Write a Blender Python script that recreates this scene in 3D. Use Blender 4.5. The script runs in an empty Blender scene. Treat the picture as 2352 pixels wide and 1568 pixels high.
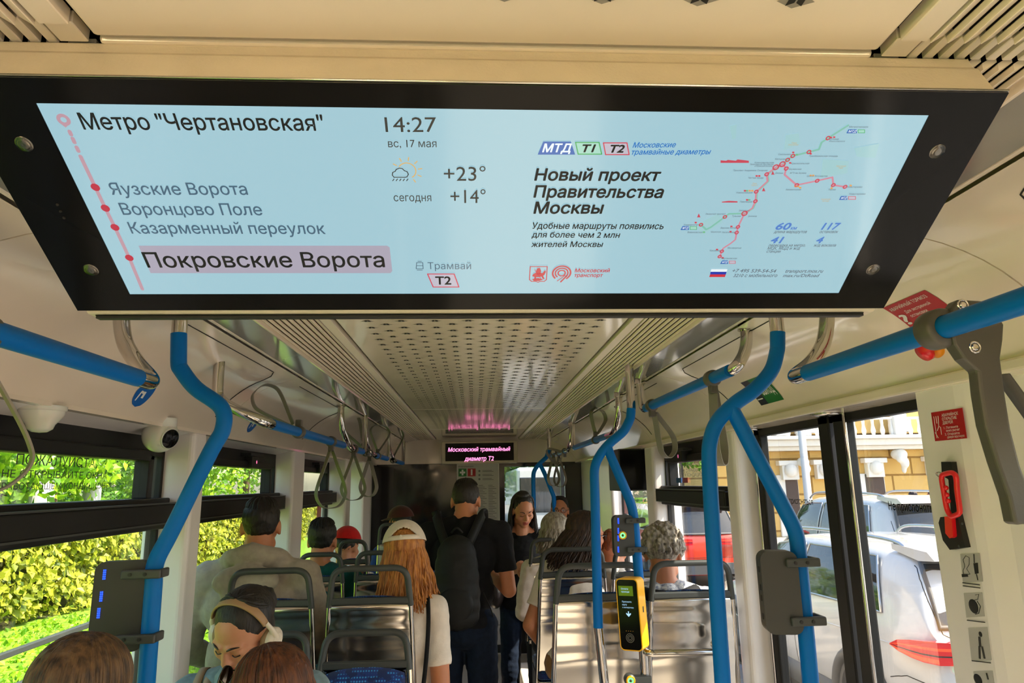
import bpy, bmesh, math, random
from mathutils import Vector, Matrix, Euler, noise
V = Vector
SC = bpy.context.scene
COL = SC.collection
rnd = random.Random(7)

# ------------------------------------------------------------------ camera
CAM = V((0, 0, 1.80))
FPX = 1550.0
YAW, PITCH, ROLL = math.radians(3.277), math.radians(11.859), math.radians(1.0)
FW = V((math.sin(YAW)*math.cos(PITCH), math.cos(YAW)*math.cos(PITCH), math.sin(PITCH)))
_r0 = V((math.cos(YAW), -math.sin(YAW), 0))
_u0 = _r0.cross(FW)
RT = _r0*math.cos(ROLL) - _u0*math.sin(ROLL)
UP = _u0*math.cos(ROLL) + _r0*math.sin(ROLL)
cd = bpy.data.cameras.new('camera')
cam = bpy.data.objects.new('camera', cd)
COL.objects.link(cam)
cd.sensor_width = 36
cd.lens = FPX/2352*36
cd.clip_start = 0.05
cd.clip_end = 400
cam.matrix_world = Matrix(((RT.x, UP.x, -FW.x, CAM.x), (RT.y, UP.y, -FW.y, CAM.y), (RT.z, UP.z, -FW.z, CAM.z), (0, 0, 0, 1)))
SC.camera = cam

# ------------------------------------------------------------------ sky, sun, exposure
w = bpy.data.worlds.new('sky')
SC.world = w
w.use_nodes = True
nt = w.node_tree
sky = nt.nodes.new('ShaderNodeTexSky')
sky.sky_type = 'NISHITA'
sky.sun_disc = False
sky.sun_elevation = math.radians(52)
sky.sun_rotation = math.radians(100)
sky.air_density = 1.2
sky.dust_density = 2.0
nt.nodes['Background'].inputs['Strength'].default_value = 0.30
nt.links.new(sky.outputs[0], nt.nodes['Background'].inputs['Color'])
sd = bpy.data.lights.new('sun', 'SUN')
sd.energy = 6.0
sd.color = (1.0, 0.92, 0.80)
sd.angle = math.radians(0.6)
sun = bpy.data.objects.new('sun', sd)
COL.objects.link(sun)
SUNDIR = V((0.62, -0.19, 0.74)).normalized()
sun.rotation_euler = SUNDIR.to_track_quat('Z', 'Y').to_euler()
SC.view_settings.view_transform = 'Standard'
SC.view_settings.look = 'None'
SC.view_settings.gamma = 1
SC.view_settings.use_curve_mapping = False
SC.view_settings.exposure = 1.48
SC.cycles.use_denoising = True
SC.cycles.max_bounces = 8
SC.cycles.diffuse_bounces = 4
SC.cycles.glossy_bounces = 4
SC.cycles.transparent_max_bounces = 16
SC.cycles.transmission_bounces = 4
SC.cycles.caustics_reflective = False
SC.cycles.caustics_refractive = False
SC.cycles.sample_clamp_indirect = 6

# ------------------------------------------------------------------ pixel rays onto real planes
def ray(px, py):
    return RT*((px-1176)/FPX) + UP*((784-py)/FPX) + FW
def atY(px, py, y):
    d = ray(px, py)
    return CAM + d*(y/d.y)
def atX(px, py, x):
    d = ray(px, py)
    return CAM + d*(x/d.x)
def atZ(px, py, z):
    d = ray(px, py)
    return CAM + d*((z-CAM.z)/d.z)

# ------------------------------------------------------------------ mesh collector
def frames(path, closed=False, up=None):
    n = len(path)
    tans = []
    for i in range(n):
        a = path[(i-1) % n] if (closed or i > 0) else path[i]
        b = path[(i+1) % n] if (closed or i < n-1) else path[i]
        t = (b-a)
        tans.append(t.normalized() if t.length > 1e-9 else V((0, 0, 1)))
    out = []
    if up is not None:
        for t in tans:
            s = t.cross(up)
            if s.length < 1e-6:
                s = t.orthogonal()
            s.normalize()
            out.append((s, s.cross(t).normalized()))
        return out
    s = tans[0].orthogonal().normalized()
    for i, t in enumerate(tans):
        s = (s - t*s.dot(t))
        s = s.normalized() if s.length > 1e-6 else t.orthogonal().normalized()
        out.append((s, t.cross(s).normalized()))
    return out

def fillet(pts, rad, n=7):
    pts = [V(p) for p in pts]
    out = [pts[0]]
    for i in range(1, len(pts)-1):
        a, b, c = pts[i-1], pts[i], pts[i+1]
        d1, d2 = (a-b), (c-b)
        r1 = min(rad, d1.length*0.48)
        r2 = min(rad, d2.length*0.48)
        p, q = b+d1.normalized()*r1, b+d2.normalized()*r2
        for k in range(n+1):
            t = k/n
            out.append(p*(1-t)**2 + b*2*t*(1-t) + q*t*t)
    out.append(pts[-1])
    return out

def spline(pts, n=8, closed=False):
    pts = [V(p) for p in pts]
    m = len(pts)
    out = []
    for i in range(m if closed else m-1):
        p0 = pts[(i-1) % m] if (closed or i > 0) else pts[i]
        p1, p2 = pts[i], pts[(i+1) % m]
        p3 = pts[(i+2) % m] if (closed or i < m-2) else pts[(i+1) % m]
        for k in range(n):
            t = k/n
            out.append(0.5*((2*p1)+(p2-p0)*t+(2*p0-5*p1+4*p2-p3)*t*t+(3*p1-p0-3*p2+p3)*t**3))
    if not closed:
        out.append(pts[-1])
    return out

class MB:
    def __init__(s):
        s.v, s.f, s.mi, s.sm = [], [], [], []
        s.m = 0
    def add(s, vs, fs, smooth=False):
        b = len(s.v)
        s.v.extend([tuple(x) for x in vs])
        for f in fs:
            s.f.append([b+i for i in f])
            s.mi.append(s.m)
            s.sm.append(smooth)
        return s
    def box(s, lo, hi, M=None):
        x0, y0, z0 = lo
        x1, y1, z1 = hi
        vs = [V(p) for p in ((x0,y0,z0),(x1,y0,z0),(x1,y1,z0),(x0,y1,z0),(x0,y0,z1),(x1,y0,z1),(x1,y1,z1),(x0,y1,z1))]
        if M is not None:
            vs = [M @ p for p in vs]
        return s.add(vs, [(3,2,1,0),(4,5,6,7),(0,1,5,4),(1,2,6,5),(2,3,7,6),(3,0,4,7)])
    def quad(s, a, b, c, d):
        return s.add([a, b, c, d], [(0, 1, 2, 3)])
    def poly(s, pts):
        return s.add(pts, [tuple(range(len(pts)))])
    def sweep(s, path, prof, closed=False, up=None, caps=True, smooth=True, scale=None):
        path = [V(p) for p in path]
        fr = frames(path, closed, up)
        n, k = len(path), len(prof)
        vs = []
        for i, p in enumerate(path):
            a, b = fr[i]
            c = scale[i] if scale else 1.0
            for u, v in prof:
                vs.append(p + a*(u*c) + b*(v*c))
        fs = []
        for i in range(n if closed else n-1):
            j = (i+1) % n
            for q in range(k):
                r = (q+1) % k
                fs.append((i*k+q, i*k+r, j*k+r, j*k+q))
        s.add(vs, fs, smooth)
        if caps and not closed:
            s.add(vs[:k], [tuple(range(k-1, -1, -1))])
            s.add(vs[-k:], [tuple(range(k))])
        return s
    def tube(s, path, r, n=16, closed=False, caps=True, scale=None):
        prof = [(r*math.cos(2*math.pi*i/n), r*math.sin(2*math.pi*i/n)) for i in range(n)]
        return s.sweep(path, prof, closed, None, caps, True, scale)
    def cyl(s, a, b, r, n=20, r2=None):
        return s.tube([V(a), V(b)], r, n, scale=None if r2 is None else [1, r2/r])
    def prism(s, pts, depth):
        """closed outline of 3D points pushed along depth vector"""
        pts = [V(p) for p in pts]
        n = len(pts)
        d = V(depth)
        top = [p+d for p in pts]
        s.add(pts+top, [(i, (i+1) % n, n+(i+1) % n, n+i) for i in range(n)])
        s.add(pts, [tuple(range(n-1, -1, -1))])
        s.add(top, [tuple(range(n))])
        return s
    def ball(s, c, r, M=None, nu=20, nv=12):
        r = r if hasattr(r, '__len__') else (r, r, r)
        c = V(c)
        vs, fs = [], []
        for j in range(nv+1):
            th = math.pi*j/nv
            for i in range(nu):
                ph = 2*math.pi*i/nu
                p = V((r[0]*math.sin(th)*math.cos(ph), r[1]*math.sin(th)*math.sin(ph), r[2]*math.cos(th)))
                if M is not None:
                    p = M @ p
                vs.append(c+p)
        for j in range(nv):
            for i in range(nu):
                a, b = j*nu+i, j*nu+(i+1) % nu
                c2, d = (j+1)*nu+(i+1) % nu, (j+1)*nu+i
                if j == 0:
                    fs.append((a, c2, d))
                elif j == nv-1:
                    fs.append((a, b, d))
                else:
                    fs.append((a, b, c2, d))
        return s.add(vs, [tuple(reversed(f)) for f in fs], True)
    def lathe(s, prof, M, n=28, smooth=True):
        """prof: list of (radius, z) about local z of M"""
        vs, fs = [], []
        k = len(prof)
        for i in range(n):
            a = 2*math.pi*i/n
            for r, z in prof:
                vs.append(M @ V((r*math.cos(a), r*math.sin(a), z)))
        for i in range(n):
            j = (i+1) % n
            for q in range(k-1):
                fs.append((i*k+q, j*k+q, j*k+q+1, i*k+q+1))
        return s.add(vs, fs, smooth)
    def caps(s, p0, r0, p1, r1, n=14):
        """closed tapered capsule"""
        p0, p1 = V(p0), V(p1)
        d = p1-p0
        L = d.length
        if L < 1e-6:
            return s.ball(p0, max(r0, r1))
        z = d/L
        path, sc = [], []
        for i in range(7):
            a = -math.pi/2 + (math.pi/2)*i/6
            path.append(p0 + z*(r0*math.sin(a)))
            sc.append(max(0.02, math.cos(a))*r0)
        for i in range(7):
            a = (math.pi/2)*i/6
            path.append(p1 + z*(r1*math.sin(a)))
            sc.append(max(0.02, math.cos(a))*r1)
        x = z.orthogonal().normalized()
        y = z.cross(x)
        vs, fs = [], []
        for p, c in zip(path, sc):
            for q in range(n):
                t = 2*math.pi*q/n
                vs.append(p + x*(c*math.cos(t)) + y*(c*math.sin(t)))
        for i in range(len(path)-1):
            for q in range(n):
                r = (q+1) % n
                fs.append((i*n+q, i*n+r, (i+1)*n+r, (i+1)*n+q))
        fs.append(tuple(range(n-1, -1, -1)))
        fs.append(tuple((len(path)-1)*n+q for q in range(n)))
        return s.add(vs, fs, True)
    def mesh(s, name, mats):
        me = bpy.data.meshes.new(name)
        me.from_pydata(s.v, [], s.f)
        for m in (mats if isinstance(mats, (list, tuple)) else [mats]):
            me.materials.append(m)
        me.polygons.foreach_set('material_index', s.mi)
        me.polygons.foreach_set('use_smooth', s.sm)
        me.update()
        return me
    def build(s, name, mats, parent=None, bevel=0.0, seg=2, smooth=None, subsurf=0):
        o = bpy.data.objects.new(name, s.mesh(name, mats))
        COL.objects.link(o)
        if parent is not None:
            o.parent = parent
            o.matrix_parent_inverse = parent.matrix_basis.inverted()
        if bevel > 0:
            b = o.modifiers.new('edge', 'BEVEL')
            b.width = bevel
            b.segments = seg
            b.limit_method = 'ANGLE'
            b.angle_limit = math.radians(35)
        if subsurf:
            ss = o.modifiers.new('sub', 'SUBSURF')
            ss.levels = ss.render_levels = subsurf
        return o

def tag(o, label=None, cat=None, group=None, kind=None):
    if label:
        o['label'] = label
    if cat:
        o['category'] = cat
    if group:
        o['group'] = group
    if kind:
        o['kind'] = kind
    return o
def thing(name, label, cat, loc=(0, 0, 0), group=None, kind=None):
    o = bpy.data.objects.new(name, None)
    o.empty_display_size = 0.1
    o.location = loc
    COL.objects.link(o)
    return tag(o, label, cat, group, kind)
def struct(o):
    o['kind'] = 'structure'
    return o
def kids(o):
    return [c for c in bpy.data.objects if c.parent == o]
def dup(root, delta, label, rot=None):
    """copy of a thing with its parts and sub-parts, moved by delta"""
    r = root.copy()
    COL.objects.link(r)
    r.location = root.location + V(delta)
    if rot is not None:
        r.rotation_euler = rot
    r['label'] = label
    def rec(src, dst):
        for ch in kids(src):
            c = ch.copy()
            COL.objects.link(c)
            c.parent = dst
            rec(ch, c)
    rec(root, r)
    return r

# ------------------------------------------------------------------ blobs: many closed shapes fused to one skin
def blob(name, mb, mats, parent=None, voxel=0.006, smooth=4, matfn=None, disp=None):
    me0 = mb.mesh('tmp', mats)
    o = bpy.data.objects.new('tmp', me0)
    COL.objects.link(o)
    r = o.modifiers.new('r', 'REMESH')
    r.mode = 'VOXEL'
    r.voxel_size = voxel
    r.use_smooth_shade = True
    if smooth:
        sm = o.modifiers.new('s', 'SMOOTH')
        sm.iterations = smooth
        sm.factor = 0.5
    dg = bpy.context.evaluated_depsgraph_get()
    me = bpy.data.meshes.new_from_object(o.evaluated_get(dg))
    me.name = name
    bpy.data.objects.remove(o)
    bpy.data.meshes.remove(me0)
    ml = mats if isinstance(mats, (list, tuple)) else [mats]
    me.materials.clear()
    for m in ml:
        me.materials.append(m)
    if disp:
        ns = [v.normal.copy() for v in me.vertices]
        for v, nn in zip(me.vertices, ns):
            v.co = v.co + nn*disp(v.co)
    me.polygons.foreach_set('material_index', [(matfn(p.center) if matfn else 0) for p in me.polygons])
    me.polygons.foreach_set('use_smooth', [True]*len(me.polygons))
    me.update()
    ob = bpy.data.objects.new(name, me)
    COL.objects.link(ob)
    if parent is not None:
        ob.parent = parent
        ob.matrix_parent_inverse = parent.matrix_basis.inverted()
    return ob

# ------------------------------------------------------------------ lettering
from mathutils.geometry import delaunay_2d_cdt
_tc = {}
def text_tris(s, bold=0.0, shear=0.0):
    key = (s, bold, shear)
    if key in _tc:
        return _tc[key]
    c = bpy.data.curves.new('t', 'FONT')
    c.body = s
    c.size = 1
    c.offset = bold
    c.shear = shear
    c.resolution_u = 3
    c.fill_mode = 'NONE'
    o = bpy.data.objects.new('t', c)
    COL.objects.link(o)
    dg = bpy.context.evaluated_depsgraph_get()
    dg.update()
    me = bpy.data.meshes.new_from_object(o.evaluated_get(dg))
    vs = [v.co.to_2d() for v in me.vertices]
    es = [tuple(e.vertices) for e in me.edges]
    bpy.data.objects.remove(o)
    bpy.data.meshes.remove(me)
    bpy.data.curves.remove(c)
    if not vs:
        return [], []
    r = delaunay_2d_cdt(vs, es, [], 0, 1e-5)
    seg = [(vs[a], vs[b]) for a, b in es]
    fs = []
    for f in r[2]:
        cx = sum(r[0][i].x for i in f)/len(f)
        cy = sum(r[0][i].y for i in f)/len(f)
        hit = 0
        for a, b in seg:
            if (a.y > cy) != (b.y > cy) and a.x+(cy-a.y)/(b.y-a.y)*(b.x-a.x) > cx:
                hit ^= 1
        if hit:
            fs.append(tuple(f))
    _tc[key] = ([V((v.x, v.y, 0)) for v in r[0]], fs)
    return _tc[key]
CAPH = 0.69
def put_text(mb, s, o, ux, uy, width=None, cap=0.02, bold=0.0, shear=0.0, align='L'):
    """letters on the plane through o; ux right, uy up (unit vectors); cap = capital height"""
    vs, fs = text_tris(s, 0.0, shear)
    if not vs:
        return
    x0 = min(v.x for v in vs)
    x1 = max(v.x for v in vs)
    ky = cap/CAPH
    kx = width/(x1-x0) if width else ky
    off = {'L': 0, 'C': -(x1-x0)/2, 'R': -(x1-x0)}[align]
    sh = [(0, 0)]
    if bold > 0.009:
        sh = [(math.cos(a)*bold, math.sin(a)*bold) for a in [math.pi/4*i for i in range(8)]]
    for dx, dy in sh:
        mb.add([o + ux*((v.x+dx-x0+off)*kx) + uy*((v.y+dy)*ky) for v in vs], fs)

# ------------------------------------------------------------------ materials
def node(nt, t, **kw):
    n = nt.nodes.new(t)
    for k, v in kw.items():
        setattr(n, k, v)
    return n
def lin(c):
    return tuple((x/12.92 if x <= 0.04045 else ((x+0.055)/1.055)**2.4) for x in c)
def rgb(r, g, b):
    return lin((r/255, g/255, b/255))
def mat(name, col, rough=0.5, metal=0.0, coat=0.0, spec=0.5, var=0.0, vscale=8.0, bump=0.0, bscale=60.0, emit=None, estr=0.0,
        sheen=0.0, sss=0.0, col2=None, stretch=None, croug=0.05, bdet=3):
    m = bpy.data.materials.new(name)
    m.use_nodes = True
    nt = m.node_tree
    b = nt.nodes['Principled BSDF']
    b.inputs['Base Color'].default_value = (*col, 1)
    b.inputs['Roughness'].default_value = rough
    b.inputs['Metallic'].default_value = metal
    b.inputs['Coat Weight'].default_value = coat
    b.inputs['Coat Roughness'].default_value = croug
    b.inputs['Specular IOR Level'].default_value = spec
    if sheen:
        b.inputs['Sheen Weight'].default_value = sheen
    if sss:
        b.inputs['Subsurface Weight'].default_value = sss
        b.inputs['Subsurface Radius'].default_value = (0.02, 0.008, 0.004)
        b.inputs['Subsurface Scale'].default_value = 0.5
    if emit:
        b.inputs['Emission Color'].default_value = (*emit, 1)
        b.inputs['Emission Strength'].default_value = estr
    if var or bump or col2:
        tc = node(nt, 'ShaderNodeTexCoord')
        src = tc.outputs['Object']
        if stretch:
            mp = node(nt, 'ShaderNodeMapping')
            mp.inputs['Scale'].default_value = stretch
            nt.links.new(src, mp.inputs['Vector'])
            src = mp.outputs[0]
    if var or col2:
        nz = node(nt, 'ShaderNodeTexNoise')
        nz.inputs['Scale'].default_value = vscale
        nz.inputs['Detail'].default_value = 5
        nt.links.new(src, nz.inputs['Vector'])
        rp = node(nt, 'ShaderNodeValToRGB')
        c2 = col2 if col2 else tuple(x*(1-var) for x in col)
        c1 = col if col2 else tuple(min(1, x*(1+var*0.6)) for x in col)
        rp.color_ramp.elements[0].position = 0.35
        rp.color_ramp.elements[1].position = 0.65
        rp.color_ramp.elements[0].color = (*c2, 1)
        rp.color_ramp.elements[1].color = (*c1, 1)
        nt.links.new(nz.outputs['Fac'], rp.inputs[0])
        nt.links.new(rp.outputs[0], b.inputs['Base Color'])
    if bump:
        n2 = node(nt, 'ShaderNodeTexNoise')
        n2.inputs['Scale'].default_value = bscale
        n2.inputs['Detail'].default_value = bdet
        nt.links.new(src, n2.inputs['Vector'])
        bp = node(nt, 'ShaderNodeBump')
        bp.inputs['Strength'].default_value = bump
        bp.inputs['Distance'].default_value = 0.01
        nt.links.new(n2.outputs['Fac'], bp.inputs['Height'])
        nt.links.new(bp.outputs[0], b.inputs['Normal'])
    return m
def glass(name, tint, ior=1.45, rough=0.0):
    m = bpy.data.materials.new(name)
    m.use_nodes = True
    nt = m.node_tree
    nt.nodes.remove(nt.nodes['Principled BSDF'])
    out = nt.nodes['Material Output']
    tr = node(nt, 'ShaderNodeBsdfTransparent')
    tr.inputs[0].default_value = (*tint, 1)
    gl = node(nt, 'ShaderNodeBsdfGlossy')
    gl.inputs['Roughness'].default_value = rough
    fr = node(nt, 'ShaderNodeFresnel')
    ge = node(nt, 'ShaderNodeNewGeometry')
    io = node(nt, 'ShaderNodeMapRange')
    io.inputs['To Min'].default_value = ior
    io.inputs['To Max'].default_value = 1/ior
    nt.links.new(ge.outputs['Backfacing'], io.inputs['Value'])
    nt.links.new(io.outputs[0], fr.inputs['IOR'])
    mx = node(nt, 'ShaderNodeMixShader')
    nt.links.new(fr.outputs[0], mx.inputs[0])
    nt.links.new(tr.outputs[0], mx.inputs[1])
    nt.links.new(gl.outputs[0], mx.inputs[2])
    nt.links.new(mx.outputs[0], out.inputs['Surface'])
    return m
def leafmat(name, c1, c2):
    m = bpy.data.materials.new(name)
    m.use_nodes = True
    nt = m.node_tree
    b = nt.nodes['Principled BSDF']
    out = nt.nodes['Material Output']
    geo = node(nt, 'ShaderNodeNewGeometry')
    rp = node(nt, 'ShaderNodeValToRGB')
    rp.color_ramp.elements[0].color = (*c1, 1)
    rp.color_ramp.elements[1].color = (*c2, 1)
    nt.links.new(geo.outputs['Random Per Island'], rp.inputs[0])
    nt.links.new(rp.outputs[0], b.inputs['Base Color'])
    b.inputs['Roughness'].default_value = 0.45
    tl = node(nt, 'ShaderNodeBsdfTranslucent')
    nt.links.new(rp.outputs[0], tl.inputs[0])
    mx = node(nt, 'ShaderNodeMixShader')
    mx.inputs[0].default_value = 0.4
    nt.links.new(b.outputs[0], mx.inputs[1])
    nt.links.new(tl.outputs[0], mx.inputs[2])
    nt.links.new(mx.outputs[0], out.inputs['Surface'])
    return m

M = {}
M['panel'] = mat('cream ceiling laminate', (0.86, 0.75, 0.60), 0.12, coat=0.25, var=0.04, vscale=3, bump=0.012, bscale=9)
M['endpanel'] = mat('glossy end ceiling laminate', (0.76, 0.69, 0.58), 0.04, coat=0.7, var=0.03, vscale=3)
M['cove'] = mat('cream cove panel', (0.86, 0.75, 0.62), 0.13, coat=0.45, var=0.04, vscale=2.5, bump=0.015, bscale=5)
M['louvre'] = mat('cream louvre plastic', (0.84, 0.74, 0.60), 0.4)
M['housing'] = mat('textured cream paint', (0.66, 0.58, 0.43), 0.45, var=0.06, vscale=14, bump=0.10, bscale=260)
M['strip'] = mat('smoked diffuser strip', (0.27, 0.255, 0.24), 0.10, coat=0.6, var=0.05)
M['white'] = mat('white pillar paint', (0.84, 0.80, 0.775), 0.35, coat=0.1, var=0.03, vscale=4)
M['dark'] = mat('black rubber and frame', (0.008, 0.008, 0.008), 0.5, spec=0.3)
M['darkgloss'] = mat('black glazing border', (0.012, 0.013, 0.013), 0.12, coat=0.5)
M['gap'] = mat('dark gap', (0.012, 0.010, 0.008), 0.8)
M['slot'] = mat('painted slot shade', (0.012, 0.011, 0.009), 0.7)
M['wing'] = mat('painted bevel shade', (0.30, 0.27, 0.22), 0.4)
M['floor'] = mat('grey tram floor covering', (0.62, 0.55, 0.46), 0.45, var=0.10, vscale=220)
M['chrome'] = mat('polished stainless tube', (0.56, 0.53, 0.49), 0.06, 1.0)
M['steel'] = mat('brushed stainless seat back', (0.66, 0.63, 0.58), 0.15, 1.0, bump=0.22, bscale=2.4, stretch=(0.5, 1, 3.2), bdet=0.5)
M['blue'] = mat('blue powder coat', rgb(0, 104, 184), 0.38, spec=0.16, bump=0.015, bscale=300)
M['grey'] = mat('dark grey moulded plastic', (0.045, 0.050, 0.048), 0.45, bump=0.02, bscale=300)
M['midgrey'] = mat('grey strap rubber', (0.085, 0.078, 0.064), 0.42, bump=0.03, bscale=120)
M['strap'] = mat('grey strap webbing', (0.20, 0.185, 0.155), 0.5)
M['bezel'] = mat('black display glass', (0.005, 0.005, 0.005), 0.12, spec=0.12)
M['black'] = mat('matt black', (0.012, 0.012, 0.012), 0.55)
M['ink'] = mat('dark ink', (0.030, 0.036, 0.045), 0.35)
M['yellow'] = mat('yellow validator shell', rgb(255, 186, 0), 0.35, coat=0.2)
M['red'] = mat('red sign film', rgb(176, 14, 24), 0.35)
M['redbright'] = mat('red handle plastic', rgb(232, 16, 30), 0.3, coat=0.3)
M['green'] = mat('green sign film', rgb(8, 112, 44), 0.35)
M['white_print'] = mat('white print', (0.85, 0.85, 0.83), 0.4)
M['clear'] = glass('clear window glass', (0.95, 0.94, 0.91))
M['clear_door'] = glass('door glass', (0.80, 0.80, 0.78))
M['tint'] = glass('tinted window glass', (0.90, 0.90, 0.84))
def seatblue():
    m = mat('blue dotted moquette', rgb(10, 60, 140), 0.85, sheen=0.3)
    nt = m.node_tree
    b = nt.nodes['Principled BSDF']
    tc = node(nt, 'ShaderNodeTexCoord')
    vo = node(nt, 'ShaderNodeTexVoronoi')
    vo.inputs['Scale'].default_value = 95
    vo.inputs['Randomness'].default_value = 0.05
    nt.links.new(tc.outputs['Object'], vo.inputs['Vector'])
    rp = node(nt, 'ShaderNodeValToRGB')
    rp.color_ramp.elements[0].position = 0.22
    rp.color_ramp.elements[1].position = 0.42
    rp.color_ramp.elements[0].color = (*rgb(52, 150, 220), 1)
    rp.color_ramp.elements[1].color = (*rgb(8, 48, 124), 1)
    nt.links.new(vo.outputs['Distance'], rp.inputs[0])
    nz = node(nt, 'ShaderNodeTexNoise')
    nz.inputs['Scale'].default_value = 30
    nt.links.new(tc.outputs['Object'], nz.inputs['Vector'])
    r2 = node(nt, 'ShaderNodeValToRGB')
    r2.color_ramp.elements[0].position = 0.44
    r2.color_ramp.elements[1].position = 0.50
    nt.links.new(nz.outputs['Fac'], r2.inputs[0])
    mx = node(nt, 'ShaderNodeMixRGB')
    mx.blend_type = 'MIX'
    mx.inputs[1].default_value = (*rgb(7, 36, 92), 1)
    nt.links.new(r2.outputs[0], mx.inputs[0])
    nt.links.new(rp.outputs[0], mx.inputs[2])
    nt.links.new(mx.outputs[0], b.inputs['Base Color'])
    return m
M['moquette'] = seatblue()
# ================================================================== TRAM SHELL
XC = 0.03
CEIL = 2.30
YB, YF = -3.0, 7.8          # rear end and driver's partition
XG = 1.245                  # glass planes
def coveline(n=10):
    """cross-section from the light strip down to the lip above the windows: (distance from centre line, z)"""
    p0, p1, p2 = V((0.805, 2.272, 0)), V((1.05, 2.235, 0)), V((1.135, 2.030, 0))
    return [(p0*(1-t)**2 + p1*2*t*(1-t) + p2*t*t) for t in [i/n for i in range(n+1)]]

mb = MB()
mb.box((-1.32, YB, -0.08), (1.34, YF, 0))
struct(mb.build('floor', M['floor']))

# perforated ceiling panels (rows of flat marks, the shade of the holes painted dark) and the plain glossy end panel
mb = MB()
mb.box((XC-0.455, YB, CEIL), (XC+0.455, 0.697, CEIL+0.02))
mb.box((XC-0.455, 0.704, CEIL), (XC+0.455, 4.6, CEIL+0.02))
mb.box((XC-0.455, 4.606, CEIL), (XC+0.455, 6.30, CEIL+0.02))
mb.m = 1
mb.box((XC-0.455, 6.306, CEIL-0.002), (XC+0.455, YF, CEIL+0.02))
ceiling = struct(mb.build('ceiling', [M['panel'], M['endpanel']], bevel=0.004))
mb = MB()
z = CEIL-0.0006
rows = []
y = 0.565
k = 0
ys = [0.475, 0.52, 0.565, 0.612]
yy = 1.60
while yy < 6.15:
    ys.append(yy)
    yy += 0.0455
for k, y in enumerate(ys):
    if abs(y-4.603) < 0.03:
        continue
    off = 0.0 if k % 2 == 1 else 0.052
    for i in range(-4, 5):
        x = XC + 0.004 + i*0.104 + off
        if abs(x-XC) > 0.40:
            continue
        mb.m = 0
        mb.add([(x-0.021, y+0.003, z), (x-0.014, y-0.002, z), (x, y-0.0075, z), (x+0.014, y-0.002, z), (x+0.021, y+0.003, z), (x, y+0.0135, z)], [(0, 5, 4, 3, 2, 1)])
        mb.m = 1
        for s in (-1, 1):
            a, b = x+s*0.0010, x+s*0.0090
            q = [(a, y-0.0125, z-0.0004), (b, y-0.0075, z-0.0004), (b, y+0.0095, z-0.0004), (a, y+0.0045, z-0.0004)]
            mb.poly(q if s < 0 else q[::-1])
o = mb.build('painted_perforations', [M['wing'], M['slot']], ceiling)

# dark backing above gaps, roof skin
mb = MB()
mb.box((-1.32, YB, 2.36), (1.36, YF, 2.42))
struct(mb.build('roof', M['gap']))

# louvre bands: saw-tooth slats running along the car, ends showing at the display
def louvres(sgn, name):
    mb = MB()
    for ya, yb in ((YB, 0.672), (0.722, YF-0.02)):
        x0 = XC + sgn*0.468
        mb.box((min(x0, x0+sgn*0.032), ya, CEIL-0.004), (max(x0, x0+sgn*0.032), yb, CEIL+0.016))
        n = 9
        p = 0.0205
        for i in range(n):
            a = x0 + sgn*(0.036 + i*p)
            pr = [(a, CEIL-0.006), (a+sgn*p*0.96, CEIL+0.006), (a+sgn*p*0.96, CEIL+0.016), (a, CEIL+0.004)]
            mb.prism([(q[0], ya, q[1]) for q in pr], (0, yb-ya, 0))
    # end trays
    for i in range(9):
        a = XC + sgn*(0.468+0.036+i*0.0205)
        mb.box((min(a, a+sgn*0.012), 0.674, CEIL+0.004), (max(a, a+sgn*0.012), 0.716, CEIL+0.022))
    mb.box((min(XC+sgn*0.468, XC+sgn*0.500), 0.676, CEIL+0.002), (max(XC+sgn*0.468, XC+sgn*0.500), 0.71, CEIL+0.018))
    return struct(mb.build(name, M['louvre'], bevel=0.0012, seg=1))
louvres(-1, 'trim_1')
louvres(1, 'trim_2')

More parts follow.
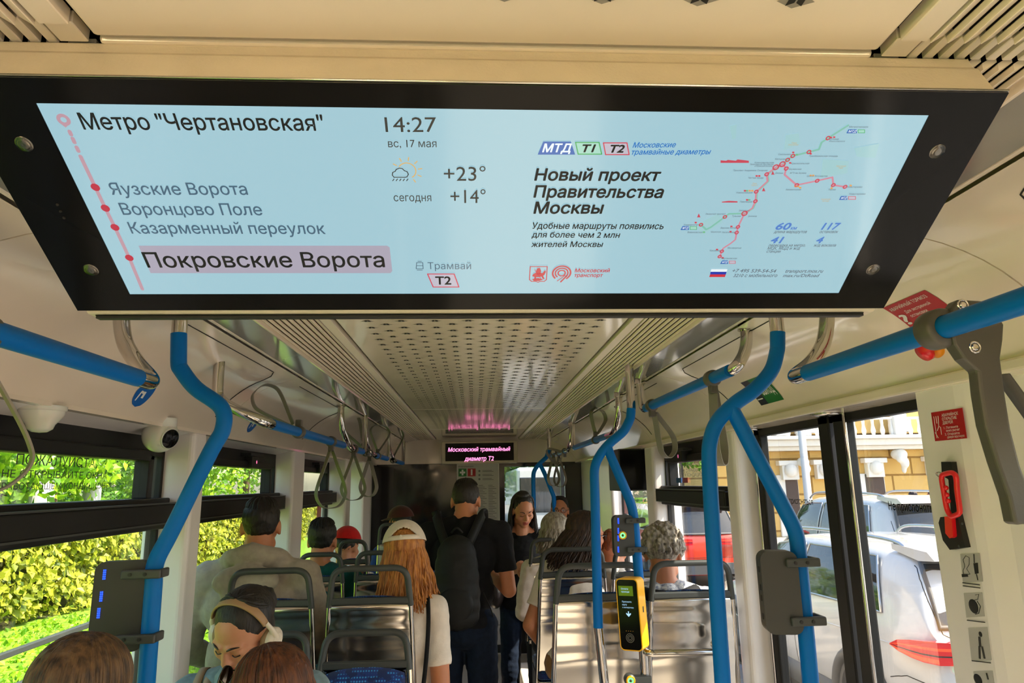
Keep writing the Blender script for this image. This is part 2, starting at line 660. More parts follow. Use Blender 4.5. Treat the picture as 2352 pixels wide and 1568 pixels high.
# smoked strip, seam and cove, both sides
def cove_side(sgn, n1, n2, n3):
    mb = MB()
    xa, xb = XC+sgn*0.690, XC+sgn*0.790
    pr = [(xa, CEIL-0.002), (xb, CEIL-0.022), (xb, CEIL+0.01), (xa, CEIL+0.02)]
    mb.prism([(p[0], YB, p[1]) for p in pr], (0, YF-YB, 0))
    struct(mb.build(n1, M['strip']))
    mb = MB()
    for a, b, zz in ((0.684, 0.692, 0.008), (0.788, 0.800, 0.022)):
        mb.box((min(XC+sgn*a, XC+sgn*b), YB, CEIL-zz-0.002), (max(XC+sgn*a, XC+sgn*b), YF, CEIL-zz+0.02))
    struct(mb.build(n2, M['cove'], bevel=0.002))
    cl = coveline()
    mb = MB()
    outer = [(XC+sgn*p.x, p.y) for p in cl]
    back = [(XC+sgn*(p.x+0.02), p.y+0.02) for p in cl]
    n = len(cl)
    def strip_quads(ya, yb):
        vs = [(x, ya, zz) for x, zz in outer] + [(x, yb, zz) for x, zz in outer]
        mb.add(vs, [((i, i+1, n+i+1, n+i) if sgn > 0 else (i+1, i, n+i, n+i+1)) for i in range(n-1)], True)
        vs = [(x, ya, zz) for x, zz in back] + [(x, yb, zz) for x, zz in back]
        mb.add(vs, [((i+1, i, n+i, n+i+1) if sgn > 0 else (i, i+1, n+i+1, n+i)) for i in range(n-1)], True)
        for yy in (ya, yb):
            for i in range(n-1):
                mb.quad((outer[i][0], yy, outer[i][1]), (outer[i+1][0], yy, outer[i+1][1]), (back[i+1][0], yy, back[i+1][1]), (back[i][0], yy, back[i][1]))
    cuts = [YB, -0.6, 1.22, 3.02, 4.42, 6.0, YF]
    for a, b in zip(cuts, cuts[1:]):
        strip_quads(a+0.002, b-0.002)
    # rolled lip under the cove
    x, zz = outer[-1]
    mb.box((min(x, x+sgn*0.03), YB, zz-0.012), (max(x, x+sgn*0.03), YF, zz+0.004))
    cv = struct(mb.build(n3, M['cove']))
    # hatch outline, a dark groove with rounded corners on the near panel
    def on(t, y):
        i = min(int(t*(n-1)), n-2)
        f = t*(n-1)-i
        return V((outer[i][0]*(1-f)+outer[i+1][0]*f - sgn*0.0012, y, outer[i][1]*(1-f)+outer[i+1][1]*f-0.0010))
    mb = MB()
    for ya, yb in ((-0.4, 1.02), (1.40, 2.86), (3.2, 4.3)):
        pts = [on(0.10, ya), on(0.10, yb-0.08), on(0.16, yb-0.02), on(0.24, yb)] + [on(0.24+0.6*i/8, yb) for i in range(1, 9)]
        mb.tube(pts, 0.0016, 6)
    mb.build('hatch_seam', M['gap'], cv)
    return cv
cove_side(-1, 'trim_3', 'trim_5', 'trim_7')
cove_side(1, 'trim_4', 'trim_6', 'trim_8')

# ---- left wall: sill wall, lintel, pillars
mb = MB()
mb.box((-1.32, YB, 0), (-1.21, YF, 0.78))
mb.prism([V((x, YB, z)) for x, z in ((-1.104, 2.030), (-1.25, 1.994), (-1.32, 1.994), (-1.32, 2.03))], (0, YF-YB, 0))
mb.box((-1.32, YB, 2.02), (-1.27, YF, 2.37))
wall_left = struct(mb.build('wall_left', M['white'], bevel=0.006))
def pillar(name, x0, x1, y0, y1, z0=0.0, z1=2.03, bev=0.022):
    mb = MB()
    mb.box((x0, y0, z0), (x1, y1, z1))
    return struct(mb.build(name, M['white'], bevel=bev, seg=4))
pillar('trim_9', -1.30, -1.12, 2.795, 2.925)
pillar('trim_10', -1.30, -1.12, 4.32, 4.60)
pillar('trim_11', -1.30, -1.085, 5.89, 6.12)
pillar('trim_12', -1.30, -1.05, 6.60, 7.06)
pillar('trim_13', -1.30, -1.12, -0.75, -0.55)
mb = MB()
mb.box((-1.32, 7.06, 0), (-1.15, YF, 2.03))
struct(mb.build('trim_14', M['white'], bevel=0.01))

def side_window(name, x, ya, yb, sgn, hopper=True, gm='clear', latch=True):
    """fixed lower pane and tilting upper pane in black frames; sgn points outwards"""
    xi, xo = x-sgn*0.012, x+sgn*0.03
    lo, hi = min(xi, xo), max(xi, xo)
    root = thing(name, None, None, (x, (ya+yb)/2, 1.6), kind='structure')
    fr = MB()
    fr.box((lo, ya, 1.925), (hi, yb, 2.02))
    fr.box((lo, ya, 0.76), (hi, yb, 0.82))
    fr.box((lo, ya, 0.80), (hi, ya+0.02, 1.95))
    fr.box((lo, yb-0.02, 0.80), (hi, yb, 1.95))
    f = fr.build('window_frame', M['dark'], root, bevel=0.003)
    g = MB()
    g.box((min(x, x+sgn*0.006), ya+0.01, 0.80), (max(x, x+sgn*0.006), yb-0.01, 1.95))
    g.build('pane', M[gm], root)
    if hopper:
        b = MB()
        xb = x-sgn*0.085
        b.box((min(xb, xo), ya+0.01, 1.675), (max(xb, xo), yb-0.01, 1.745))
        xb2 = x-sgn*0.05
        b.box((min(xb2, xo), ya+0.01, 1.745), (max(xb2, xo), yb-0.01, 1.768))
        b.box((min(xb2, xo), ya+0.01, 1.652), (max(xb2, xo), yb-0.01, 1.675))
        b.box((min(x-sgn*0.03, xo), ya+0.02, 1.765), (max(x-sgn*0.03, xo), ya+0.05, 1.93))
        b.box((min(x-sgn*0.03, xo), yb-0.16, 1.765), (max(x-sgn*0.03, xo), yb-0.125, 1.93))
        b.box((min(x-sgn*0.03, xo), ya+0.02, 1.905), (max(x-sgn*0.03, xo), yb-0.125, 1.945))
        b.build('tilting_frame', M['dark'], root, bevel=0.006)
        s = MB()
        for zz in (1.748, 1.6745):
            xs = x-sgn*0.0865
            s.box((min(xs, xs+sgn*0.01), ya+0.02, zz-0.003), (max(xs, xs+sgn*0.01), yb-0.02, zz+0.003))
        s.build('edge_highlight', M['grey'], root)  # paler lines painted in as highlights along the bar's edges
        if latch:
            l = MB()
            yl = ya+(yb-ya)*0.62
            xl = x-sgn*0.055
            l.box((min(xl, x), yl-0.05, 1.905), (max(xl, x), yl+0.06, 1.975))
            l.box((min(xl-sgn*0.012, x), yl-0.12, 1.965), (max(xl-sgn*0.012, x), yl+0.11, 1.982))
            la = l.build('latch', M['black'], root, bevel=0.004)
            c = MB()
            c.cyl((xl-sgn*0.002, yl+0.0, 1.937), (xl-sgn*0.006, yl+0.0, 1.937), 0.011, 16)
            c.build('lock_cylinder', M['chrome'], la)
    return root
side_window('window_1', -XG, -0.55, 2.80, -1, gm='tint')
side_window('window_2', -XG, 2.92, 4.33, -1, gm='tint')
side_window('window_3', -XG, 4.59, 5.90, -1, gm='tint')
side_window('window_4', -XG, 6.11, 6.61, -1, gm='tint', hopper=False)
side_window('window_5', -XG, YB, -0.74, -1, gm='tint', latch=False)

# printed request on the tilting pane of window_1 (worn black letters)
mb = MB()
ux, uy = V((0, 1, 0)), V((0, 0, 1))
for s, a, b, zb, cp in (('ПОЖАЛУЙСТА,', 1.93, 2.33, 1.873, 0.028), ('НЕ ОТКРЫВАЙТЕ ОКНА', 1.88, 2.40, 1.838, 0.020), ('ПРИ РАБОТАЮЩЕМ КОНДИЦИОНЕРЕ', 1.80, 2.46, 1.806, 0.018)):
    put_text(mb, s, V((-XG+0.0015, a, zb)), ux, uy, b-a, cp)
mb.build('printed_notice', M['ink'], bpy.data.objects['window_1'])

# ---- right wall
mb = MB()
mb.box((1.23, YB, 0), (1.34, 1.60, 0.78))
mb.box((1.23, 3.10, 0), (1.34, YF, 0.78))
mb.box((1.145, YB, 2.016), (1.34, YF, 2.045))
mb.box((1.29, YB, 2.02), (1.34, YF, 2.37))
struct(mb.build('wall_right', M['cove'], bevel=0.006))
mb = MB()
mb.prism([V((x, y, 0)) for x, y in ((1.165, 1.725), (1.165, 1.575), (1.172, 1.55), (1.195, 1.50), (1.262, 1.05), (1.33, 1.05), (1.33, 1.725))][::-1], (0, 0, 2.03))
struct(mb.build('trim_15', M['white'], bevel=0.012, seg=4))
pillar('trim_16', 1.17, 1.33, 3.03, 3.165, bev=0.026)
pillar('trim_17', 1.15, 1.33, 4.40, 4.60)
pillar('trim_18', 1.147, 1.33, 5.77, 6.32)
mb = MB()
mb.box((1.21, 6.34, 0), (1.33, YF, 2.03))
struct(mb.build('trim_19', M['white'], bevel=0.02))
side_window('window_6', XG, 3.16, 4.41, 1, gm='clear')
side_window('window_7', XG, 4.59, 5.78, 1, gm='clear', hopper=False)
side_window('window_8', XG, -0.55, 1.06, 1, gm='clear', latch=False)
side_window('window_9', XG, YB, -0.55, 1, gm='clear', latch=False)
mb = MB()
mb.box((1.22, 4.6, 1.94), (1.26, 5.77, 2.0))
mb.build('window_blind_strip', M['dark'], bpy.data.objects['window_7'])

# ---- double door (two leaves, glazed, black frames, pale finger strip)
door = thing('door_1', None, None, (1.275, 2.4, 0.0), kind='structure')
def leaf(ya, yb, edge_at):
    mb = MB()
    x0, x1 = 1.262, 1.30
    fw = 0.075
    mb.box((x0, ya, 0.02), (x1, ya+fw, 2.045))
    mb.box((x0, yb-fw, 0.02), (x1, yb, 2.045))
    mb.box((x0, ya, 1.985), (x1, yb, 2.045))
    mb.box((x0, ya, 0.02), (x1, yb, 0.20))
    lf = mb.build('door_leaf', M['dark'], door, bevel=0.006)
    g = MB()
    g.box((1.279, ya+0.05, 0.18), (1.285, yb-0.05, 2.0))
    g.build('pane', M['clear_door'], lf)
    t = MB()
    put_text(t, 'Не прислоняться', V((1.2785, (ya+yb)/2+0.11, 1.70)), V((0, -1, 0)), V((0, 0, 1)), 0.24, 0.024, 0.012)
    t.build('printed_notice', mat('cream glass print', (0.95, 0.90, 0.78), 0.5), lf)
    r = MB()
    r.cyl((1.248, edge_at, 0.15), (1.248, edge_at, 2.04), 0.006, 10)
    r.build('edge_rod', M['chrome'], lf)
leaf(1.62, 2.33, 2.225)
leaf(2.36, 3.03, 2.985)
mb = MB()
mb.lathe([(0.001, 0.0), (0.05, 0.0), (0.055, -0.006), (0.03, -0.012), (0.001, -0.013)], Matrix.Translation((1.215, 2.27, 2.019)))
mb.cyl((1.248, 2.225, 2.04), (1.215, 2.26, 2.012), 0.008)
mb.build('pivot_bracket', M['chrome'], door)
mb = MB()
mb.lathe([(0.001, 0.0), (0.05, 0.0), (0.055, -0.006), (0.03, -0.012), (0.001, -0.013)], Matrix.Translation((1.215, 2.95, 2.019)))
mb.build('pivot_bracket', M['chrome'], door)

# ---- driver's partition
mb = MB()
mb.box((-1.32, YF, 2.03), (1.34, YF+0.05, 2.37))
mb.m = 1
mb.box((-1.16, YF, 0.0), (-0.205, YF+0.03, 2.03))        # black glazed left part
mb.box((0.275, YF, 0.0), (0.335, YF+0.04, 2.03))
mb.box((1.02, YF, 0.0), (1.32, YF+0.04, 2.03))
mb.box((0.33, YF, 1.985), (1.03, YF+0.04, 2.03))
mb.box((0.33, YF, 0.0), (1.03, YF+0.04, 1.15))
mb.m = 2
mb.box((-0.205, YF-0.005, 0.0), (0.275, YF+0.04, 2.03))
wall_front = struct(mb.build('wall_front', [M['cove'], M['darkgloss'], M['white']], bevel=0.004))
mb = MB()
mb.box((-0.205, YF-0.012, 0.02), (0.275, YF-0.004, 0.10))
mb.box((-0.205, YF-0.0075, 0.298), (0.275, YF-0.004, 0.302))
mb.build('kick_strip', M['grey'], wall_front)
g = MB()
g.box((0.33, YF+0.015, 1.14), (1.03, YF+0.021, 1.99))
struct(g.build('window_10', M['clear_door']))
# driver's cab beyond the partition: dashboard, windscreen posts and seat-height wall
mb = MB()
mb.box((-1.25, 9.55, 0.0), (1.27, 9.75, 1.05))
mb.box((-1.25, 9.3, 2.15), (1.27, 9.75, 2.4))
for xx in (-1.27, 1.20):
    mb.box((xx, 9.6, 1.0), (xx+0.09, 9.72, 2.3))
    mb.box((xx, YF, 0.0), (xx+0.06, 9.7, 1.0))
    mb.box((xx, YF, 2.1), (xx+0.06, 9.7, 2.4))
struct(mb.build('wall_cab', M['dark']))
# rear end of the car behind the photographer
mb = MB()
mb.box((-1.32, YB-0.06, 0.0), (1.34, YB, 2.4))
struct(mb.build('wall_rear', M['white']))

# ---- warm line lamps on the cove lips behind the photographer
m_l = mat('warm lamp diffuser', (0.9, 0.8, 0.6), 0.4, emit=(1.0, 0.72, 0.42), estr=8.0)
for sgn in (-1, 1):
    xa = XC+sgn*1.045
    root = thing('line_lamp', 'warm line lamp on the cove above the %s behind the photographer' % ('left windows' if sgn < 0 else 'right windows'), 'lamp', (xa, -1.2, 2.1))
    Mx = Matrix.Translation((xa, 0, 2.085)) @ Matrix.Rotation(sgn*math.radians(108), 4, 'Y')
    mb = MB()
    mb.box((-0.045, -2.6, -0.03), (0.045, -0.05, -0.008), Mx)
    mb.build('lamp_body', M['white'], root, bevel=0.004)
    mb = MB()
    mb.box((-0.036, -2.58, -0.042), (0.036, -0.07, -0.030), Mx)
    mb.build('lamp_diffuser', m_l, root, bevel=0.004)
# ================================================================== PASSENGER DISPLAY
EXPK = 1/2**SC.view_settings.exposure
def lit(name, r, g, b, k=1.0):
    c = rgb(r, g, b)
    return mat(name, (0.004, 0.004, 0.004), 0.16, coat=0.25, emit=c, estr=k*EXPK)
disp = thing('information_display', 'wide black ceiling display showing tram stops in Russian on pale blue', 'display', (XC, 0.81, 2.05))
DX0, DX1 = -0.556, 0.614
DT, DB = V((0, 0.667, 2.228)), V((0, 0.950, 2.0475))
DV = (DB-DT)
DH = DV.length
DV.normalize()
DU = V((1, 0, 0))
DN = -(DU.cross(DV))
if DN.z > 0:
    DN = -DN
def scr(px, py, lift=0.0):
    d = ray(px, py)
    p0 = V((DX0, DT.y, DT.z)) + DN*lift
    return CAM + d*((p0-CAM).dot(DN)/d.dot(DN))
def duv(u, v, lift=0.0):
    return V((DX0+u, DT.y, DT.z)) + DV*v + DN*lift

ZL = atY(1100, 717, 0.968).z
# body: cream housing running back over a second, mirrored face
mb = MB()
pr = [(0.7115, 2.303), (0.7075, 2.288), (0.699, 2.280), (0.6935, 2.268), (0.681, 2.241), (0.952, 2.0605), (0.968, ZL), (0.990, ZL), (1.27, 2.235), (1.235, 2.303)]
mb.prism([(DX0+0.004, a, b) for a, b in pr], (DX1-DX0-0.008, 0, 0))
hs = mb.build('housing', M['housing'], disp, bevel=0.0025, seg=3)
mb = MB()
a, b = atY(219, 731, 0.972), atY(1985, 728, 0.972)
mb.box((a.x, 0.972, a.z), (b.x, 0.984, a.z+0.004))
mb.box((a.x-0.002, 0.974, a.z+0.0045), (b.x+0.002, 0.985, ZL))
mb.build('rear_display_edge', M['black'], disp, bevel=0.002)

# glass front: black border with the picture area cut out
sc = [scr(80, 240), scr(2137, 262), scr(1925, 675), scr(300, 675)]
su0 = (sc[0].x+sc[3].x)/2 - DX0
su1 = (sc[1].x+sc[2].x)/2 - DX0
sv0 = ((sc[0]-duv(0, 0)).dot(DV)+(sc[1]-duv(0, 0)).dot(DV))/2
sv1 = ((sc[2]-duv(0, 0)).dot(DV)+(sc[3]-duv(0, 0)).dot(DV))/2
W_ = DX1-DX0
mb = MB()
def frame_face(lift):
    o = [duv(0, 0, lift), duv(W_, 0, lift), duv(W_, DH, lift), duv(0, DH, lift)]
    i = [duv(su0, sv0, lift), duv(su1, sv0, lift), duv(su1, sv1, lift), duv(su0, sv1, lift)]
    return o, i
o0, i0 = frame_face(0)
o1, i1 = frame_face(-0.010)
vs = o0+i0+o1+i1
fs = []
for k in range(4):
    j = (k+1) % 4
    fs += [(k, 4+k, 4+j, j), (8+k, 8+j, 12+j, 12+k), (k, j, 8+j, 8+k), (4+k, 12+k, 12+j, 4+j)]
mb.add(vs, fs)
bz = mb.build('bezel', M['bezel'], disp)
mb = MB()
mb.tube([duv(-0.001, -0.001, -0.004), duv(W_+0.001, -0.001, -0.004), duv(W_+0.001, DH+0.001, -0.004), duv(-0.001, DH+0.001, -0.004)], 0.0016, 8, closed=True)
mb.build('edge_rim', M['steel'], disp)
for px, py in ((55, 331), (209, 620), (2153, 348), (2005, 619)):
    mb = MB()
    mb.lathe([(0.0001, 0.0018), (0.0035, 0.0020), (0.0062, 0.0016), (0.0075, 0.0004), (0.0092, 0.0008), (0.0098, -0.0005)],
             Matrix.Translation(scr(px, py)) @ DN.to_track_quat('Z', 'Y').to_matrix().to_4x4())
    mb.build('screw', mat('dark screw', (0.16, 0.15, 0.13), 0.25, 1.0) if 'dark screw' not in bpy.data.materials else bpy.data.materials['dark screw'], disp)
mb = MB()
for px, py in ((132, 470), (139, 485), (147, 500)):
    c = scr(px, py, 0.0004)
    mb.ball(c, (0.0018, 0.0018, 0.0018), nu=8, nv=6)
mb.build('light_sensor', M['gap'], disp)

L_bg = lit('screen pale blue', 160, 200, 212)
mb = MB()
mb.quad(duv(su0, sv1, -0.001), duv(su1, sv1, -0.001), duv(su1, sv0, -0.001), duv(su0, sv0, -0.001))
scn = mb.build('screen', L_bg, disp)

class Layer:
    """flat printed shapes lying on the picture area"""
    def __init__(s, name, m, lift):
        s.mb, s.name, s.m, s.lift, s.n = MB(), name, m, lift, 0
        s.lines = name in ('dark_lettering', 'grey_lettering', 'small_grey_lettering', 'blue_lettering', 'figures', 'white_lettering')
    def poly(s, pts):
        s.mb.poly([scr(x, y, s.lift) for x, y in reversed(pts)])
    def line(s, pts, wpx):
        wd = wpx/1000.0
        q = [scr(x, y, s.lift) for x, y in pts]
        for a, b in zip(q, q[1:]):
            d = (b-a).normalized()
            n = d.cross(DN)*(wd/2)
            s.mb.add([a+n, a-n, b-n, b+n], [(0, 1, 2, 3)])
        for p in q:
            s.disc(p, wd/2, 10)
    def disc(s, p, r, n=20, r_in=0.0):
        if not isinstance(p, V):
            p = scr(p[0], p[1], s.lift)
        if r_in:
            vs, fs = [], []
            for i in range(n):
                a = 2*math.pi*i/n
                d = DU*math.cos(a)+DV*math.sin(a)
                vs += [p+d*r, p+d*r_in]
            for i in range(n):
                j = (i+1) % n
                fs.append((2*i, 2*j, 2*j+1, 2*i+1))
            s.mb.add(vs, fs)
        else:
            s.mb.poly([p+DU*(r*math.cos(2*math.pi*i/n))-DV*(r*math.sin(2*math.pi*i/n)) for i in range(n)])
    def text(s, t, x0, y0, x1, y1, top, bold=0.0, shear=0.0):
        a, b = scr(x0, y0, s.lift), scr(x1, y1, s.lift)
        c = scr((x0+x1)/2, top, s.lift)
        cap = abs((c-(a+b)/2).dot(DV))
        mb = MB() if s.lines else s.mb
        put_text(mb, t, a, (b-a).normalized(), -DV, (b-a).length, cap, bold, shear)
        if s.lines:
            mb.build('text_line', s.m, scn)
    def done(s):
        return s.mb.build({'grey_lettering': 'tram_icon', 'white_lettering': 'flag_white_stripe'}.get(s.name, s.name), s.m, scn) if s.mb.v else None

L1, L2, L3 = 0.0, 0.0003, 0.0006
pink = Layer('route_line', lit('screen pink line', 190, 150, 162), L2)
pink.line([(160, 302), (163, 309)], 4.6)
pink.line([(167, 318), (171, 327)], 4.6)
pink.line([(176, 338), (180, 347)], 4.6)
pink.line([(185, 359), (219, 430), (242, 478), (264, 522), (297, 592), (327, 664)], 4.6)
p = scr(146, 275, L2)
pink.disc(p, 0.0072, 22, 0.0032)
q = scr(151, 293, L2)
pink.mb.poly([p-DU*0.0062+DV*0.0034, p+DU*0.0062+DV*0.0034, q])
pink.done()
m_dot = lit('screen red', 190, 38, 62)
for c in ((219, 430), (242, 478), (264, 522), (297, 592)):
    red = Layer('stop_dot', m_dot, L3)
    red.disc(c, 0.0052)
    red.done()
box = Layer('next_stop_box', lit('screen mauve box', 170, 164, 180), L2)
box.poly([(318, 564), (889, 564), (895, 568), (901, 622), (897, 627), (346, 627)])
box.done()
dk = Layer('dark_lettering', M['ink'], L3+0.0002)
dk.text('Метро "Чертановская"', 193, 297, 745, 300, 263, 0.011)
dk.text('Покровские Ворота', 340, 614, 884, 613, 581, 0.011)
dk.text('14:27', 886, 303, 1003, 303, 269, 0.008)
dk.text('вс, 17 мая', 892, 338, 1003, 338, 321)
dk.text('+23°', 1020, 415, 1115, 415, 383)
dk.text('+14°', 1035, 466, 1115, 466, 436)
dk.text('сегодня', 905, 462, 991, 462, 445)
dk.text('T2', 1001, 653, 1036, 653, 635, 0.02)
dk.text('T1', 1337, 349, 1366, 349, 332, 0.03, 0.2)
dk.text('T2', 1401, 350, 1432, 350, 333, 0.03, 0.2)
dk.text('Новый проект', 1228, 414, 1514, 415, 389, 0.026, 0.12)
dk.text('Правительства', 1226, 453, 1521, 454, 428, 0.026, 0.12)
dk.text('Москвы', 1226, 490, 1384, 490, 465, 0.026, 0.12)
dk.text('Удобные маршруты появились', 1223, 525, 1523, 526, 512, 0.014, 0.12)
dk.text('для более чем 2 млн', 1221, 545, 1423, 546, 533, 0.014, 0.12)
dk.text('жителей Москвы', 1220, 567, 1384, 567, 555, 0.014, 0.12)
dk.done()
gy = Layer('grey_lettering', lit('screen slate grey', 74, 102, 120), L3)
gy.text('Яузские Ворота', 258, 447, 570, 447, 421, 0.0095)
gy.text('Воронцово Поле', 283, 493, 604, 494, 468, 0.0095)
gy.text('Казарменный переулок', 303, 536, 748, 537, 512, 0.0095)
gy.text('Трамвай', 983, 618, 1082, 618, 603, 0.006)
for pts in ([(957, 603), (971, 603), (972, 617), (956, 617), (957, 603)], [(957, 610), (971, 610)], [(960, 600), (968, 600)], [(958, 620), (970, 620)]):
    gy.line(pts, 1.0)
gy.done()
gy = Layer('small_grey_lettering', lit('screen dim grey', 96, 106, 116), L3)
for t, x0, y0, x1, y1, tp in (('+7 495 539-54-54', 1681, 625, 1781, 626, 618), ('3210 с мобильного', 1684, 636, 1784, 636, 629), ('transport.mos.ru', 1803, 626, 1889, 626, 618),
                              ('max.ru/DtRoad', 1798, 636, 1880, 636, 629), ('длина маршрутов', 1777, 535, 1852, 535, 529), ('остановок', 1882, 535, 1924, 535, 529),
                              ('пересадка на метро,', 1765, 566, 1849, 566, 560), ('МЦК, МЦД и ж/д', 1762, 573, 1836, 573, 567), ('станции', 1760, 580, 1792, 580, 574),
                              ('ж/д вокзала', 1868, 566, 1919, 566, 560)):
    gy.text(t, x0, y0, x1, y1, tp, 0.012, 0.15)
gy.done()
bl = Layer('blue_lettering', lit('screen blue lettering', 34, 112, 190), L3)
bl.text('Московские', 1453, 339, 1551, 338, 327, 0.015, 0.2)
bl.text('трамвайные диаметры', 1450, 355, 1631, 354, 343, 0.015, 0.2)
bl.done()
bl = Layer('figures', lit('screen periwinkle', 84, 128, 200), L3)
for t, x0, y0, x1, tp in (('60', 1781, 527, 1813, 512), ('км', 1815, 527, 1829, 520), ('117', 1886, 527, 1925, 512), ('41', 1769, 558, 1796, 544), ('4', 1873, 558, 1887, 544)):
    bl.text(t, x0, y0, x1, y0, tp, 0.03, 0.2)
bl.done()
m_badge = lit('screen badge blue', 0, 92, 176)
for pts in [[(1248, 325), (1311, 325), (1321, 355), (1235, 355)]] + [[(a+3, c), (b, c), (b, d), (a-2, d)] for a, b, c, d in ((1946, 1968, 297, 306), (1565, 1582, 519, 528), (1929, 1946, 450, 459), (1656, 1672, 598, 606))]:
    blu = Layer('blue_badge', m_badge, L2)
    blu.poly(pts)
    blu.done()
wh = Layer('white_lettering', lit('screen white', 235, 244, 248), L3)
wh.text('МТД', 1246, 349, 1311, 349, 331, 0.03, 0.2)
for a, b, c, d in ((1947, 1967, 297, 306), (1566, 1581, 519, 528), (1930, 1945, 450, 459), (1657, 1671, 598, 606)):
    wh.text('МТД', a+1, d-2, b-1, d-2, c+2, 0.02, 0.2)
wh.poly([(1634, 618), (1671, 618), (1669, 624), (1632, 624)])
wh.done()
def outlined(nm, m1, m2, pts, wpx):
    a = Layer(nm+'_fill', m2, L2)
    a.poly(pts)
    a.done()
    b = Layer(nm+'_border', m1, L3)
    b.line(pts+[pts[0]], wpx)
    b.done()
g1, g2 = lit('screen green', 62, 172, 96), lit('screen pale green', 160, 214, 196)
r1, r2 = lit('screen red border', 206, 70, 92), lit('screen pale pink', 190, 186, 200)
outlined('green_route_badge', g1, g2, [(1322, 327), (1376, 327), (1382, 354), (1328, 354)], 1.4)
outlined('pink_route_badge', r1, r2, [(1386, 328), (1440, 328), (1445, 355), (1391, 355)], 1.4)
outlined('tram_route_badge', r1, r2, [(982, 629), (1043, 629), (1054, 659), (995, 659)], 1.6)
for a, b, c, d, u in ((1971, 1986, 298, 305, 1), (1585, 1600, 520, 527, 1), (1949, 1965, 451, 458, 0), (1675, 1689, 599, 605, 0)):
    outlined('small_route_badge', g1 if u else r1, g2 if u else r2, [(a, c), (b, c), (b, d), (a, d)], 0.7)
# flag
f = Layer('flag_blue_stripe', lit('screen flag blue', 28, 52, 170), L3)
f.poly([(1632, 624), (1669, 624), (1667, 630), (1631, 630)])
f.done()
f = Layer('flag_red_stripe', lit('screen flag red', 206, 44, 60), L3)
f.poly([(1631, 630), (1667, 630), (1665, 636), (1629, 636)])
f.done()
# emblems in red
em = Layer('red_emblems', lit('screen emblem red', 196, 54, 66), L3)
em.line([(1218, 612), (1257, 612), (1255, 642), (1250, 646), (1240, 646), (1236, 648), (1231, 646), (1221, 646), (1216, 642), (1218, 612)], 1.3)
em.poly([(1234, 616), (1240, 615), (1243, 622), (1241, 630), (1233, 630), (1231, 623)])
em.poly([(1225, 629), (1232, 625), (1246, 627), (1252, 620), (1254, 624), (1250, 632), (1240, 636), (1228, 636), (1222, 634)])
em.poly([(1228, 635), (1232, 635), (1230, 644), (1226, 643)])
em.poly([(1243, 634), (1247, 633), (1251, 640), (1247, 641)])
em.poly([(1222, 641), (1236, 638), (1248, 642), (1238, 645), (1226, 645)])
em.line([(1228, 619), (1244, 642)], 0.8)
cen = (1290, 627)
pc = scr(*cen, L3)
for r, a0, a1, wd in ((0.0125, -230, 55, 2.4), (0.0088, -235, 50, 2.0), (0.0050, 0, 360, 2.0)):
    k = [pc + DU*(r*math.cos(math.radians(a)))+DV*(r*math.sin(math.radians(a))) for a in [a0+(a1-a0)*i/30 for i in range(31)]]
    for a, b in zip(k, k[1:]):
        n = (b-a).normalized().cross(DN)*(wd/2000)
        em.mb.add([a+n, a-n, b-n, b+n], [(0, 1, 2, 3)])
em.line([(1302, 633), (1288, 647)], 2.2)
em.line([(1298, 632), (1280, 645)], 1.2)
em.text('Московский', 1320, 625, 1400, 625, 617, 0.02, 0.15)
em.text('транспорт', 1319, 636, 1384, 636, 628, 0.02, 0.15)
em.done()
# weather icon
wi = Layer('sun_icon', lit('screen orange', 226, 178, 92), L3)
pc = scr(935, 392, L3)
k = [pc + DU*(0.0105*math.cos(math.radians(a)))+DV*(0.0105*math.sin(math.radians(a))) for a in range(-150, 61, 10)]
for a, b in zip(k, k[1:]):
    n = (b-a).normalized().cross(DN)*0.0006
    wi.mb.add([a+n, a-n, b-n, b+n], [(0, 1, 2, 3)])
for a in range(-150, 61, 35):
    d = DU*math.cos(math.radians(a))+DV*math.sin(math.radians(a))
    n = d.cross(DN)*0.0006
    p, q = pc+d*0.0135, pc+d*0.0185
    wi.mb.add([p+n, p-n, q-n, q+n], [(0, 1, 2, 3)])
wi.done()
wi = Layer('cloud_icon', M['ink'], L3+0.0002)
wi.line([(905, 407), (901, 402), (902, 396), (908, 393), (910, 389), (917, 386), (924, 387), (929, 392), (935, 394), (938, 400), (935, 406), (931, 407), (905, 407)], 1.1)
for i in range(5):
    wi.line([(902+i*8, 415), (905+i*8, 411)], 1.0)
wi.done()

# map: pale parks, route lines, stations, names
m_park = lit('screen pale park', 158, 202, 206)
for pts in ([(1676, 290), (1692, 286), (1690, 318), (1682, 320)], [(1805, 310), (1835, 306), (1838, 330), (1800, 345)], [(1890, 365), (1950, 370), (1945, 398), (1885, 408)],
            [(1962, 340), (2020, 330), (2010, 362), (1968, 360)], [(1600, 515), (1650, 490), (1660, 510), (1610, 540)]):
    mp = Layer('map_park', m_park, 0.00015)
    mp.poly(pts)
    mp.done()
gr = Layer('map_green_line', lit('screen map green', 128, 192, 172), L2)
main = [(1797, 377), (1782, 384), (1761, 400), (1763, 416), (1737, 440), (1735, 462), (1728, 478), (1710, 490)]
gr.line([(1948, 288), (1902, 317), (1887, 327), (1881, 343), (1858, 349), (1821, 358), (1809, 367)]+[(x+2, y) for x, y in main], 2.6)
gr.line([(1710, 490), (1674, 491), (1665, 498), (1632, 522), (1622, 527), (1610, 516)], 2.6)
gr.done()
pk = Layer('map_pink_line', lit('screen map pink', 206, 138, 156), L2+0.0001)
pk.line([(1941, 429), (1914, 425), (1912, 407), (1877, 415), (1830, 425), (1802, 401), (1806, 387)]+main+[(1697, 517), (1695, 521), (1692, 534), (1689, 550), (1678, 559), (1661, 570), (1658, 577), (1653, 589)], 2.4)
pk.done()
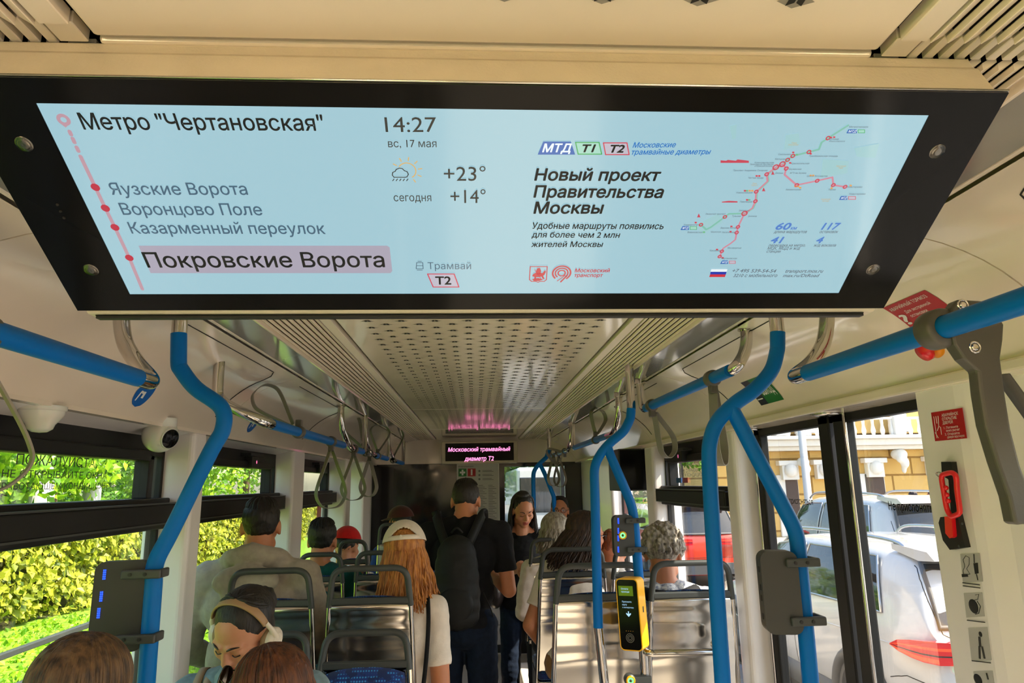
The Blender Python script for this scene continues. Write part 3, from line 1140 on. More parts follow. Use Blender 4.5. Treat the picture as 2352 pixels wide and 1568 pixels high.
st = Layer('map_stations', lit('screen station red', 200, 70, 90), L3)
for c in (main[0], main[1], main[2], main[4], main[5], main[7], (1902, 317), (1858, 349), (1821, 358), (1809, 367), (1806, 387), (1830, 425), (1877, 415), (1914, 425), (1941, 429), (1665, 498), (1610, 516), (1695, 521), (1692, 534), (1658, 577), (1653, 589)):
    big = c in (main[0], main[1], main[7])
    st.disc(c, 0.0042 if big else 0.0030, 14, 0.0024 if big else 0.0014)
st.poly([(1655, 368), (1668, 369), (1672, 367), (1690, 369), (1694, 366), (1720, 369), (1720, 374), (1655, 374)])
st.poly([(1658, 463), (1674, 461), (1694, 462), (1694, 465), (1658, 465)])
for x, y in ((1775, 398), (1754, 436), (1605, 496)):
    st.poly([(x, y-6), (x+4, y+3), (x-4, y+3)])
st.done()
nm = Layer('map_station_names', lit('screen map ink', 96, 112, 122), L3)
for t, x0, x1, y in (('Метрогородок', 1950, 1994, 293), ('Бульвар', 1905, 1926, 321), ('Рокоссовского', 1904, 1940, 326), ('Преображенская площадь', 1858, 1924, 360), ('Сокольники', 1787, 1816, 356),
                     ('Митьково', 1780, 1805, 367), ('Комсомольская', 1733, 1777, 375), ('Ленинградский, Ярославский', 1722, 1776, 379), ('и Казанский вокзалы', 1733, 1774, 383),
                     ('Красносельская', 1817, 1858, 377), ('Бауманская', 1812, 1840, 390), ('МГТУ им. Баумана', 1814, 1851, 399), ('Проспект Академика Сахарова', 1684, 1762, 393), ('Чистые пруды', 1718, 1753, 410),
                     ('Дворцы', 1780, 1798, 399), ('Авиамоторная', 1804, 1839, 437), ('Шоссе Энтузиастов', 1853, 1900, 406), ('Перово', 1902, 1919, 437), ('Новогиреево', 1946, 1980, 431),
                     ('Новогиреево', 1950, 1987, 447), ('Новокузнецкая', 1691, 1728, 444), ('Павелецкая', 1699, 1727, 465), ('Тульская', 1681, 1701, 498), ('Даниловский рынок', 1697, 1721, 485),
                     ('Донской монастырь', 1718, 1738, 498), ('Ленинский проспект', 1620, 1666, 493), ('Университет', 1570, 1604, 518), ('Вавиловская', 1579, 1613, 535), ('Черёмушкинский рынок', 1632, 1656, 534),
                     ('Верхние Котлы', 1655, 1690, 525), ('Нагатинская', 1658, 1688, 535), ('Москворечье', 1671, 1702, 571), ('Каховская', 1630, 1655, 577), ('Чертановская', 1656, 1692, 595)):
    nm.text(t, x0, y, x1, y, y-3.6, 0.01)
nm.done()
og = Layer('map_park_names', lit('screen map ochre', 196, 176, 130), L3)
for t, x0, x1, y in (('Парк', 1818, 1830, 330), ('Сокольники', 1810, 1833, 334), ('Лефортовский', 1920, 1942, 383), ('парк', 1926, 1936, 387), ('Парк', 1728, 1738, 423), ('Горького', 1725, 1740, 427), ('Кузьминский', 1886, 1907, 459), ('лесопарк', 1888, 1904, 463)):
    og.text(t, x0, y, x1, y, y-3.4, 0.01)
og.done()
for cc, pts in ((lit('screen icon orange', 226, 160, 80), ((1827, 428), (1833, 428), (1838, 431), (1862, 403), (1868, 403), (1722, 438), (1728, 438), (1954, 426), (1910, 432))),
                (lit('screen icon green', 110, 186, 130), ((1716, 438), (1721, 459), (1830, 355), (1617, 533))),
                (lit('screen icon red', 206, 60, 80), ((1815, 374), (1822, 350), (1862, 353), (1909, 316), (1916, 315), (1738, 404), (1744, 404), (1711, 438), (1716, 459), (1598, 511), (1680, 520), (1678, 532), (1647, 573), (1660, 592)))):
    l = Layer('map_transfer_icons', cc, L3)
    for x, y in pts:
        l.poly([(x-2.5, y-1.8), (x+2.5, y-1.8), (x+2.5, y+1.8), (x-2.5, y+1.8)])
    l.done()
# ================================================================== GRAB RAILS AND POLES
RR = 0.019
def rail(name, label, blue, chromes, loc, cat='grab rail', group=None, sockets=(), r=RR):
    root = thing(name, label, cat, loc, group)
    for pts, fr in blue:
        mb = MB()
        mb.tube(fillet(pts, fr), r+0.0008, 20)
        mb.build('blue_sleeve', M['blue'], root)
    for pts, fr in chromes:
        mb = MB()
        mb.tube(fillet(pts, fr), r, 20)
        mb.build('chrome_tube', M['chrome'], root)
    for p in sockets:
        mb = MB()
        p = V(p)
        mb.cyl(p, p+V((0, 0, 0.05)), r+0.005, 20)
        mb.tube([p+V((0, 0, -0.003)), p+V((0, 0, 0.006))], r+0.0075, 20)
        mb.build('ceiling_socket', M['chrome'], root)
    return root
def P(px, py, y):
    return atY(px, py, y)

XL, XR, ZR = -0.752, 0.792, 2.045
# near rails, left and right
a = P(368, 885, 1.60)
t = [P(272, 722, 1.66), P(278, 775, 1.66), P(312, 832, 1.63), V((XL-0.004, 1.600, ZR+0.008)), V((XL, 1.45, ZR))]
t[0].z += 0.08
rail('grab_rail', 'near left blue grab rail ending in a curved chrome arm under the display', [([(XL, -1.6, ZR), (XL, 1.535, ZR)], 0.05)],
     [(t[:3]+[V((XL, 1.625, ZR)), V((XL, 1.53, ZR))], 0.085)], (XL, 1.0, ZR), sockets=[])
t = [P(1907, 722, 1.66), P(1900, 775, 1.66), P(1868, 832, 1.63)]
t[0].z += 0.08
rail('grab_rail', 'near right blue grab rail with wide grey strap clamped on it', [([(XR, -1.6, ZR), (XR, 1.545, ZR)], 0.05)],
     [(t+[V((XR, 1.635, ZR)), V((XR, 1.54, ZR))], 0.085)], (XR, 1.0, ZR))
# left second rail
yl1 = 2.42
q = P(510, 745, yl1)
rail('grab_rail', 'left blue rail over the hooded man, with flipped-up strap', [([(XL, 2.55, ZR-0.015), (XL, 3.95, ZR-0.015)], 0.05)],
     [([V((q.x, yl1, 2.29)), V((q.x, yl1, 2.17)), V((q.x+0.003, yl1+0.0, 2.10)), V((XL, yl1+0.03, ZR-0.015)), V((XL, 2.56, ZR-0.015))], 0.09),
      ([V((XL, 3.94, ZR-0.015)), V((XL, 3.97, ZR-0.015))], 0.01)],
     (XL, 2.5, ZR), sockets=[V((q.x, yl1, 2.262))])
for nm, y0, y1, lab in (('grab_rail', 4.03, 4.62, 'left middle chrome-ended rail holding the pair of hanging straps'), ('grab_rail', 4.90, 5.90, 'left far blue rail before the black partition'), ('grab_rail', 6.22, 7.2, 'farthest left rail beside the black glass partition')):
    z = ZR-0.02
    rail(nm, lab, [([(XL, y0+0.30, z), (XL, y1, z)], 0.05)],
         [([V((XL-0.035, y0, 2.30)), V((XL-0.035, y0, z+0.12)), V((XL, y0+0.14, z)), V((XL, y0+0.31, z))], 0.14),
          ([V((XL, y1-0.01, z)), V((XL, y1+0.05, z)), V((XL-0.005, y1+0.12, z+0.10)), V((XL-0.008, y1+0.12, 2.30))], 0.09)],
         (XL, y0, z), sockets=[V((XL-0.035, y0, 2.262))])
# right second rail (over the door, higher)
z2 = 2.135
a = P(1712, 745, 2.06)
rail('grab_rail', 'right blue rail over the doorway with short chrome elbow', [([(0.803, 2.055, z2), (0.803, 3.12, z2)], 0.05)],
     [([V((a.x+0.002, 2.06, 2.31)), V((a.x, 2.06, 2.21)), V((0.815, 2.03, z2+0.004)), V((0.803, 2.10, z2))], 0.05),
      ([V((0.803, 3.11, z2)), V((0.803, 3.18, z2)), V((0.80, 3.20, 2.20)), V((0.80, 3.20, 2.31))], 0.06)],
     (0.8, 2.06, z2), sockets=[V((a.x+0.001, 2.06, 2.268)), V((0.80, 3.20, 2.262))])
for y0, y1, lab in ((3.70, 5.40, 'right middle rail with a ring strap beside the forked pole'), (5.6, 7.2, 'far right rail over the women near the cab door')):
    z = 2.07
    rail('grab_rail', lab, [([(0.795, y0+0.35, z), (0.795, y1, z)], 0.05)],
         [([V((0.80, y0, 2.31)), V((0.80, y0, z+0.09)), V((0.795, y0+0.12, z)), V((0.795, y0+0.36, z))], 0.12),
          ([V((0.795, y1-0.01, z)), V((0.795, y1+0.08, z)), V((0.80, y1+0.12, z+0.09)), V((0.80, y1+0.12, 2.31))], 0.09)],
         (0.8, y0, z), sockets=[V((0.80, y0, 2.262))])

# poles
YP = 1.75
def pole_pts(px, y):
    return [P(a, b, y) for a, b in px]
lp = pole_pts([(411, 766), (410, 840), (448, 890), (508, 935), (512, 985), (482, 1040), (396, 1215), (358, 1290), (353, 1340), (336, 1568)], YP)
lp += [V((lp[-1].x, YP, 0.0))]
lt = P(411, 730, YP)
lp_s = [lp[0]] + spline(lp[1:9], 5) + lp[9:]
rail('grab_pole', 'left blue pole bent like an elbow, grey charging box clamped to it', [(lp_s, 0.02)], [([V((lp[0].x, YP, 2.33)), V(lp[0])+V((0, 0, -0.01))], 0.01)], (lp[-1].x, YP, 0), 'pole')
r1 = pole_pts([(1786, 763), (1786, 800), (1772, 850), (1735, 893), (1690, 925), (1650, 965), (1632, 1010), (1629, 1065), (1636, 1200), (1660, 1568)], YP)
r1 += [V((r1[-1].x+0.0, YP, 0.0))]
r1_s = [r1[0]] + spline(r1[1:9], 6) + r1[9:]
r2 = pole_pts([(1678, 934), (1700, 975), (1745, 1062), (1800, 1165), (1828, 1225), (1836, 1290), (1862, 1568)], YP)
r2 += [V((r2[-1].x, YP, 0.0))]
r2_s = [r2[0]] + spline(r2[1:6], 6) + r2[6:]
rail('grab_pole', 'near right blue pole forking into two legs before the door', [(r1_s, 0.02), (r2_s, 0.02)], [([V((r1[0].x, YP, 2.33)), V(r1[0])+V((0, 0, -0.01))], 0.01)], (r1[-1].x, YP, 0), 'pole')
YP2 = 2.90
s1 = pole_pts([(1450, 938), (1448, 960), (1432, 990), (1400, 1018), (1378, 1045), (1366, 1075), (1366, 1120), (1374, 1441)], YP2)
s1_s = [s1[0]] + spline(s1[1:7], 6) + [s1[7]]
s2 = pole_pts([(1394, 1022), (1404, 1050), (1430, 1110), (1450, 1160), (1457, 1200), (1468, 1334)], YP2)
s2_s = spline(s2[:5], 6) + [s2[5]]
p3 = rail('grab_pole', 'farther forked blue pole with chrome feet, yellow card reader on it', [(s1_s, 0.02), (s2_s, 0.02)],
     [([V((s1[0].x, YP2, 2.33)), s1[0]+V((0, 0, -0.01))], 0.01), ([s1[7]+V((0, 0, 0.01)), V((P(1388, 1568, YP2).x, YP2, P(1388, 1568, YP2).z)), V((P(1388, 1568, YP2).x+0.005, YP2, 0.0))], 0.01),
      ([s2[5]+V((0, 0, 0.01)), P(1482, 1568, YP2), V((P(1482, 1568, YP2).x+0.01, YP2, 0.0))], 0.01)], (s1[7].x, YP2, 0), 'pole')
YP4 = 6.3
s1 = pole_pts([(1262, 1030), (1255, 1050), (1236, 1068), (1226, 1085), (1225, 1110), (1227, 1230)], YP4)
s2 = pole_pts([(1240, 1066), (1250, 1085), (1262, 1115), (1272, 1140), (1277, 1230)], YP4)
rail('grab_pole', 'farthest forked blue pole in front of the cab window', [([s1[0]]+spline(s1[1:5], 5)+[s1[5], V((s1[5].x, YP4, 0.0))], 0.02), (spline(s2[:4], 5)+[s2[4], V((s2[4].x, YP4, 0.0))], 0.02)],
     [([V((s1[0].x, YP4, 2.33)), s1[0]+V((0, 0, -0.01))], 0.01)], (s1[5].x, YP4, 0), 'pole')

# ------------------------------------------------------------------ hanging straps
def strap(label, c, length, width, swing=(0, 0), twist=0.0, up=False, bw=0.029):
    """flat webbing loop gripped by a collar round the rail (rail runs along Y)"""
    c = V(c)
    root = thing('hanging_strap', label, 'strap', c, 'hanging straps on the grab rails')
    mb = MB()
    prof = [(0.0185, -0.020), (0.026, -0.017), (0.027, 0.017), (0.0185, 0.020)]
    Mx = Matrix.Translation(c) @ Matrix.Rotation(math.pi/2, 4, 'X')
    mb.lathe([(0.0204, -0.022), (0.0275, -0.019), (0.0285, 0.0), (0.0275, 0.019), (0.0204, 0.022)], Mx, 24)
    s = 1 if up else -1
    mb.box((c.x-0.013, c.y-0.016, c.z+s*0.052 if s < 0 else c.z+0.02), (c.x+0.013, c.y+0.016, c.z-0.02 if s < 0 else c.z+0.052))
    mb.build('collar', M['midgrey'], root, bevel=0.004)
    R = Matrix.Rotation(twist, 3, 'Z') @ Matrix.Rotation(swing[0], 3, 'Y') @ Matrix.Rotation(swing[1], 3, 'X')
    L, Wd = length, width/2
    pts = [(0.006, -0.04), (Wd*0.42, -L*0.35), (Wd*0.92, -L*0.66), (Wd, -L*0.82), (Wd*0.62, -L*0.965), (0, -L), (-Wd*0.62, -L*0.965), (-Wd, -L*0.82), (-Wd*0.92, -L*0.66), (-Wd*0.42, -L*0.35), (-0.006, -0.04)]
    path = [c + R @ V((x, 0, z if not up else -z)) for x, z in pts]
    path = spline(path, 7)
    mb = MB()
    mb.sweep(path, [(-bw/2, -0.0016), (bw/2, -0.0016), (bw/2, 0.0016), (-bw/2, 0.0016)], up=R @ V((1, 0, 0.001)) if False else None, smooth=False) if False else None
    axis = R @ V((0, 1, 0))
    vs, fs = [], []
    n = len(path)
    for i, p in enumerate(path):
        a = path[max(0, i-1)]
        b = path[min(n-1, i+1)]
        tn = (b-a).normalized()
        nm = tn.cross(axis).normalized()*0.0017
        h = axis*(bw/2)
        vs += [p-h-nm, p+h-nm, p+h+nm, p-h+nm]
    for i in range(n-1):
        for k in range(4):
            j = (k+1) % 4
            fs.append((i*4+k, i*4+j, (i+1)*4+j, (i+1)*4+k))
    mb.add(vs, fs, False)
    mb.build('loop', M['strap'], root)
    return root
strap('grey strap loop cut by the left edge of the picture, near window', (XL-0.01, 1.06, ZR), 0.25, 0.17, (0.0, 0.0), 0.7)
strap('grey strap flipped up over the left rail, above the hooded man', (XL, 2.95, ZR-0.015), 0.25, 0.125, (-0.75, -0.25), 0.8, up=True)
strap('long grey strap hanging open against the left window pillar', (XL, 3.62, ZR-0.015), 0.34, 0.17, (-0.04, 0.0), 0.75)
strap('grey strap loop hanging left of its crossed neighbour before black partition', (XL, 4.30, ZR-0.02), 0.31, 0.17, (-0.02, 0), 0.8)
strap('slimmer grey strap loop crossing in front of black partition', (XL, 4.95, ZR-0.02), 0.30, 0.19, (0.03, 0), -0.8)
strap('grey strap flipped upwards against the far left ceiling', (XL, 4.78, ZR-0.02), 0.30, 0.16, (-0.5, -0.2), 0.9, up=True)
strap('dark grey strap standing upright on the far left rail', (XL, 5.35, ZR-0.02), 0.24, 0.17, (0.10, 0), 0.7, up=True)
strap('small grey strap upright at the far end of the left rail', (XL, 6.35, ZR-0.02), 0.30, 0.18, (0.08, 0), 0.7, up=True)
strap('grey strap hanging behind the near forked pole, edge-on', (0.803, 2.22, z2), 0.29, 0.085, (-0.10, 0), 0.9, bw=0.030)
strap('grey strap swinging sideways below the door rail', (0.803, 3.02, z2), 0.26, 0.12, (-0.55, 0), 0.7, bw=0.028)
strap('grey strap standing up as a loop beside the second right rail', (0.795, 4.45, 2.07), 0.21, 0.15, (0.25, 0), 0.7, up=True)
strap('grey strap ring seen lying nearly flat on the far right rail', (0.795, 6.02, 2.07), 0.20, 0.17, (0.9, 1.15), 0.3)
strap('left one of two strap loops hanging in front of the cab window', (0.720, 6.25, 2.07), 0.30, 0.16, (0.02, 0), 0.8)
strap('right one of two strap loops hanging in front of the cab window', (0.795, 6.45, 2.07), 0.31, 0.14, (-0.02, 0), -0.8)

# broad moulded strap with two screws on the near right rail
root = thing('hanging_strap', 'broad dark grey moulded strap with two screws on the near right rail', 'strap', (XR, 1.09, ZR), 'hanging straps on the grab rails')
c = V((XR, 1.085, ZR))
Mx = Matrix.Translation(c) @ Matrix.Rotation(math.pi/2, 4, 'X')
mb = MB()
mb.lathe([(0.0204, -0.022), (0.030, -0.021), (0.0335, -0.016), (0.0345, 0.0), (0.0335, 0.016), (0.030, 0.021), (0.0204, 0.022)], Mx, 32)
mb.build('collar', M['midgrey'], root)
pts = [P(2232, 690, 1.062), P(2205, 745, 1.062), P(2222, 800, 1.062), P(2262, 850, 1.06), P(2280, 930, 1.055), P(2305, 1030, 1.05), P(2338, 1110, 1.045), P(2352, 1195, 1.04)]
band = [(2200, 2262, 686, 690), (2188, 2290, 705, 712), (2182, 2308, 740, 745), (2192, 2306, 790, 780), (2214, 2300, 822, 822), (2246, 2306, 850, 868), (2252, 2312, 905, 912), (2264, 2324, 975, 985), (2290, 2346, 1060, 1070), (2318, 2372, 1140, 1140), (2330, 2384, 1198, 1192), (2336, 2384, 1206, 1200)]
left = [P(a, ya, 1.058) for a, b, ya, yb in band]
right = [P(b, yb, 1.058) for a, b, ya, yb in band]
vs, fs = [], []
n = len(band)
th = V((0, 0.026, 0))
for l, r in zip(left, right):
    vs += [l, r, r+th, l+th]
for i in range(n-1):
    for k in range(4):
        j = (k+1) % 4
        fs.append((i*4+j, i*4+k, (i+1)*4+k, (i+1)*4+j))
fs += [(0, 1, 2, 3), ((n-1)*4+3, (n-1)*4+2, (n-1)*4+1, (n-1)*4)]
mb = MB()
mb.add(vs, fs, False)
mb.build('grip_band', M['midgrey'], root, bevel=0.006, seg=3)
# returning half of the loop, out to the right
l2 = [P(2300, 860, 1.10), P(2372, 960, 1.11), P(2440, 1060, 1.12), P(2450, 1150, 1.12), P(2400, 1200, 1.09), P(2362, 1200, 1.07)]
mb = MB()
mb.sweep(spline(l2, 6), [(-0.002, -0.016), (0.002, -0.016), (0.002, 0.016), (-0.002, 0.016)], up=V((0, 1, 0)))
mb.build('loop', M['midgrey'], root)
for px, py in ((2212, 700), (2240, 797)):
    mb = MB()
    p = P(px, py, 1.0575)
    mb.lathe([(0.0001, 0.0012), (0.0035, 0.0014), (0.0058, 0.0008), (0.0062, -0.003)], Matrix.Translation(p) @ Matrix.Rotation(math.pi/2, 4, 'X'), 18)
    mb.lathe([(0.0075, 0.0002), (0.0092, 0.0014), (0.0105, 0.0)], Matrix.Translation(p) @ Matrix.Rotation(math.pi/2, 4, 'X'), 18)
    mb.build('screw', M['steel'], root)
# ================================================================== SEATS
def seat(label, x0, x1, y, ztop, zseat, face=1, floor_z=0.0, wide=0.03, group='tram seats'):
    """face=+1: sitter looks forward (we see the steel back); -1: looks at us. x0,x1 at the top of the grab hoop"""
    xm, hw = (x0+x1)/2, (x1-x0)/2
    root = thing('tram_seat', label, 'seat', (xm, y, floor_z), group)
    f = face
    zc = ztop-0.135 if f > 0 else ztop-0.115           # top of the steel back
    rt = 0.0135
    def X(u, z):                                         # widening towards the seat
        t = (ztop-z)/(ztop-zseat)
        return xm + u*(hw - rt + wide*t)
    def Yb(z):                                           # back leans: top is rearwards
        t = (z-zseat)/(ztop-zseat)
        return y - f*0.10*t + f*0.10
    mb = MB()
    pts = [V((X(-1, zc-0.02), Yb(zc-0.02), zc-0.02)), V((X(-0.97, ztop-0.03), Yb(ztop), ztop-0.02)), V((X(-0.90, ztop), Yb(ztop), ztop)), V((X(0.90, ztop), Yb(ztop), ztop)), V((X(0.97, ztop-0.03), Yb(ztop), ztop-0.02)), V((X(1, zc-0.02), Yb(zc-0.02), zc-0.02))]
    mb.tube(fillet([pts[0], V((X(-0.94, ztop), Yb(ztop), ztop)), V((X(0.94, ztop), Yb(ztop), ztop)), pts[5]], 0.055, 8), rt, 14)
    mb.build('grab_hoop', M['grey'], root)
    mb = MB()
    mb.box((X(-0.97, zc), Yb(zc)-0.012, zc-0.012), (X(0.97, zc), Yb(zc)+0.012, zc+0.016))
    mb.build('cross_bar', M['grey'], root, bevel=0.006)
    for u in (-1, 1):
        mb = MB()
        mb.tube([V((X(u, zc-0.015), Yb(zc-0.015), zc-0.015)), V((X(u, zseat+0.12), Yb(zseat+0.12), zseat+0.12)), V((X(u, zseat-0.06), Yb(zseat-0.06), zseat-0.06))], 0.0115, 12)
        mb.build('side_tube', M['chrome'], root)
    # steel shell, gently bowed
    nx, nz = 14, 54
    vs, fs = [], []
    for j in range(nz+1):
        z = zc-0.012 + (zseat-0.05-zc+0.012)*j/nz
        for i in range(nx+1):
            u = -0.96 + 1.92*i/nx
            s_ = j/nz
            bow = 0.018*(1-u*u) + 0.010*math.sin(s_*6.0) + 0.0045*math.sin(s_*46)*max(0, 1-s_/0.42)**0.7 + 0.004*math.exp(-((s_-0.40-0.03*u*u)/0.03)**2)
            vs.append(V((X(u, z), Yb(z) - f*0.004 - f*bow*0.6, z)))
    n1 = len(vs)
    vs += [v + V((0, f*0.006, 0)) for v in vs]
    for j in range(nz):
        for i in range(nx):
            a = j*(nx+1)+i
            q = (a, a+1, a+nx+2, a+nx+1)
            fs.append(q if f < 0 else q[::-1])
            q2 = tuple(n1+k for k in q)
            fs.append(q2[::-1] if f < 0 else q2)
    for i in range(nx):
        for a in (i, nz*(nx+1)+i):
            fs.append((a, a+1, n1+a+1, n1+a))
    mb = MB()
    mb.add(vs, fs, True)
    mb.build('back_shell', M['steel'], root)
    # padding on the sitter's side
    mb = MB()
    nz2 = 10
    vs, fs = [], []
    ztp = zc+0.022 if f > 0 else zc-0.004
    for j in range(nz2+1):
        z = ztp + (zseat+0.05-ztp)*j/nz2
        for i in range(nx+1):
            u = -0.90 + 1.80*i/nx
            edge = (1-abs(u/0.9)**6)*(1-abs(2*j/nz2-1)**8)
            top_round = (0.018 if f > 0 else 0.032)*abs(u)**2.5 if j == 0 else 0
            vs.append(V((X(u, z), Yb(z) + f*(0.012+0.034*edge), z - top_round)))
    m1 = len(vs)
    vs += [V((v.x, Yb(v.z)+f*0.004, v.z)) for v in vs]
    for j in range(nz2):
        for i in range(nx):
            a = j*(nx+1)+i
            q = (a, a+1, a+nx+2, a+nx+1)
            fs.append(q if f > 0 else q[::-1])
    for i in range(nx):
        for a in (i, nz2*(nx+1)+i):
            fs.append((a, a+1, m1+a+1, m1+a))
    for j in range(nz2):
        for a in (j*(nx+1), j*(nx+1)+nx):
            fs.append((a, a+nx+1, m1+a+nx+1, m1+a))
    mb.add(vs, fs, True)
    mb.build('backrest_pad', M['moquette'], root)
    ya, yb = sorted((y+f*0.08, y+f*0.50))
    mb = MB()
    mb.box((xm-hw-wide*0.5, ya, zseat-0.05), (xm+hw+wide*0.5, yb, zseat))
    mb.build('cushion', M['moquette'], root, bevel=0.022, seg=3)
    mb = MB()
    mb.box((xm-hw-wide*0.4, ya, zseat-0.075), (xm+hw+wide*0.4, yb, zseat-0.05))
    mb.build('seat_pan', M['steel'], root, bevel=0.005)
    mb = MB()
    mb.box((xm-0.09, min(y+f*0.14, y+f*0.44), floor_z), (xm+0.09, max(y+f*0.14, y+f*0.44), zseat-0.075))
    mb.build('pedestal', M['grey'], root, bevel=0.01)
    return root
def seat_px(label, pa, pb, y, zseat, face=1, fl=0.0, **k):
    a, b = atY(*pa, y), atY(*pb, y)
    return seat(label, a.x, b.x, y, (a.z+b.z)/2-0.012, zseat, face, fl, **k)
# raised podiums carry the forward facing rows
mb = MB()
mb.box((-1.215, 2.98, 0.0), (-0.24, 6.5, 0.30))
struct(mb.build('floor_podium_left', M['floor'], bevel=0.01))
mb = MB()
mb.box((0.36, 2.98, 0.0), (1.225, 6.2, 0.30))
struct(mb.build('floor_podium_right', M['floor'], bevel=0.01))
YS = 3.02
seat_px('steel-backed seat the man in the grey hoodie sits on, beside the left windows', (524, 1305), (720, 1303), YS, 0.76, 1, 0.30)
seat_px('steel-backed aisle seat below the woman in the white cap', (753, 1298), (947, 1298), YS, 0.76, 1, 0.30)
seat_px('steel-backed seat behind the chrome foot of the forked pole, yellow reader at its edge', (1272, 1293), (1478, 1290), YS+0.02, 0.76, 1, 0.30)
seat_px('steel-backed seat of the grey curly-haired person beside the door pillar', (1490, 1288), (1682, 1284), YS+0.02, 0.76, 1, 0.30)
seat_px('seat with blue dotted pad turned towards us, in front of the white cap', (738, 1446), (945, 1444), 2.86, 0.55, -1, 0.0, wide=0.05)
seat_px('seat turned towards us behind the woman with headphones', (522, 1450), (716, 1450), 2.86, 0.55, -1, 0.0, wide=0.05)
seat_px('seat with dark hoop behind the dark-haired woman with glasses', (1238, 1257), (1390, 1255), 3.85, 0.80, 1, 0.30)
seat_px('seat with bald passenger, beyond the charging box on the farther pole', (1405, 1257), (1540, 1255), 3.85, 0.80, 1, 0.30)
seat_px('seat of the person in teal by the left windows', (684, 1268), (790, 1268), 3.95, 0.76, 1, 0.30)
seat_px('aisle seat in the second left row, empty hoop showing', (815, 1264), (905, 1264), 3.95, 0.76, 1, 0.30)
seat_px('seat hoop in front of the red cap, third left row', (776, 1238), (846, 1238), 4.75, 0.76, 1, 0.30)
seat_px('seat of the passenger in the brown cap', (868, 1200), (945, 1200), 5.55, 0.80, 1, 0.30)
seat_px('seat of the woman with long grey hair', (1216, 1235), (1300, 1234), 4.65, 0.84, 1, 0.30)
a = atY(188, 1606, 1.56)
seat('seat of the person with brown greying hair, below the lower left corner', a.x-0.18, a.x+0.18, a.y-0.17, 0.92, a.z-0.80, 1, 0.0, group='tram seats')
a = atY(612, 1606, 1.92)
seat('seat of the person with auburn hair, below the bottom edge', a.x-0.18, a.x+0.18, a.y-0.17, 0.82, a.z-0.80, 1, 0.0, group='tram seats')
# ================================================================== PEOPLE
def skinmat(name, c, lip):
    return [mat(name, c, 0.5, sss=0.12, var=0.06, vscale=20, bump=0.03, bscale=180), mat(name+' lips', lip, 0.4)]
SK_FAIR = skinmat('fair skin', rgb(200, 138, 104), rgb(168, 88, 78))
SK_WARM = skinmat('warm skin', rgb(196, 128, 90), rgb(170, 92, 78))
SK_TAN = skinmat('tanned skin', rgb(186, 118, 82), rgb(156, 84, 70))
def hairmat(name, c, c2, rough=0.55):
    return mat(name, c, rough, col2=c2, vscale=34, stretch=(2.2, 2.2, 0.35), bump=0.35, bscale=70)
HR_DARK = hairmat('dark brown hair', rgb(32, 22, 16), rgb(16, 11, 8))
HR_BLACK = hairmat('black hair', rgb(17, 15, 13), rgb(9, 8, 7))
HR_BROWN = hairmat('brown hair', rgb(66, 42, 26), rgb(30, 18, 12))
HR_AUBURN = hairmat('auburn hair', rgb(104, 58, 30), rgb(58, 30, 16))
HR_GINGER = hairmat('ginger blonde hair', rgb(206, 138, 66), rgb(140, 80, 32))
HR_GREY = hairmat('long grey hair', rgb(184, 176, 160), rgb(126, 116, 100))
HR_SALT = hairmat('grey curly hair', rgb(176, 166, 150), rgb(96, 86, 74))
HR_REDB = hairmat('cropped reddish hair', rgb(150, 84, 50), rgb(110, 58, 34))
def cloth(name, c, rough=0.85, var=0.10, bump=0.12):
    return mat(name, c, rough, var=var, vscale=40, spec=0.3, sheen=0.15 if max(c) > 0.05 else 0.0, bump=bump, bscale=160)
CL = dict(hoodie=cloth('grey marl hoodie', rgb(166, 156, 142)), denim=cloth('pale denim jacket', rgb(112, 134, 140), var=0.2), black=cloth('black cotton', (0.006, 0.006, 0.007)),
          jeans=cloth('dark blue jeans', rgb(16, 30, 50), var=0.25), jeans_l=cloth('washed blue jeans', rgb(126, 146, 158), var=0.35), white=cloth('white cotton', rgb(226, 214, 200), var=0.05),
          teal=cloth('teal shirt', rgb(0, 78, 72)), red=cloth('red jersey', rgb(206, 16, 14)), brown=cloth('brown cap cloth', rgb(72, 30, 22)), blue=cloth('blue shirt', rgb(14, 48, 110)),
          cap=cloth('white cap cloth', rgb(222, 210, 194), var=0.04), pattern=mat('white patterned shirt', rgb(226, 226, 222), 0.8, col2=rgb(110, 116, 140), vscale=60), dark=cloth('dark trousers', rgb(30, 30, 34)),
          tan=cloth('tan trousers', rgb(150, 112, 72)), beige=cloth('beige knit', rgb(170, 150, 126)))
EYE_W = mat('eye white', (0.75, 0.72, 0.68), 0.2)
EYE_D = mat('iris and lashes', rgb(40, 26, 18), 0.3)
LENS = glass('spectacle lens', (0.85, 0.86, 0.86))
TORTOISE = mat('tortoiseshell', rgb(60, 32, 14), 0.12, coat=0.6, col2=rgb(18, 10, 6), vscale=60)

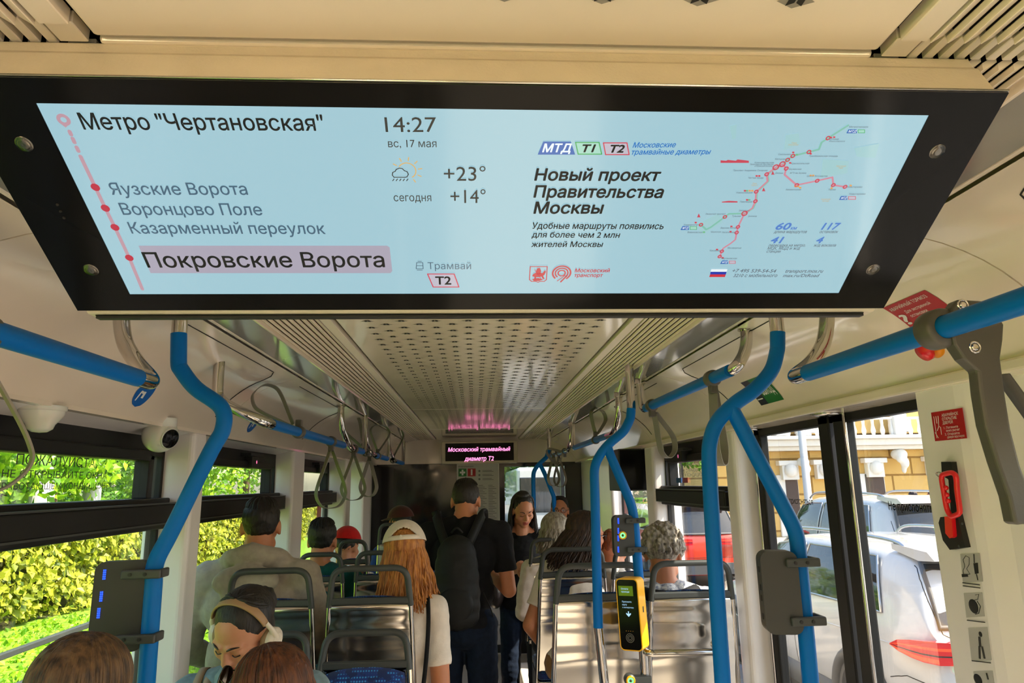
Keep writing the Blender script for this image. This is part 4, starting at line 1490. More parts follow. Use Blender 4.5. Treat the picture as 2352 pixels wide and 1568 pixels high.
def head_prims(mb, Hm, sc=1.0):
    def p(x, y, z):
        return Hm @ (V((x, y, z))*sc)
    R = Hm.to_3x3()
    def ball(c, r):
        mb.ball(p(*c), [k*sc for k in r], R)
    def cap(a, ra, b, rb):
        mb.caps(p(*a), ra*sc, p(*b), rb*sc)
    ball((0, -0.010, 0.026), (0.0745, 0.094, 0.089))
    ball((0, 0.026, -0.040), (0.060, 0.062, 0.072))
    ball((0, 0.050, -0.088), (0.030, 0.032, 0.026))
    for s in (-1, 1):
        ball((s*0.038, 0.044, -0.024), (0.031, 0.034, 0.030))
        ball((s*0.048, 0.008, -0.070), (0.018, 0.034, 0.026))
        cap((s*0.012, 0.083, 0.024), 0.011, (s*0.044, 0.067, 0.024), 0.010)
        ball((s*0.031, 0.069, 0.004), (0.0155, 0.0135, 0.012))
        ball((s*0.0095, 0.091, -0.030), (0.0085, 0.012, 0.0085))
        ball((s*0.077, -0.010, -0.006), (0.009, 0.021, 0.033))
        ball((s*0.079, -0.002, -0.028), (0.007, 0.012, 0.012))
    cap((0, 0.083, 0.016), 0.0085, (0, 0.100, -0.024), 0.0115)
    cap((-0.019, 0.079, -0.057), 0.0065, (0, 0.087, -0.055), 0.0085)
    cap((0.019, 0.079, -0.057), 0.0065, (0, 0.087, -0.055), 0.0085)
    cap((-0.014, 0.079, -0.068), 0.0070, (0.014, 0.079, -0.068), 0.0070)

def skull(Hm, az, pol, off=0.0, sc=1.0):
    """point on the scalp: az 0 = back, pol from crown (0) downward"""
    r = (0.081+off, 0.101+off, 0.096+off)
    c = V((0, -0.012, 0.026))
    d = V((math.sin(az)*math.sin(pol)*r[0], -math.cos(az)*math.sin(pol)*r[1], math.cos(pol)*r[2]))
    return Hm @ ((c+d)*sc)

def to_mb(o, mb=None):
    mb = mb or MB()
    me = o.data
    mb.add([v.co for v in me.vertices], [tuple(p.vertices) for p in me.polygons], True)
    bpy.data.objects.remove(o)
    return mb

def hair(root, Hm, style, m, seed=1, sc=1.0, length=0.3, n=140, thick=0.011, voxel=0.006, fringe=True, spread=1.0, drop=None, name='hair'):
    r = random.Random(seed)
    R = Hm.to_3x3()
    mb = MB()
    def ball(c, q):
        mb.ball(Hm @ (V(c)*sc), [k*sc for k in q], R, 24, 16)
    if style == 'crop':
        ball((0, -0.019, 0.041), (0.0785, 0.096, 0.084))
        ball((0, -0.042, 0.006), (0.068, 0.060, 0.054))
        ball((0, 0.026, 0.086), (0.050, 0.050, 0.030))
    elif style == 'shaved':
        ball((0, -0.014, 0.034), (0.0762, 0.0945, 0.0855))
    elif style == 'cap':
        pass
    elif style == 'curly':
        for k in range(520):
            az, pol = r.uniform(-math.pi, math.pi), math.acos(r.uniform(-0.30, 1))
            if abs(az) > 2.1 and pol > 0.9:
                continue
            p = skull(Hm, az, pol, r.uniform(0.000, 0.016)+0.006*noise.noise(V((az*2, pol*3, 1))), sc)
            mb.ball(p, r.uniform(0.008, 0.0135)*sc, None, 8, 6)
        ball((0, -0.016, 0.036), (0.083, 0.100, 0.088))
    else:
        ball((0, (-0.020 if fringe else -0.033), 0.042), (0.083, 0.100, 0.088))
        ball((0, -0.052, -0.010), (0.072, 0.062, 0.080))
    def disp(co):
        return (0.0028*noise.noise(co*95)+0.0035*noise.noise(co*38))*(0.35 if style == 'tied' else 1)
    h = MB()
    if mb.v:
        o = blob('tmp_hair', mb, m, None, voxel, 2, None, disp)
        to_mb(o, h)
    if style in ('crop', 'long', 'tied', 'part'):
        k = n
        for _ in range(k):
            az = r.uniform(-2.05, 2.05) if fringe else r.uniform(-1.62, 1.62)
            p0 = r.uniform(0.02, 0.5) if style != 'long' else r.uniform(0.02, 0.9)
            end = {'crop': 1.18 - 0.22*abs(az), 'tied': 1.35, 'part': 1.6, 'long': 1.55}[style]
            pts = []
            jit = r.uniform(-0.10, 0.10)
            st = 7
            o0 = r.uniform(0.001, 0.006)
            for i in range(st):
                t = i/(st-1)
                pol = p0+(end-p0)*t
                a2 = az+jit*t + (-(az)*0.5*t*t if style == 'tied' else 0)
                pts.append(skull(Hm, a2, pol, o0+0.003*math.sin(t*3), sc))
            if style == 'long':
                d = pts[-1]
                ax = Hm.to_3x3() @ V((math.sin(az), -math.cos(az), 0))
                L = length*r.uniform(0.72, 1.08)
                sw = r.uniform(-0.02, 0.02)
                ph = r.uniform(0, 6)
                for i in range(1, 7):
                    t = i/6
                    w2 = V((drop.x, drop.y, 0))*t if drop is not None else V((0, 0, 0))
                    pts.append(d + V((ax.x*0.016*t*spread + sw*t + 0.007*math.sin(ph+t*8), ax.y*0.012*t*spread + 0.006*math.cos(ph+t*7), -L*t)) + w2)
            pts = spline(pts, 2)
            q = len(pts)
            h.tube(pts, thick*r.uniform(0.7, 1.2)*sc, 5, caps=False, scale=[0.25+0.75*math.sin(min(1, (i+1)/(q*0.3))*1.57)*(1-0.85*max(0, (i/q-0.6)/0.4)) for i in range(q)])
    return h.build(name, m, root)

def hand_prims(mb, wrist, dirv, palm_n, side, curl=0.5, s=1.0):
    """palm and five separate bent fingers; dirv along the hand, palm_n out of the palm, side +1 thumb on the x side"""
    d = dirv.normalized()
    nrm = (palm_n - d*palm_n.dot(d)).normalized()
    x = d.cross(nrm)*side
    w = wrist
    mb.caps(w, 0.024*s, w+d*0.03*s, 0.027*s)
    for k in (-1, -0.33, 0.33, 1):
        mb.caps(w+d*0.02*s+x*(0.014*k*s), 0.013*s, w+d*0.085*s+x*(0.028*k*s), 0.0115*s)
    for k, L in ((1, 0.072), (0.33, 0.082), (-0.33, 0.076), (-1, 0.058)):
        p = w+d*0.090*s+x*(0.029*k*s)
        a = d
        for seg, (fl, rr) in enumerate(((0.45, 0.0092), (0.32, 0.0085), (0.23, 0.0076))):
            ang = curl*(0.55+0.35*seg)
            a = (a*math.cos(ang)+nrm*math.sin(ang)).normalized()
            q = p+a*(L*fl*s)
            mb.caps(p, rr*s, q, rr*0.93*s, 8)
            p = q
    p = w+d*0.028*s+x*(0.028*s)
    a = (d*0.62+x*0.62+nrm*0.45).normalized()
    for fl, rr in ((0.034, 0.0125), (0.030, 0.0102), (0.024, 0.0088)):
        q = p+a*(fl*s)
        mb.caps(p, rr*s, q, rr*0.93*s, 8)
        p = q
        a = (a+d*0.35+nrm*0.25).normalized()

def person(label, head, Y, yaw=0, hyaw=None, pitch=0, roll=0, lean=4, pose='sit', skin=SK_FAIR, shirt=None, sleeve='long', trousers=None, sc=1.0,
           sw=0.36, arms=None, neck=0.115, kn=0.42, floor=0.0, bulk=1.0, vox=0.008, face=False, legs=True, hood=False, lroll=0, neckline=0.0, group=None):
    """head = pixel of the head centre on the plane Y"""
    hc = atY(head[0], head[1], Y) if not isinstance(head, V) else head
    hyaw = yaw if hyaw is None else hyaw
    B = Matrix.Rotation(math.radians(yaw), 4, 'Z')
    Hr = Matrix.Rotation(math.radians(hyaw), 4, 'Z') @ Matrix.Rotation(math.radians(-pitch), 4, 'X') @ Matrix.Rotation(math.radians(roll), 4, 'Y')
    Hm = Matrix.Translation(hc) @ Hr
    nb = hc - (Hr @ V((0, 0.050, 0.10)))*sc*0.55 - (B @ V((0, 0.012, neck)))*sc
    Lm = Matrix.Rotation(math.radians(-lean), 4, 'X') @ Matrix.Rotation(math.radians(-lroll), 4, 'Y')
    def T(x, y, z):
        return nb + (B @ Lm @ V((x, y, z)))*sc
    def Tr(M3=None):
        return (B @ Lm).to_3x3()
    hips = T(0, -0.015, -0.52)
    def Lg(x, y, z):
        return hips + (B @ V((x, y, z)))*sc
    root = thing('person', label, 'person', (hips.x, hips.y, floor), group)
    if pose == 'sit':
        kz = max(floor+0.48*sc, hips.z-0.08)
        knee = [Lg(s*0.12, kn, 0) for s in (-1, 1)]
        for k in knee:
            k.z = kz
        ank = [Lg(s*0.12, kn+0.03, 0) for s in (-1, 1)]
    else:
        knee = [Lg(s*0.10, 0.03, 0) for s in (-1, 1)]
        for k in knee:
            k.z = floor + (hips.z-floor)*0.52
        ank = [Lg(s*0.11, -0.02, 0) for s in (-1, 1)]
    for a in ank:
        a.z = floor+0.09
    A = arms or {}
    arm = []
    for i, s in enumerate((-1, 1)):
        d = A.get(s, {})
        sh = T(s*sw/2, -0.004, -0.060)
        el = d.get('el', (0.235, 0.015, -0.335))
        wr = d.get('wr', (0.13, 0.25, -0.40))
        arm.append((s, sh, T(s*el[0], el[1], el[2]) if not isinstance(el, V) else el, T(s*wr[0], wr[1], wr[2]) if not isinstance(wr, V) else wr, d))
    mb = MB()
    head_prims(mb, Hm, sc)
    mb.caps(Hm @ (V((0, -0.030, -0.045))*sc), 0.053*sc, T(0, 0, -0.01), 0.060*sc)
    for s in (-1, 1):
        mb.caps(T(s*0.03, -0.01, 0.0), 0.046*sc, T(s*(sw/2-0.02), -0.006, -0.058), 0.046*sc)
    R3 = (B @ Lm).to_3x3()
    kb = min(1, bulk)*min(1, sw/0.36)*0.95
    mb.ball(T(0, 0.0, -0.18), [0.145*sc*kb, 0.095*sc*kb, 0.17*sc], R3)
    mb.ball(T(0, 0.0, -0.38), [0.128*sc*kb, 0.09*sc*kb, 0.16*sc], R3)
    mb.ball(T(0, -0.015, -0.52), [0.15*sc*kb, 0.105*sc*kb, 0.10*sc], R3)
    for s, sh, el, wr, d in arm:
        mb.caps(sh, 0.048*sc, el, 0.040*sc)
        mb.caps(el, 0.042*sc, wr, 0.026*sc)
        hd = d.get('dir', (wr-el))
        hand_prims(mb, wr, hd, d.get('palm', B.to_3x3() @ V((-s*0.4, 0.2, -1))), s if d.get('flip') else -s, d.get('curl', 0.55), sc)
    if legs:
        for i, s in enumerate((-1, 1)):
            mb.caps(Lg(s*0.085, 0, 0), 0.078*sc, knee[i], 0.054*sc)
            mb.caps(knee[i], 0.052*sc, ank[i], 0.036*sc)
            ft = ank[i] + (B @ V((s*0.02, 0.14, -0.05)))*sc
            mb.caps(ank[i]+V((0, 0, -0.04)), 0.038*sc, ft, 0.030*sc)
    Hi = Hm.inverted()
    def mf(c):
        q = (Hi @ c)/sc
        return 1 if (abs(q.x) < 0.024 and -0.078 < q.z < -0.049 and q.y > 0.0795) else 0
    blob('body', mb, skin, root, vox, 3, mf)
    # face marks
    if face:
        for s in (-1, 1):
            m2 = MB()
            m2.tube(spline([Hm @ (V((s*a, b, c))*sc) for a, b, c in ((0.014, 0.0915, 0.0245), (0.030, 0.0855, 0.0305), (0.047, 0.0725, 0.0265))], 5), 0.0032*sc, 8, scale=[0.6+0.4*math.sin(math.pi*min(1, i/10+0.15)) for i in range(11)])
            m2.build('eyebrow', EYE_D, root)
            m2 = MB()
            if face == 'open':
                m2.ball(Hm @ (V((s*0.031, 0.0738, 0.004))*sc), (0.0125*sc, 0.0112*sc, 0.0068*sc), Hm.to_3x3())
                ey = m2.build('eye', EYE_W, root)
                m2 = MB()
                m2.ball(Hm @ (V((s*0.031, 0.0828, 0.003))*sc), (0.0052*sc, 0.003*sc, 0.0052*sc), Hm.to_3x3())
                m2.build('iris', EYE_D, ey)
                m2 = MB()
            zl = -0.0045 if face != 'open' else 0.0085
            m2.tube(spline([Hm @ (V((s*a, b, zl+c))*sc) for a, b, c in ((0.019, 0.0805, 0.001), (0.031, 0.0835, -0.001), (0.044, 0.0755, 0.0015))], 5), 0.0017*sc, 6)
            m2.build('eyelashes', EYE_D, root)
    # clothes
    def fold(co):
        return 0.006*noise.noise(V((co.x*9, co.y*9, co.z*17)))+0.003*noise.noise(co*34)
    if shirt:
        mb = MB()
        k = bulk*sc
        mb.ball(T(0, 0.002, -0.17), [0.172*k*sw/0.36, 0.125*k, 0.155*sc], R3)
        mb.ball(T(0, 0.008, -0.36), [0.160*k, 0.125*k, 0.19*sc], R3)
        mb.ball(T(0, -0.008, -0.52), [0.172*k, 0.132*k, 0.10*sc], R3)
        for s in (-1, 1):
            mb.caps(T(s*0.055, -0.012, -0.020+neckline), 0.058*k, T(s*(sw/2-0.015), -0.006, -0.064), 0.068*k)
        mb.caps(T(0, -0.03, -0.035), 0.062*k, T(0, -0.02, -0.12), 0.09*k)
        for s, sh, el, wr, d in arm:
            if sleeve == 'none':
                continue
            e2 = sh.lerp(el, 0.42 if sleeve == 'short' else 1.0)
            mb.caps(sh, 0.066*k, e2, (0.062 if sleeve == 'short' else 0.054)*k)
            if sleeve == 'long':
                mb.caps(el, 0.054*k, el.lerp(wr, 0.95), 0.040*k)
            if sleeve == 'short':
                # square cut cuff
                dd = (el-sh).normalized()
                mb.tube([sh.lerp(el, 0.3), sh.lerp(el, 0.68)], 0.061*k, 16)
        if hood:
            for a in range(-7, 8):
                t = a/7
                mb.ball(T(0.108*math.sin(t*1.9), -0.085*math.cos(t*1.9)-0.010, 0.045-0.045*abs(t)), 0.038*k, None, 12, 8)
            mb.ball(T(0, -0.135, -0.065), [0.125*k, 0.040*k, 0.060*k], R3)
            mb.ball(T(0, -0.140, -0.125), [0.085*k, 0.034*k, 0.060*k], R3)
            mb.ball(T(0, -0.138, -0.185), [0.035*k, 0.026*k, 0.045*k], R3)
        blob('top', mb, shirt, root, vox*1.1, 16 if hood else 5, None, fold)
    if trousers and legs:
        mb = MB()
        mb.ball(T(0, -0.012, -0.55), [0.166*sc, 0.128*sc, 0.11*sc], R3)
        for i, s in enumerate((-1, 1)):
            mb.caps(Lg(s*0.085, 0, -0.01), 0.094*sc, knee[i], 0.072*sc)
            mb.caps(knee[i], 0.072*sc, ank[i]+V((0, 0, 0.02)), 0.056*sc)
        blob('trousers', mb, trousers, root, vox*1.2, 4, None, fold)
        for i, s in enumerate((-1, 1)):
            mb = MB()
            f = B.to_3x3()
            mb.ball(ank[i]+f @ V((s*0.01, 0.06, -0.045)), (0.05, 0.135, 0.045), f)
            mb.build('shoe', CL['dark'], root)
    return root, Hm, T, B
def baseball_cap(root, Hm, m, sc=1.0, back=False, adj=True):
    """crown with six panels and brim; back=True leaves a strap opening at the rear"""
    mb = MB()
    R = Hm.to_3x3()
    vs, fs = [], []
    nu, nv = 108, 30
    for j in range(nv+1):
        pol = 0.02+1.36*j/nv
        for i in range(nu):
            az = 2*math.pi*i/nu
            off = 0.010 + 0.006*math.sin(pol)
            p = skull(Hm, az, pol, off, sc)
            vs.append(p + R @ V((0, 0, 0.012*math.cos(pol)+0.006)))
    for j in range(nv):
        for i in range(nu):
            k = (i+1) % nu
            az = 2*math.pi*(i+0.5)/nu
            az = az-2*math.pi if az > math.pi else az
            pol = 0.02+1.36*(j+0.5)/nv
            if adj and abs(az) < 0.62 and 0.90 < pol < 1.23 and (pol-0.90) > 0.33*(az/0.62)**2:
                continue
            fs.append((j*nu+i, (j+1)*nu+i, (j+1)*nu+k, j*nu+k))
    mb.add(vs, fs, True)
    o = mb.build('cap_crown', m, root)
    so = o.modifiers.new('t', 'SOLIDIFY')
    so.thickness = 0.003
    so.offset = 0
    mb = MB()
    vs, fs = [], []
    for j in range(5):
        t = j/4
        for i in range(15):
            az = math.pi + (-1+2*i/14)*0.95
            p = skull(Hm, az, 1.38, 0.012, sc)
            e = R @ V((0, 0.070*t*math.cos(az-math.pi)**0.5, -0.012*t - 0.010*(math.sin(az-math.pi)*t)**2))
            vs.append(p+e+R @ V((0, 0, 0.008)))
    for j in range(4):
        for i in range(14):
            fs.append((j*15+i, j*15+i+1, (j+1)*15+i+1, (j+1)*15+i))
    mb.add(vs, fs, True)
    b = mb.build('cap_brim', m, root)
    so = b.modifiers.new('t', 'SOLIDIFY')
    so.thickness = 0.004
    if adj:
        mb = MB()
        mb.sweep([skull(Hm, a, 1.30, 0.0185, sc)+R @ V((0, 0, 0.008)) for a in [(-0.75+1.5*i/12) for i in range(13)]], [(-0.0015, -0.010), (0.0015, -0.010), (0.0015, 0.010), (-0.0015, 0.010)], up=R @ V((0, 0, 1)))
        mb.build('cap_strap', m, root)
        mb = MB()
        c = skull(Hm, -0.12, 1.30, 0.022, sc)+R @ V((0, 0, 0.008))
        mb.ball(c, (0.007, 0.002, 0.011), R)
        mb.build('cap_buckle', m, root)
def spectacles(root, Hm, m, sc=1.0, lens=None, w=0.024, h=0.019, name='spectacles'):
    mb = MB()
    f = lambda x, y, z: Hm @ (V((x, y, z))*sc)
    for s in (-1, 1):
        loop = [f(s*0.033+w*math.cos(a)*(1 if abs(math.cos(a)) < .9 else 1), 0.096-0.012*abs(math.cos(a))*(1 if s*math.cos(a) > 0 else 0.3), 0.004+h*math.sin(a)) for a in [2*math.pi*i/22 for i in range(22)]]
        mb.tube(loop, 0.0018*sc, 6, closed=True)
        mb.tube([f(s*0.058, 0.084, 0.008), f(s*0.080, 0.05, 0.008), f(s*0.084, -0.01, 0.006), f(s*0.080, -0.03, -0.01)], 0.0018*sc, 6)
    mb.tube([f(-0.010, 0.0955, 0.008), f(0, 0.098, 0.011), f(0.010, 0.0955, 0.008)], 0.0018*sc, 6)
    o = mb.build(name, m, root)
    for s in (-1, 1):
        g = MB()
        g.poly([f(s*0.033+w*math.cos(a), 0.0955-0.008*abs(math.cos(a))*(1 if s*math.cos(a) > 0 else 0.3), 0.004+h*math.sin(a)) for a in [2*math.pi*i/18 for i in range(18)]])
        g.build('lens', lens or LENS, o)
    return o

# --- man in the grey hoodie
p, H, T, B = person('man with short dark hair in a grey marl hoodie seated at the left windows', (599, 1210), 3.26, yaw=0, hyaw=14, pitch=4, lean=3, skin=SK_WARM, shirt=CL['hoodie'], trousers=CL['dark'], sc=1.05, sw=0.40, bulk=1.12, floor=0.3, hood=True, neck=0.092,
                    arms={-1: dict(el=(0.285, 0.03, -0.33), wr=(0.16, 0.26, -0.44)), 1: dict(el=(0.285, 0.03, -0.34), wr=(0.14, 0.26, -0.44))})
hair(p, H, 'crop', HR_DARK, 3, 1.05, n=150, thick=0.006)
# --- woman with headphones, bowed towards us
p, H, T, B = person('woman in pale denim jacket wearing headphones, head bowed', (556, 1454), 2.42, yaw=180, kn=0.30, hyaw=160, pitch=34, roll=-7, lean=12, skin=SK_FAIR, shirt=CL['denim'], trousers=CL['jeans'], sc=1.04, sw=0.37, bulk=1.08, floor=0.0, vox=0.0055, face='closed',
                    arms={-1: dict(el=(0.26, 0.04, -0.32), wr=(0.08, 0.26, -0.36)), 1: dict(el=(0.26, 0.04, -0.32), wr=(0.08, 0.26, -0.36))})
hair(p, H, 'tied', HR_DARK, 5, 1.06, n=260, thick=0.006, voxel=0.005, fringe=False)
mb = MB()
mb.ball(H @ V((0, -0.125, 0.02)), (0.05, 0.045, 0.05))
o = blob('hair_bun', mb, HR_DARK, p, 0.006, 1, None, lambda c: 0.004*noise.noise(c*60))
for s in (-1, 1):
    mb = MB()
    mb.sweep(spline([T(s*0.06, 0.09, 0.02), T(s*0.085, 0.02, 0.032), T(s*0.10, -0.05, 0.0)], 5), [(-0.02, -0.004), (0.02, -0.004), (0.02, 0.004), (-0.02, 0.004)])
    mb.build('collar', CL['denim'], p)
strapm = mat('brown bag strap', rgb(104, 52, 38), 0.6)
strapb = mat('beige bag strap', rgb(150, 130, 104), 0.7)
for s, mm, u in ((-1, strapm, 0.115), (1, strapb, 0.15), (1, strapb, 0.118)):
    mb = MB()
    mb.sweep(spline([T(s*u, -0.06, 0.005), T(s*u, -0.005, 0.022), T(s*(u-0.003), 0.075, -0.02), T(s*(u-0.02), 0.135, -0.14), T(s*(u-0.04), 0.15, -0.30)], 6), [(-0.013, -0.002), (0.013, -0.002), (0.013, 0.002), (-0.013, 0.002)], up=(B.to_3x3() @ V((0, 1, 0.35))))
    mb.build('shoulder_strap', mm, p)
mb = MB()
hp = thing('headphones', 'beige and white over-ear headphones on the bowed woman', 'headphones', H @ V((0, 0, 0.1)))
M['hp_band'] = mat('beige headband', rgb(166, 130, 92), 0.5)
M['hp_shell'] = mat('off white plastic', rgb(218, 206, 188), 0.35)
M['hp_pad'] = mat('beige ear pad', rgb(150, 122, 94), 0.7)
arc = [H @ (V((0.096*math.sin(a), -0.004, 0.020+0.104*math.cos(a)))*1.06) for a in [(-1.28+2.56*i/24) for i in range(25)]]
Rh = H.to_3x3()
vs, fs = [], []
for i, q in enumerate(arc):
    a, b = arc[max(0, i-1)], arc[min(24, i+1)]
    tn = (b-a).normalized()
    wd = Rh @ V((0, 1, 0))
    nm = tn.cross(wd).normalized()
    k = 0.016*(0.75+0.25*math.sin(math.pi*i/24))
    vs += [q-wd*k-nm*0.004, q+wd*k-nm*0.004, q+wd*k+nm*0.004, q-wd*k+nm*0.004]
for i in range(24):
    for k in range(4):
        j = (k+1) % 4
        fs.append((i*4+k, i*4+j, (i+1)*4+j, (i+1)*4+k))
mb.add(vs, fs, True)
mb.build('headband', M['hp_band'], hp, bevel=0.003)
for s in (-1, 1):
    Mx = Matrix.Translation(H @ V((s*0.086, -0.012, -0.022))) @ H.to_3x3().to_4x4() @ Matrix.Rotation(s*math.pi/2, 4, 'Y')
    mb = MB()
    mb.lathe([(0.018, -0.006), (0.036, -0.008), (0.041, 0.0), (0.040, 0.012), (0.034, 0.016)], Mx, 28)
    e = mb.build('ear_pad', M['hp_pad'], hp)
    mb = MB()
    mb.lathe([(0.040, 0.012), (0.041, 0.022), (0.036, 0.030), (0.026, 0.032), (0.025, 0.036), (0.020, 0.038), (0.018, 0.035), (0.001, 0.035)], Mx, 28)
    mb.build('ear_cup', M['hp_shell'], hp)
    mb = MB()
    mb.tube(spline([H @ V((s*0.098, -0.006, 0.055)), H @ V((s*0.110, -0.008, 0.032)), H @ V((s*0.116, -0.011, 0.005)), H @ V((s*0.118, -0.012, -0.012))], 5), 0.010, 10, scale=[0.8]*6+[1.0]*10)
    mb.build('yoke', M['hp_shell'], hp)
# --- heads cut by the lower edge
p, H, T, B = person('person with auburn hair at the bottom edge, back of the head to us', (612, 1606), 1.92, yaw=20, hyaw=72, kn=0.17, pitch=10, lean=4, skin=SK_FAIR, shirt=CL['beige'], trousers=CL['dark'], floor=0.0, vox=0.009)
hair(p, H, 'long', HR_AUBURN, 7, 1.04, length=0.16, n=520, thick=0.0048, voxel=0.005)
sg = thing('sunglasses', 'tortoiseshell sunglasses pushed up on the auburn hair', 'sunglasses', H @ V((0, 0.06, 0.1)))
Hs = H @ Matrix.Translation(V((0, -0.004, 0.034))) @ Matrix.Rotation(math.radians(20), 4, 'X')
spectacles(sg, Hs, TORTOISE, 1.12, TORTOISE, 0.029, 0.024, name='frame')
p, H, T, B = person('person with brown greying hair at the lower left corner, back of the head to us', (188, 1606), 1.56, yaw=0, hyaw=-8, pitch=3, lean=4, skin=SK_FAIR, shirt=CL['dark'], trousers=CL['dark'], floor=0.0, vox=0.009)
hair(p, H, 'part', hairmat('brown greying hair', rgb(112, 84, 54), rgb(48, 34, 24)), 9, 1.02, n=620, thick=0.0042, voxel=0.005)
# --- left rows further on
p, H, T, B = person('dark-haired person in a teal shirt in the second left row', (741, 1243), 4.12, yaw=0, hyaw=-4, pitch=6, skin=SK_WARM, shirt=CL['teal'], trousers=CL['dark'], floor=0.3, sleeve='short', neck=0.09)
hair(p, H, 'crop', HR_BLACK, 11, 1.04, n=90, thick=0.006)
p, H, T, B = person('person in a red cap in the third left row', (797, 1258), 5.05, yaw=0, hyaw=-20, pitch=10, skin=SK_FAIR, shirt=CL['white'], trousers=CL['dark'], floor=0.3)
hair(p, H, 'shaved', HR_DARK, 12)
baseball_cap(p, H, CL['red'], 1.0, adj=False)
p, H, T, B = person('person in a dark brown cap with its brim to the left, blue shirt', (918, 1204), 5.85, yaw=10, hyaw=62, pitch=4, skin=SK_WARM, shirt=CL['blue'], trousers=CL['dark'], floor=0.3)
hair(p, H, 'shaved', HR_DARK, 13)
baseball_cap(p, H, CL['brown'], 1.02, adj=False)
# --- white cap
p, H, T, B = person('woman in white cap with long ginger hair and white T-shirt, back to us', (930, 1275), 3.24, yaw=-4, hyaw=4, pitch=10, roll=-3, lean=3, skin=SK_WARM, shirt=CL['white'], trousers=CL['jeans_l'], sleeve='short', sw=0.285, floor=0.3, bulk=0.88,
                    arms={1: dict(el=(0.178, -0.075, -0.385), wr=(0.12, 0.15, -0.46)), -1: dict(el=(0.17, 0.03, -0.36), wr=(0.08, 0.24, -0.44))})
hair(p, H, 'long', HR_GINGER, 15, 1.0, length=0.26, n=420, thick=0.0060, spread=2.2, fringe=False, drop=V((0.02, -0.02, 0)))
baseball_cap(p, H, CL['cap'], 1.04, adj=True)
mb = MB()
mb.sweep(spline([T(0.10, 0.08, -0.04), T(0.105, -0.01, 0.018), T(0.125, -0.115, -0.10), T(0.118, -0.128, -0.26), T(0.10, -0.128, -0.42), T(0.09, -0.12, -0.50)], 6), [(-0.009, -0.002), (0.009, -0.002), (0.009, 0.002), (-0.009, 0.002)], up=V((0, 1, 0)))
mb.build('bag_strap', CL['black'], p)
# --- standing man with backpack
p, H, T, B = person('man standing in the aisle in black T-shirt and dark jeans, back to us', (1070, 1152), 4.25, yaw=-4, hyaw=-6, pitch=20, lean=2, pose='stand', skin=SK_WARM, shirt=CL['black'], trousers=CL['jeans'], sleeve='short', sc=1.08, sw=0.395, floor=0.0, bulk=1.0, vox=0.008, neck=0.062,
                    arms={1: dict(el=(0.240, -0.02, -0.36), wr=(0.13, 0.22, -0.30)), -1: dict(el=(0.235, 0.04, -0.34), wr=(0.12, 0.24, -0.28))})
hair(p, H, 'crop', HR_DARK, 17, 1.07, n=120, thick=0.0045)
_T = T
def T(x, y, z, _f=_T):
    return _f(x-0.028, y+0.02, z+0.045)
bp = thing('backpack', 'black backpack on the back of the man standing in the aisle', 'backpack', T(0, -0.2, -0.45))
mb = MB()
R3 = B.to_3x3()
for zz, rx, ry, rz in ((-0.21, 0.112, 0.060, 0.11), (-0.27, 0.126, 0.072, 0.12), (-0.33, 0.132, 0.080, 0.13), (-0.40, 0.135, 0.084, 0.13), (-0.46, 0.134, 0.085, 0.11), (-0.51, 0.130, 0.082, 0.08)):
    mb.ball(T(0.0, -0.190, zz), (rx, ry, rz), R3)
mb.box(tuple(T(-0.10, -0.17, -0.54)), tuple(T(0.10, -0.12, -0.18)))
M['pack'] = cloth('black backpack nylon', (0.011, 0.0115, 0.0115), rough=0.55)
blob('pack_body', mb, M['pack'], bp, 0.009, 5, None, lambda c: 0.004*noise.noise(c*16))
mb = MB()
mb.ball(T(0.0, -0.252, -0.45), (0.100, 0.026, 0.095), R3)
mb.build('front_pocket', M['pack'], bp)
for s in (-1, 1):
    mb = MB()
    mb.sweep(spline([T(s*0.060, -0.165, -0.16), T(s*0.095, -0.125, -0.085), T(s*0.128, -0.05, -0.008), T(s*0.132, 0.03, -0.005), T(s*0.125, 0.115, -0.10)], 6), [(-0.026, -0.005), (0.026, -0.005), (0.026, 0.005), (-0.026, 0.005)], up=V((0, 1, 0.3)))
    mb.build('shoulder_strap', M['pack'], bp)
mb = MB()
mb.tube(spline([T(-0.03, -0.175, -0.10), T(0, -0.19, -0.075), T(0.03, -0.175, -0.10)], 6), 0.006, 8)
mb.build('grab_loop', M['pack'], bp)
mb = MB()
mb.tube(spline([T(0.135, -0.16, -0.40), T(0.175, -0.10, -0.50), T(0.185, -0.06, -0.56)], 5), 0.004, 6)
mb.ball(T(0.186, -0.06, -0.565), 0.009)
mb.build('strap_end', M['pack'], bp)
# --- young woman at the partition
p, H, T, B = person('young woman with long dark hair looking down at her phone, black top', (1201, 1172), 5.25, yaw=176, hyaw=195, pitch=26, roll=4, lean=2, pose='stand', skin=SK_FAIR, shirt=CL['black'], trousers=CL['jeans'], sleeve='none', sc=1.0, sw=0.33, floor=0.0, vox=0.0055, face='closed', neckline=-0.02,
                    arms={1: dict(el=(0.20, 0.03, -0.30), wr=(0.03, 0.22, -0.25), curl=0.9), -1: dict(el=(0.20, 0.03, -0.30), wr=(0.06, 0.22, -0.22), curl=0.8)})
hair(p, H, 'long', HR_DARK, 19, 1.0, length=0.26, n=240, thick=0.0060, fringe=False, spread=1.4)
mb = MB()
mb.ball(H @ V((0, -0.03, 0.118)), (0.052, 0.045, 0.025), H.to_3x3())
mb.build('hair_top', HR_DARK, p)
ph = thing('smartphone', 'dark smartphone held by the young woman in black', 'phone', T(-0.045, 0.30, -0.20))
mb = MB()
mb.box((-0.036, -0.004, -0.075), (0.036, 0.004, 0.075), Matrix.Translation(T(0.045-0.09, 0.305, -0.20)) @ B @ Matrix.Rotation(math.radians(-40), 4, 'X'))
mb.build('case', M['black'], ph, bevel=0.003)
mb = MB()
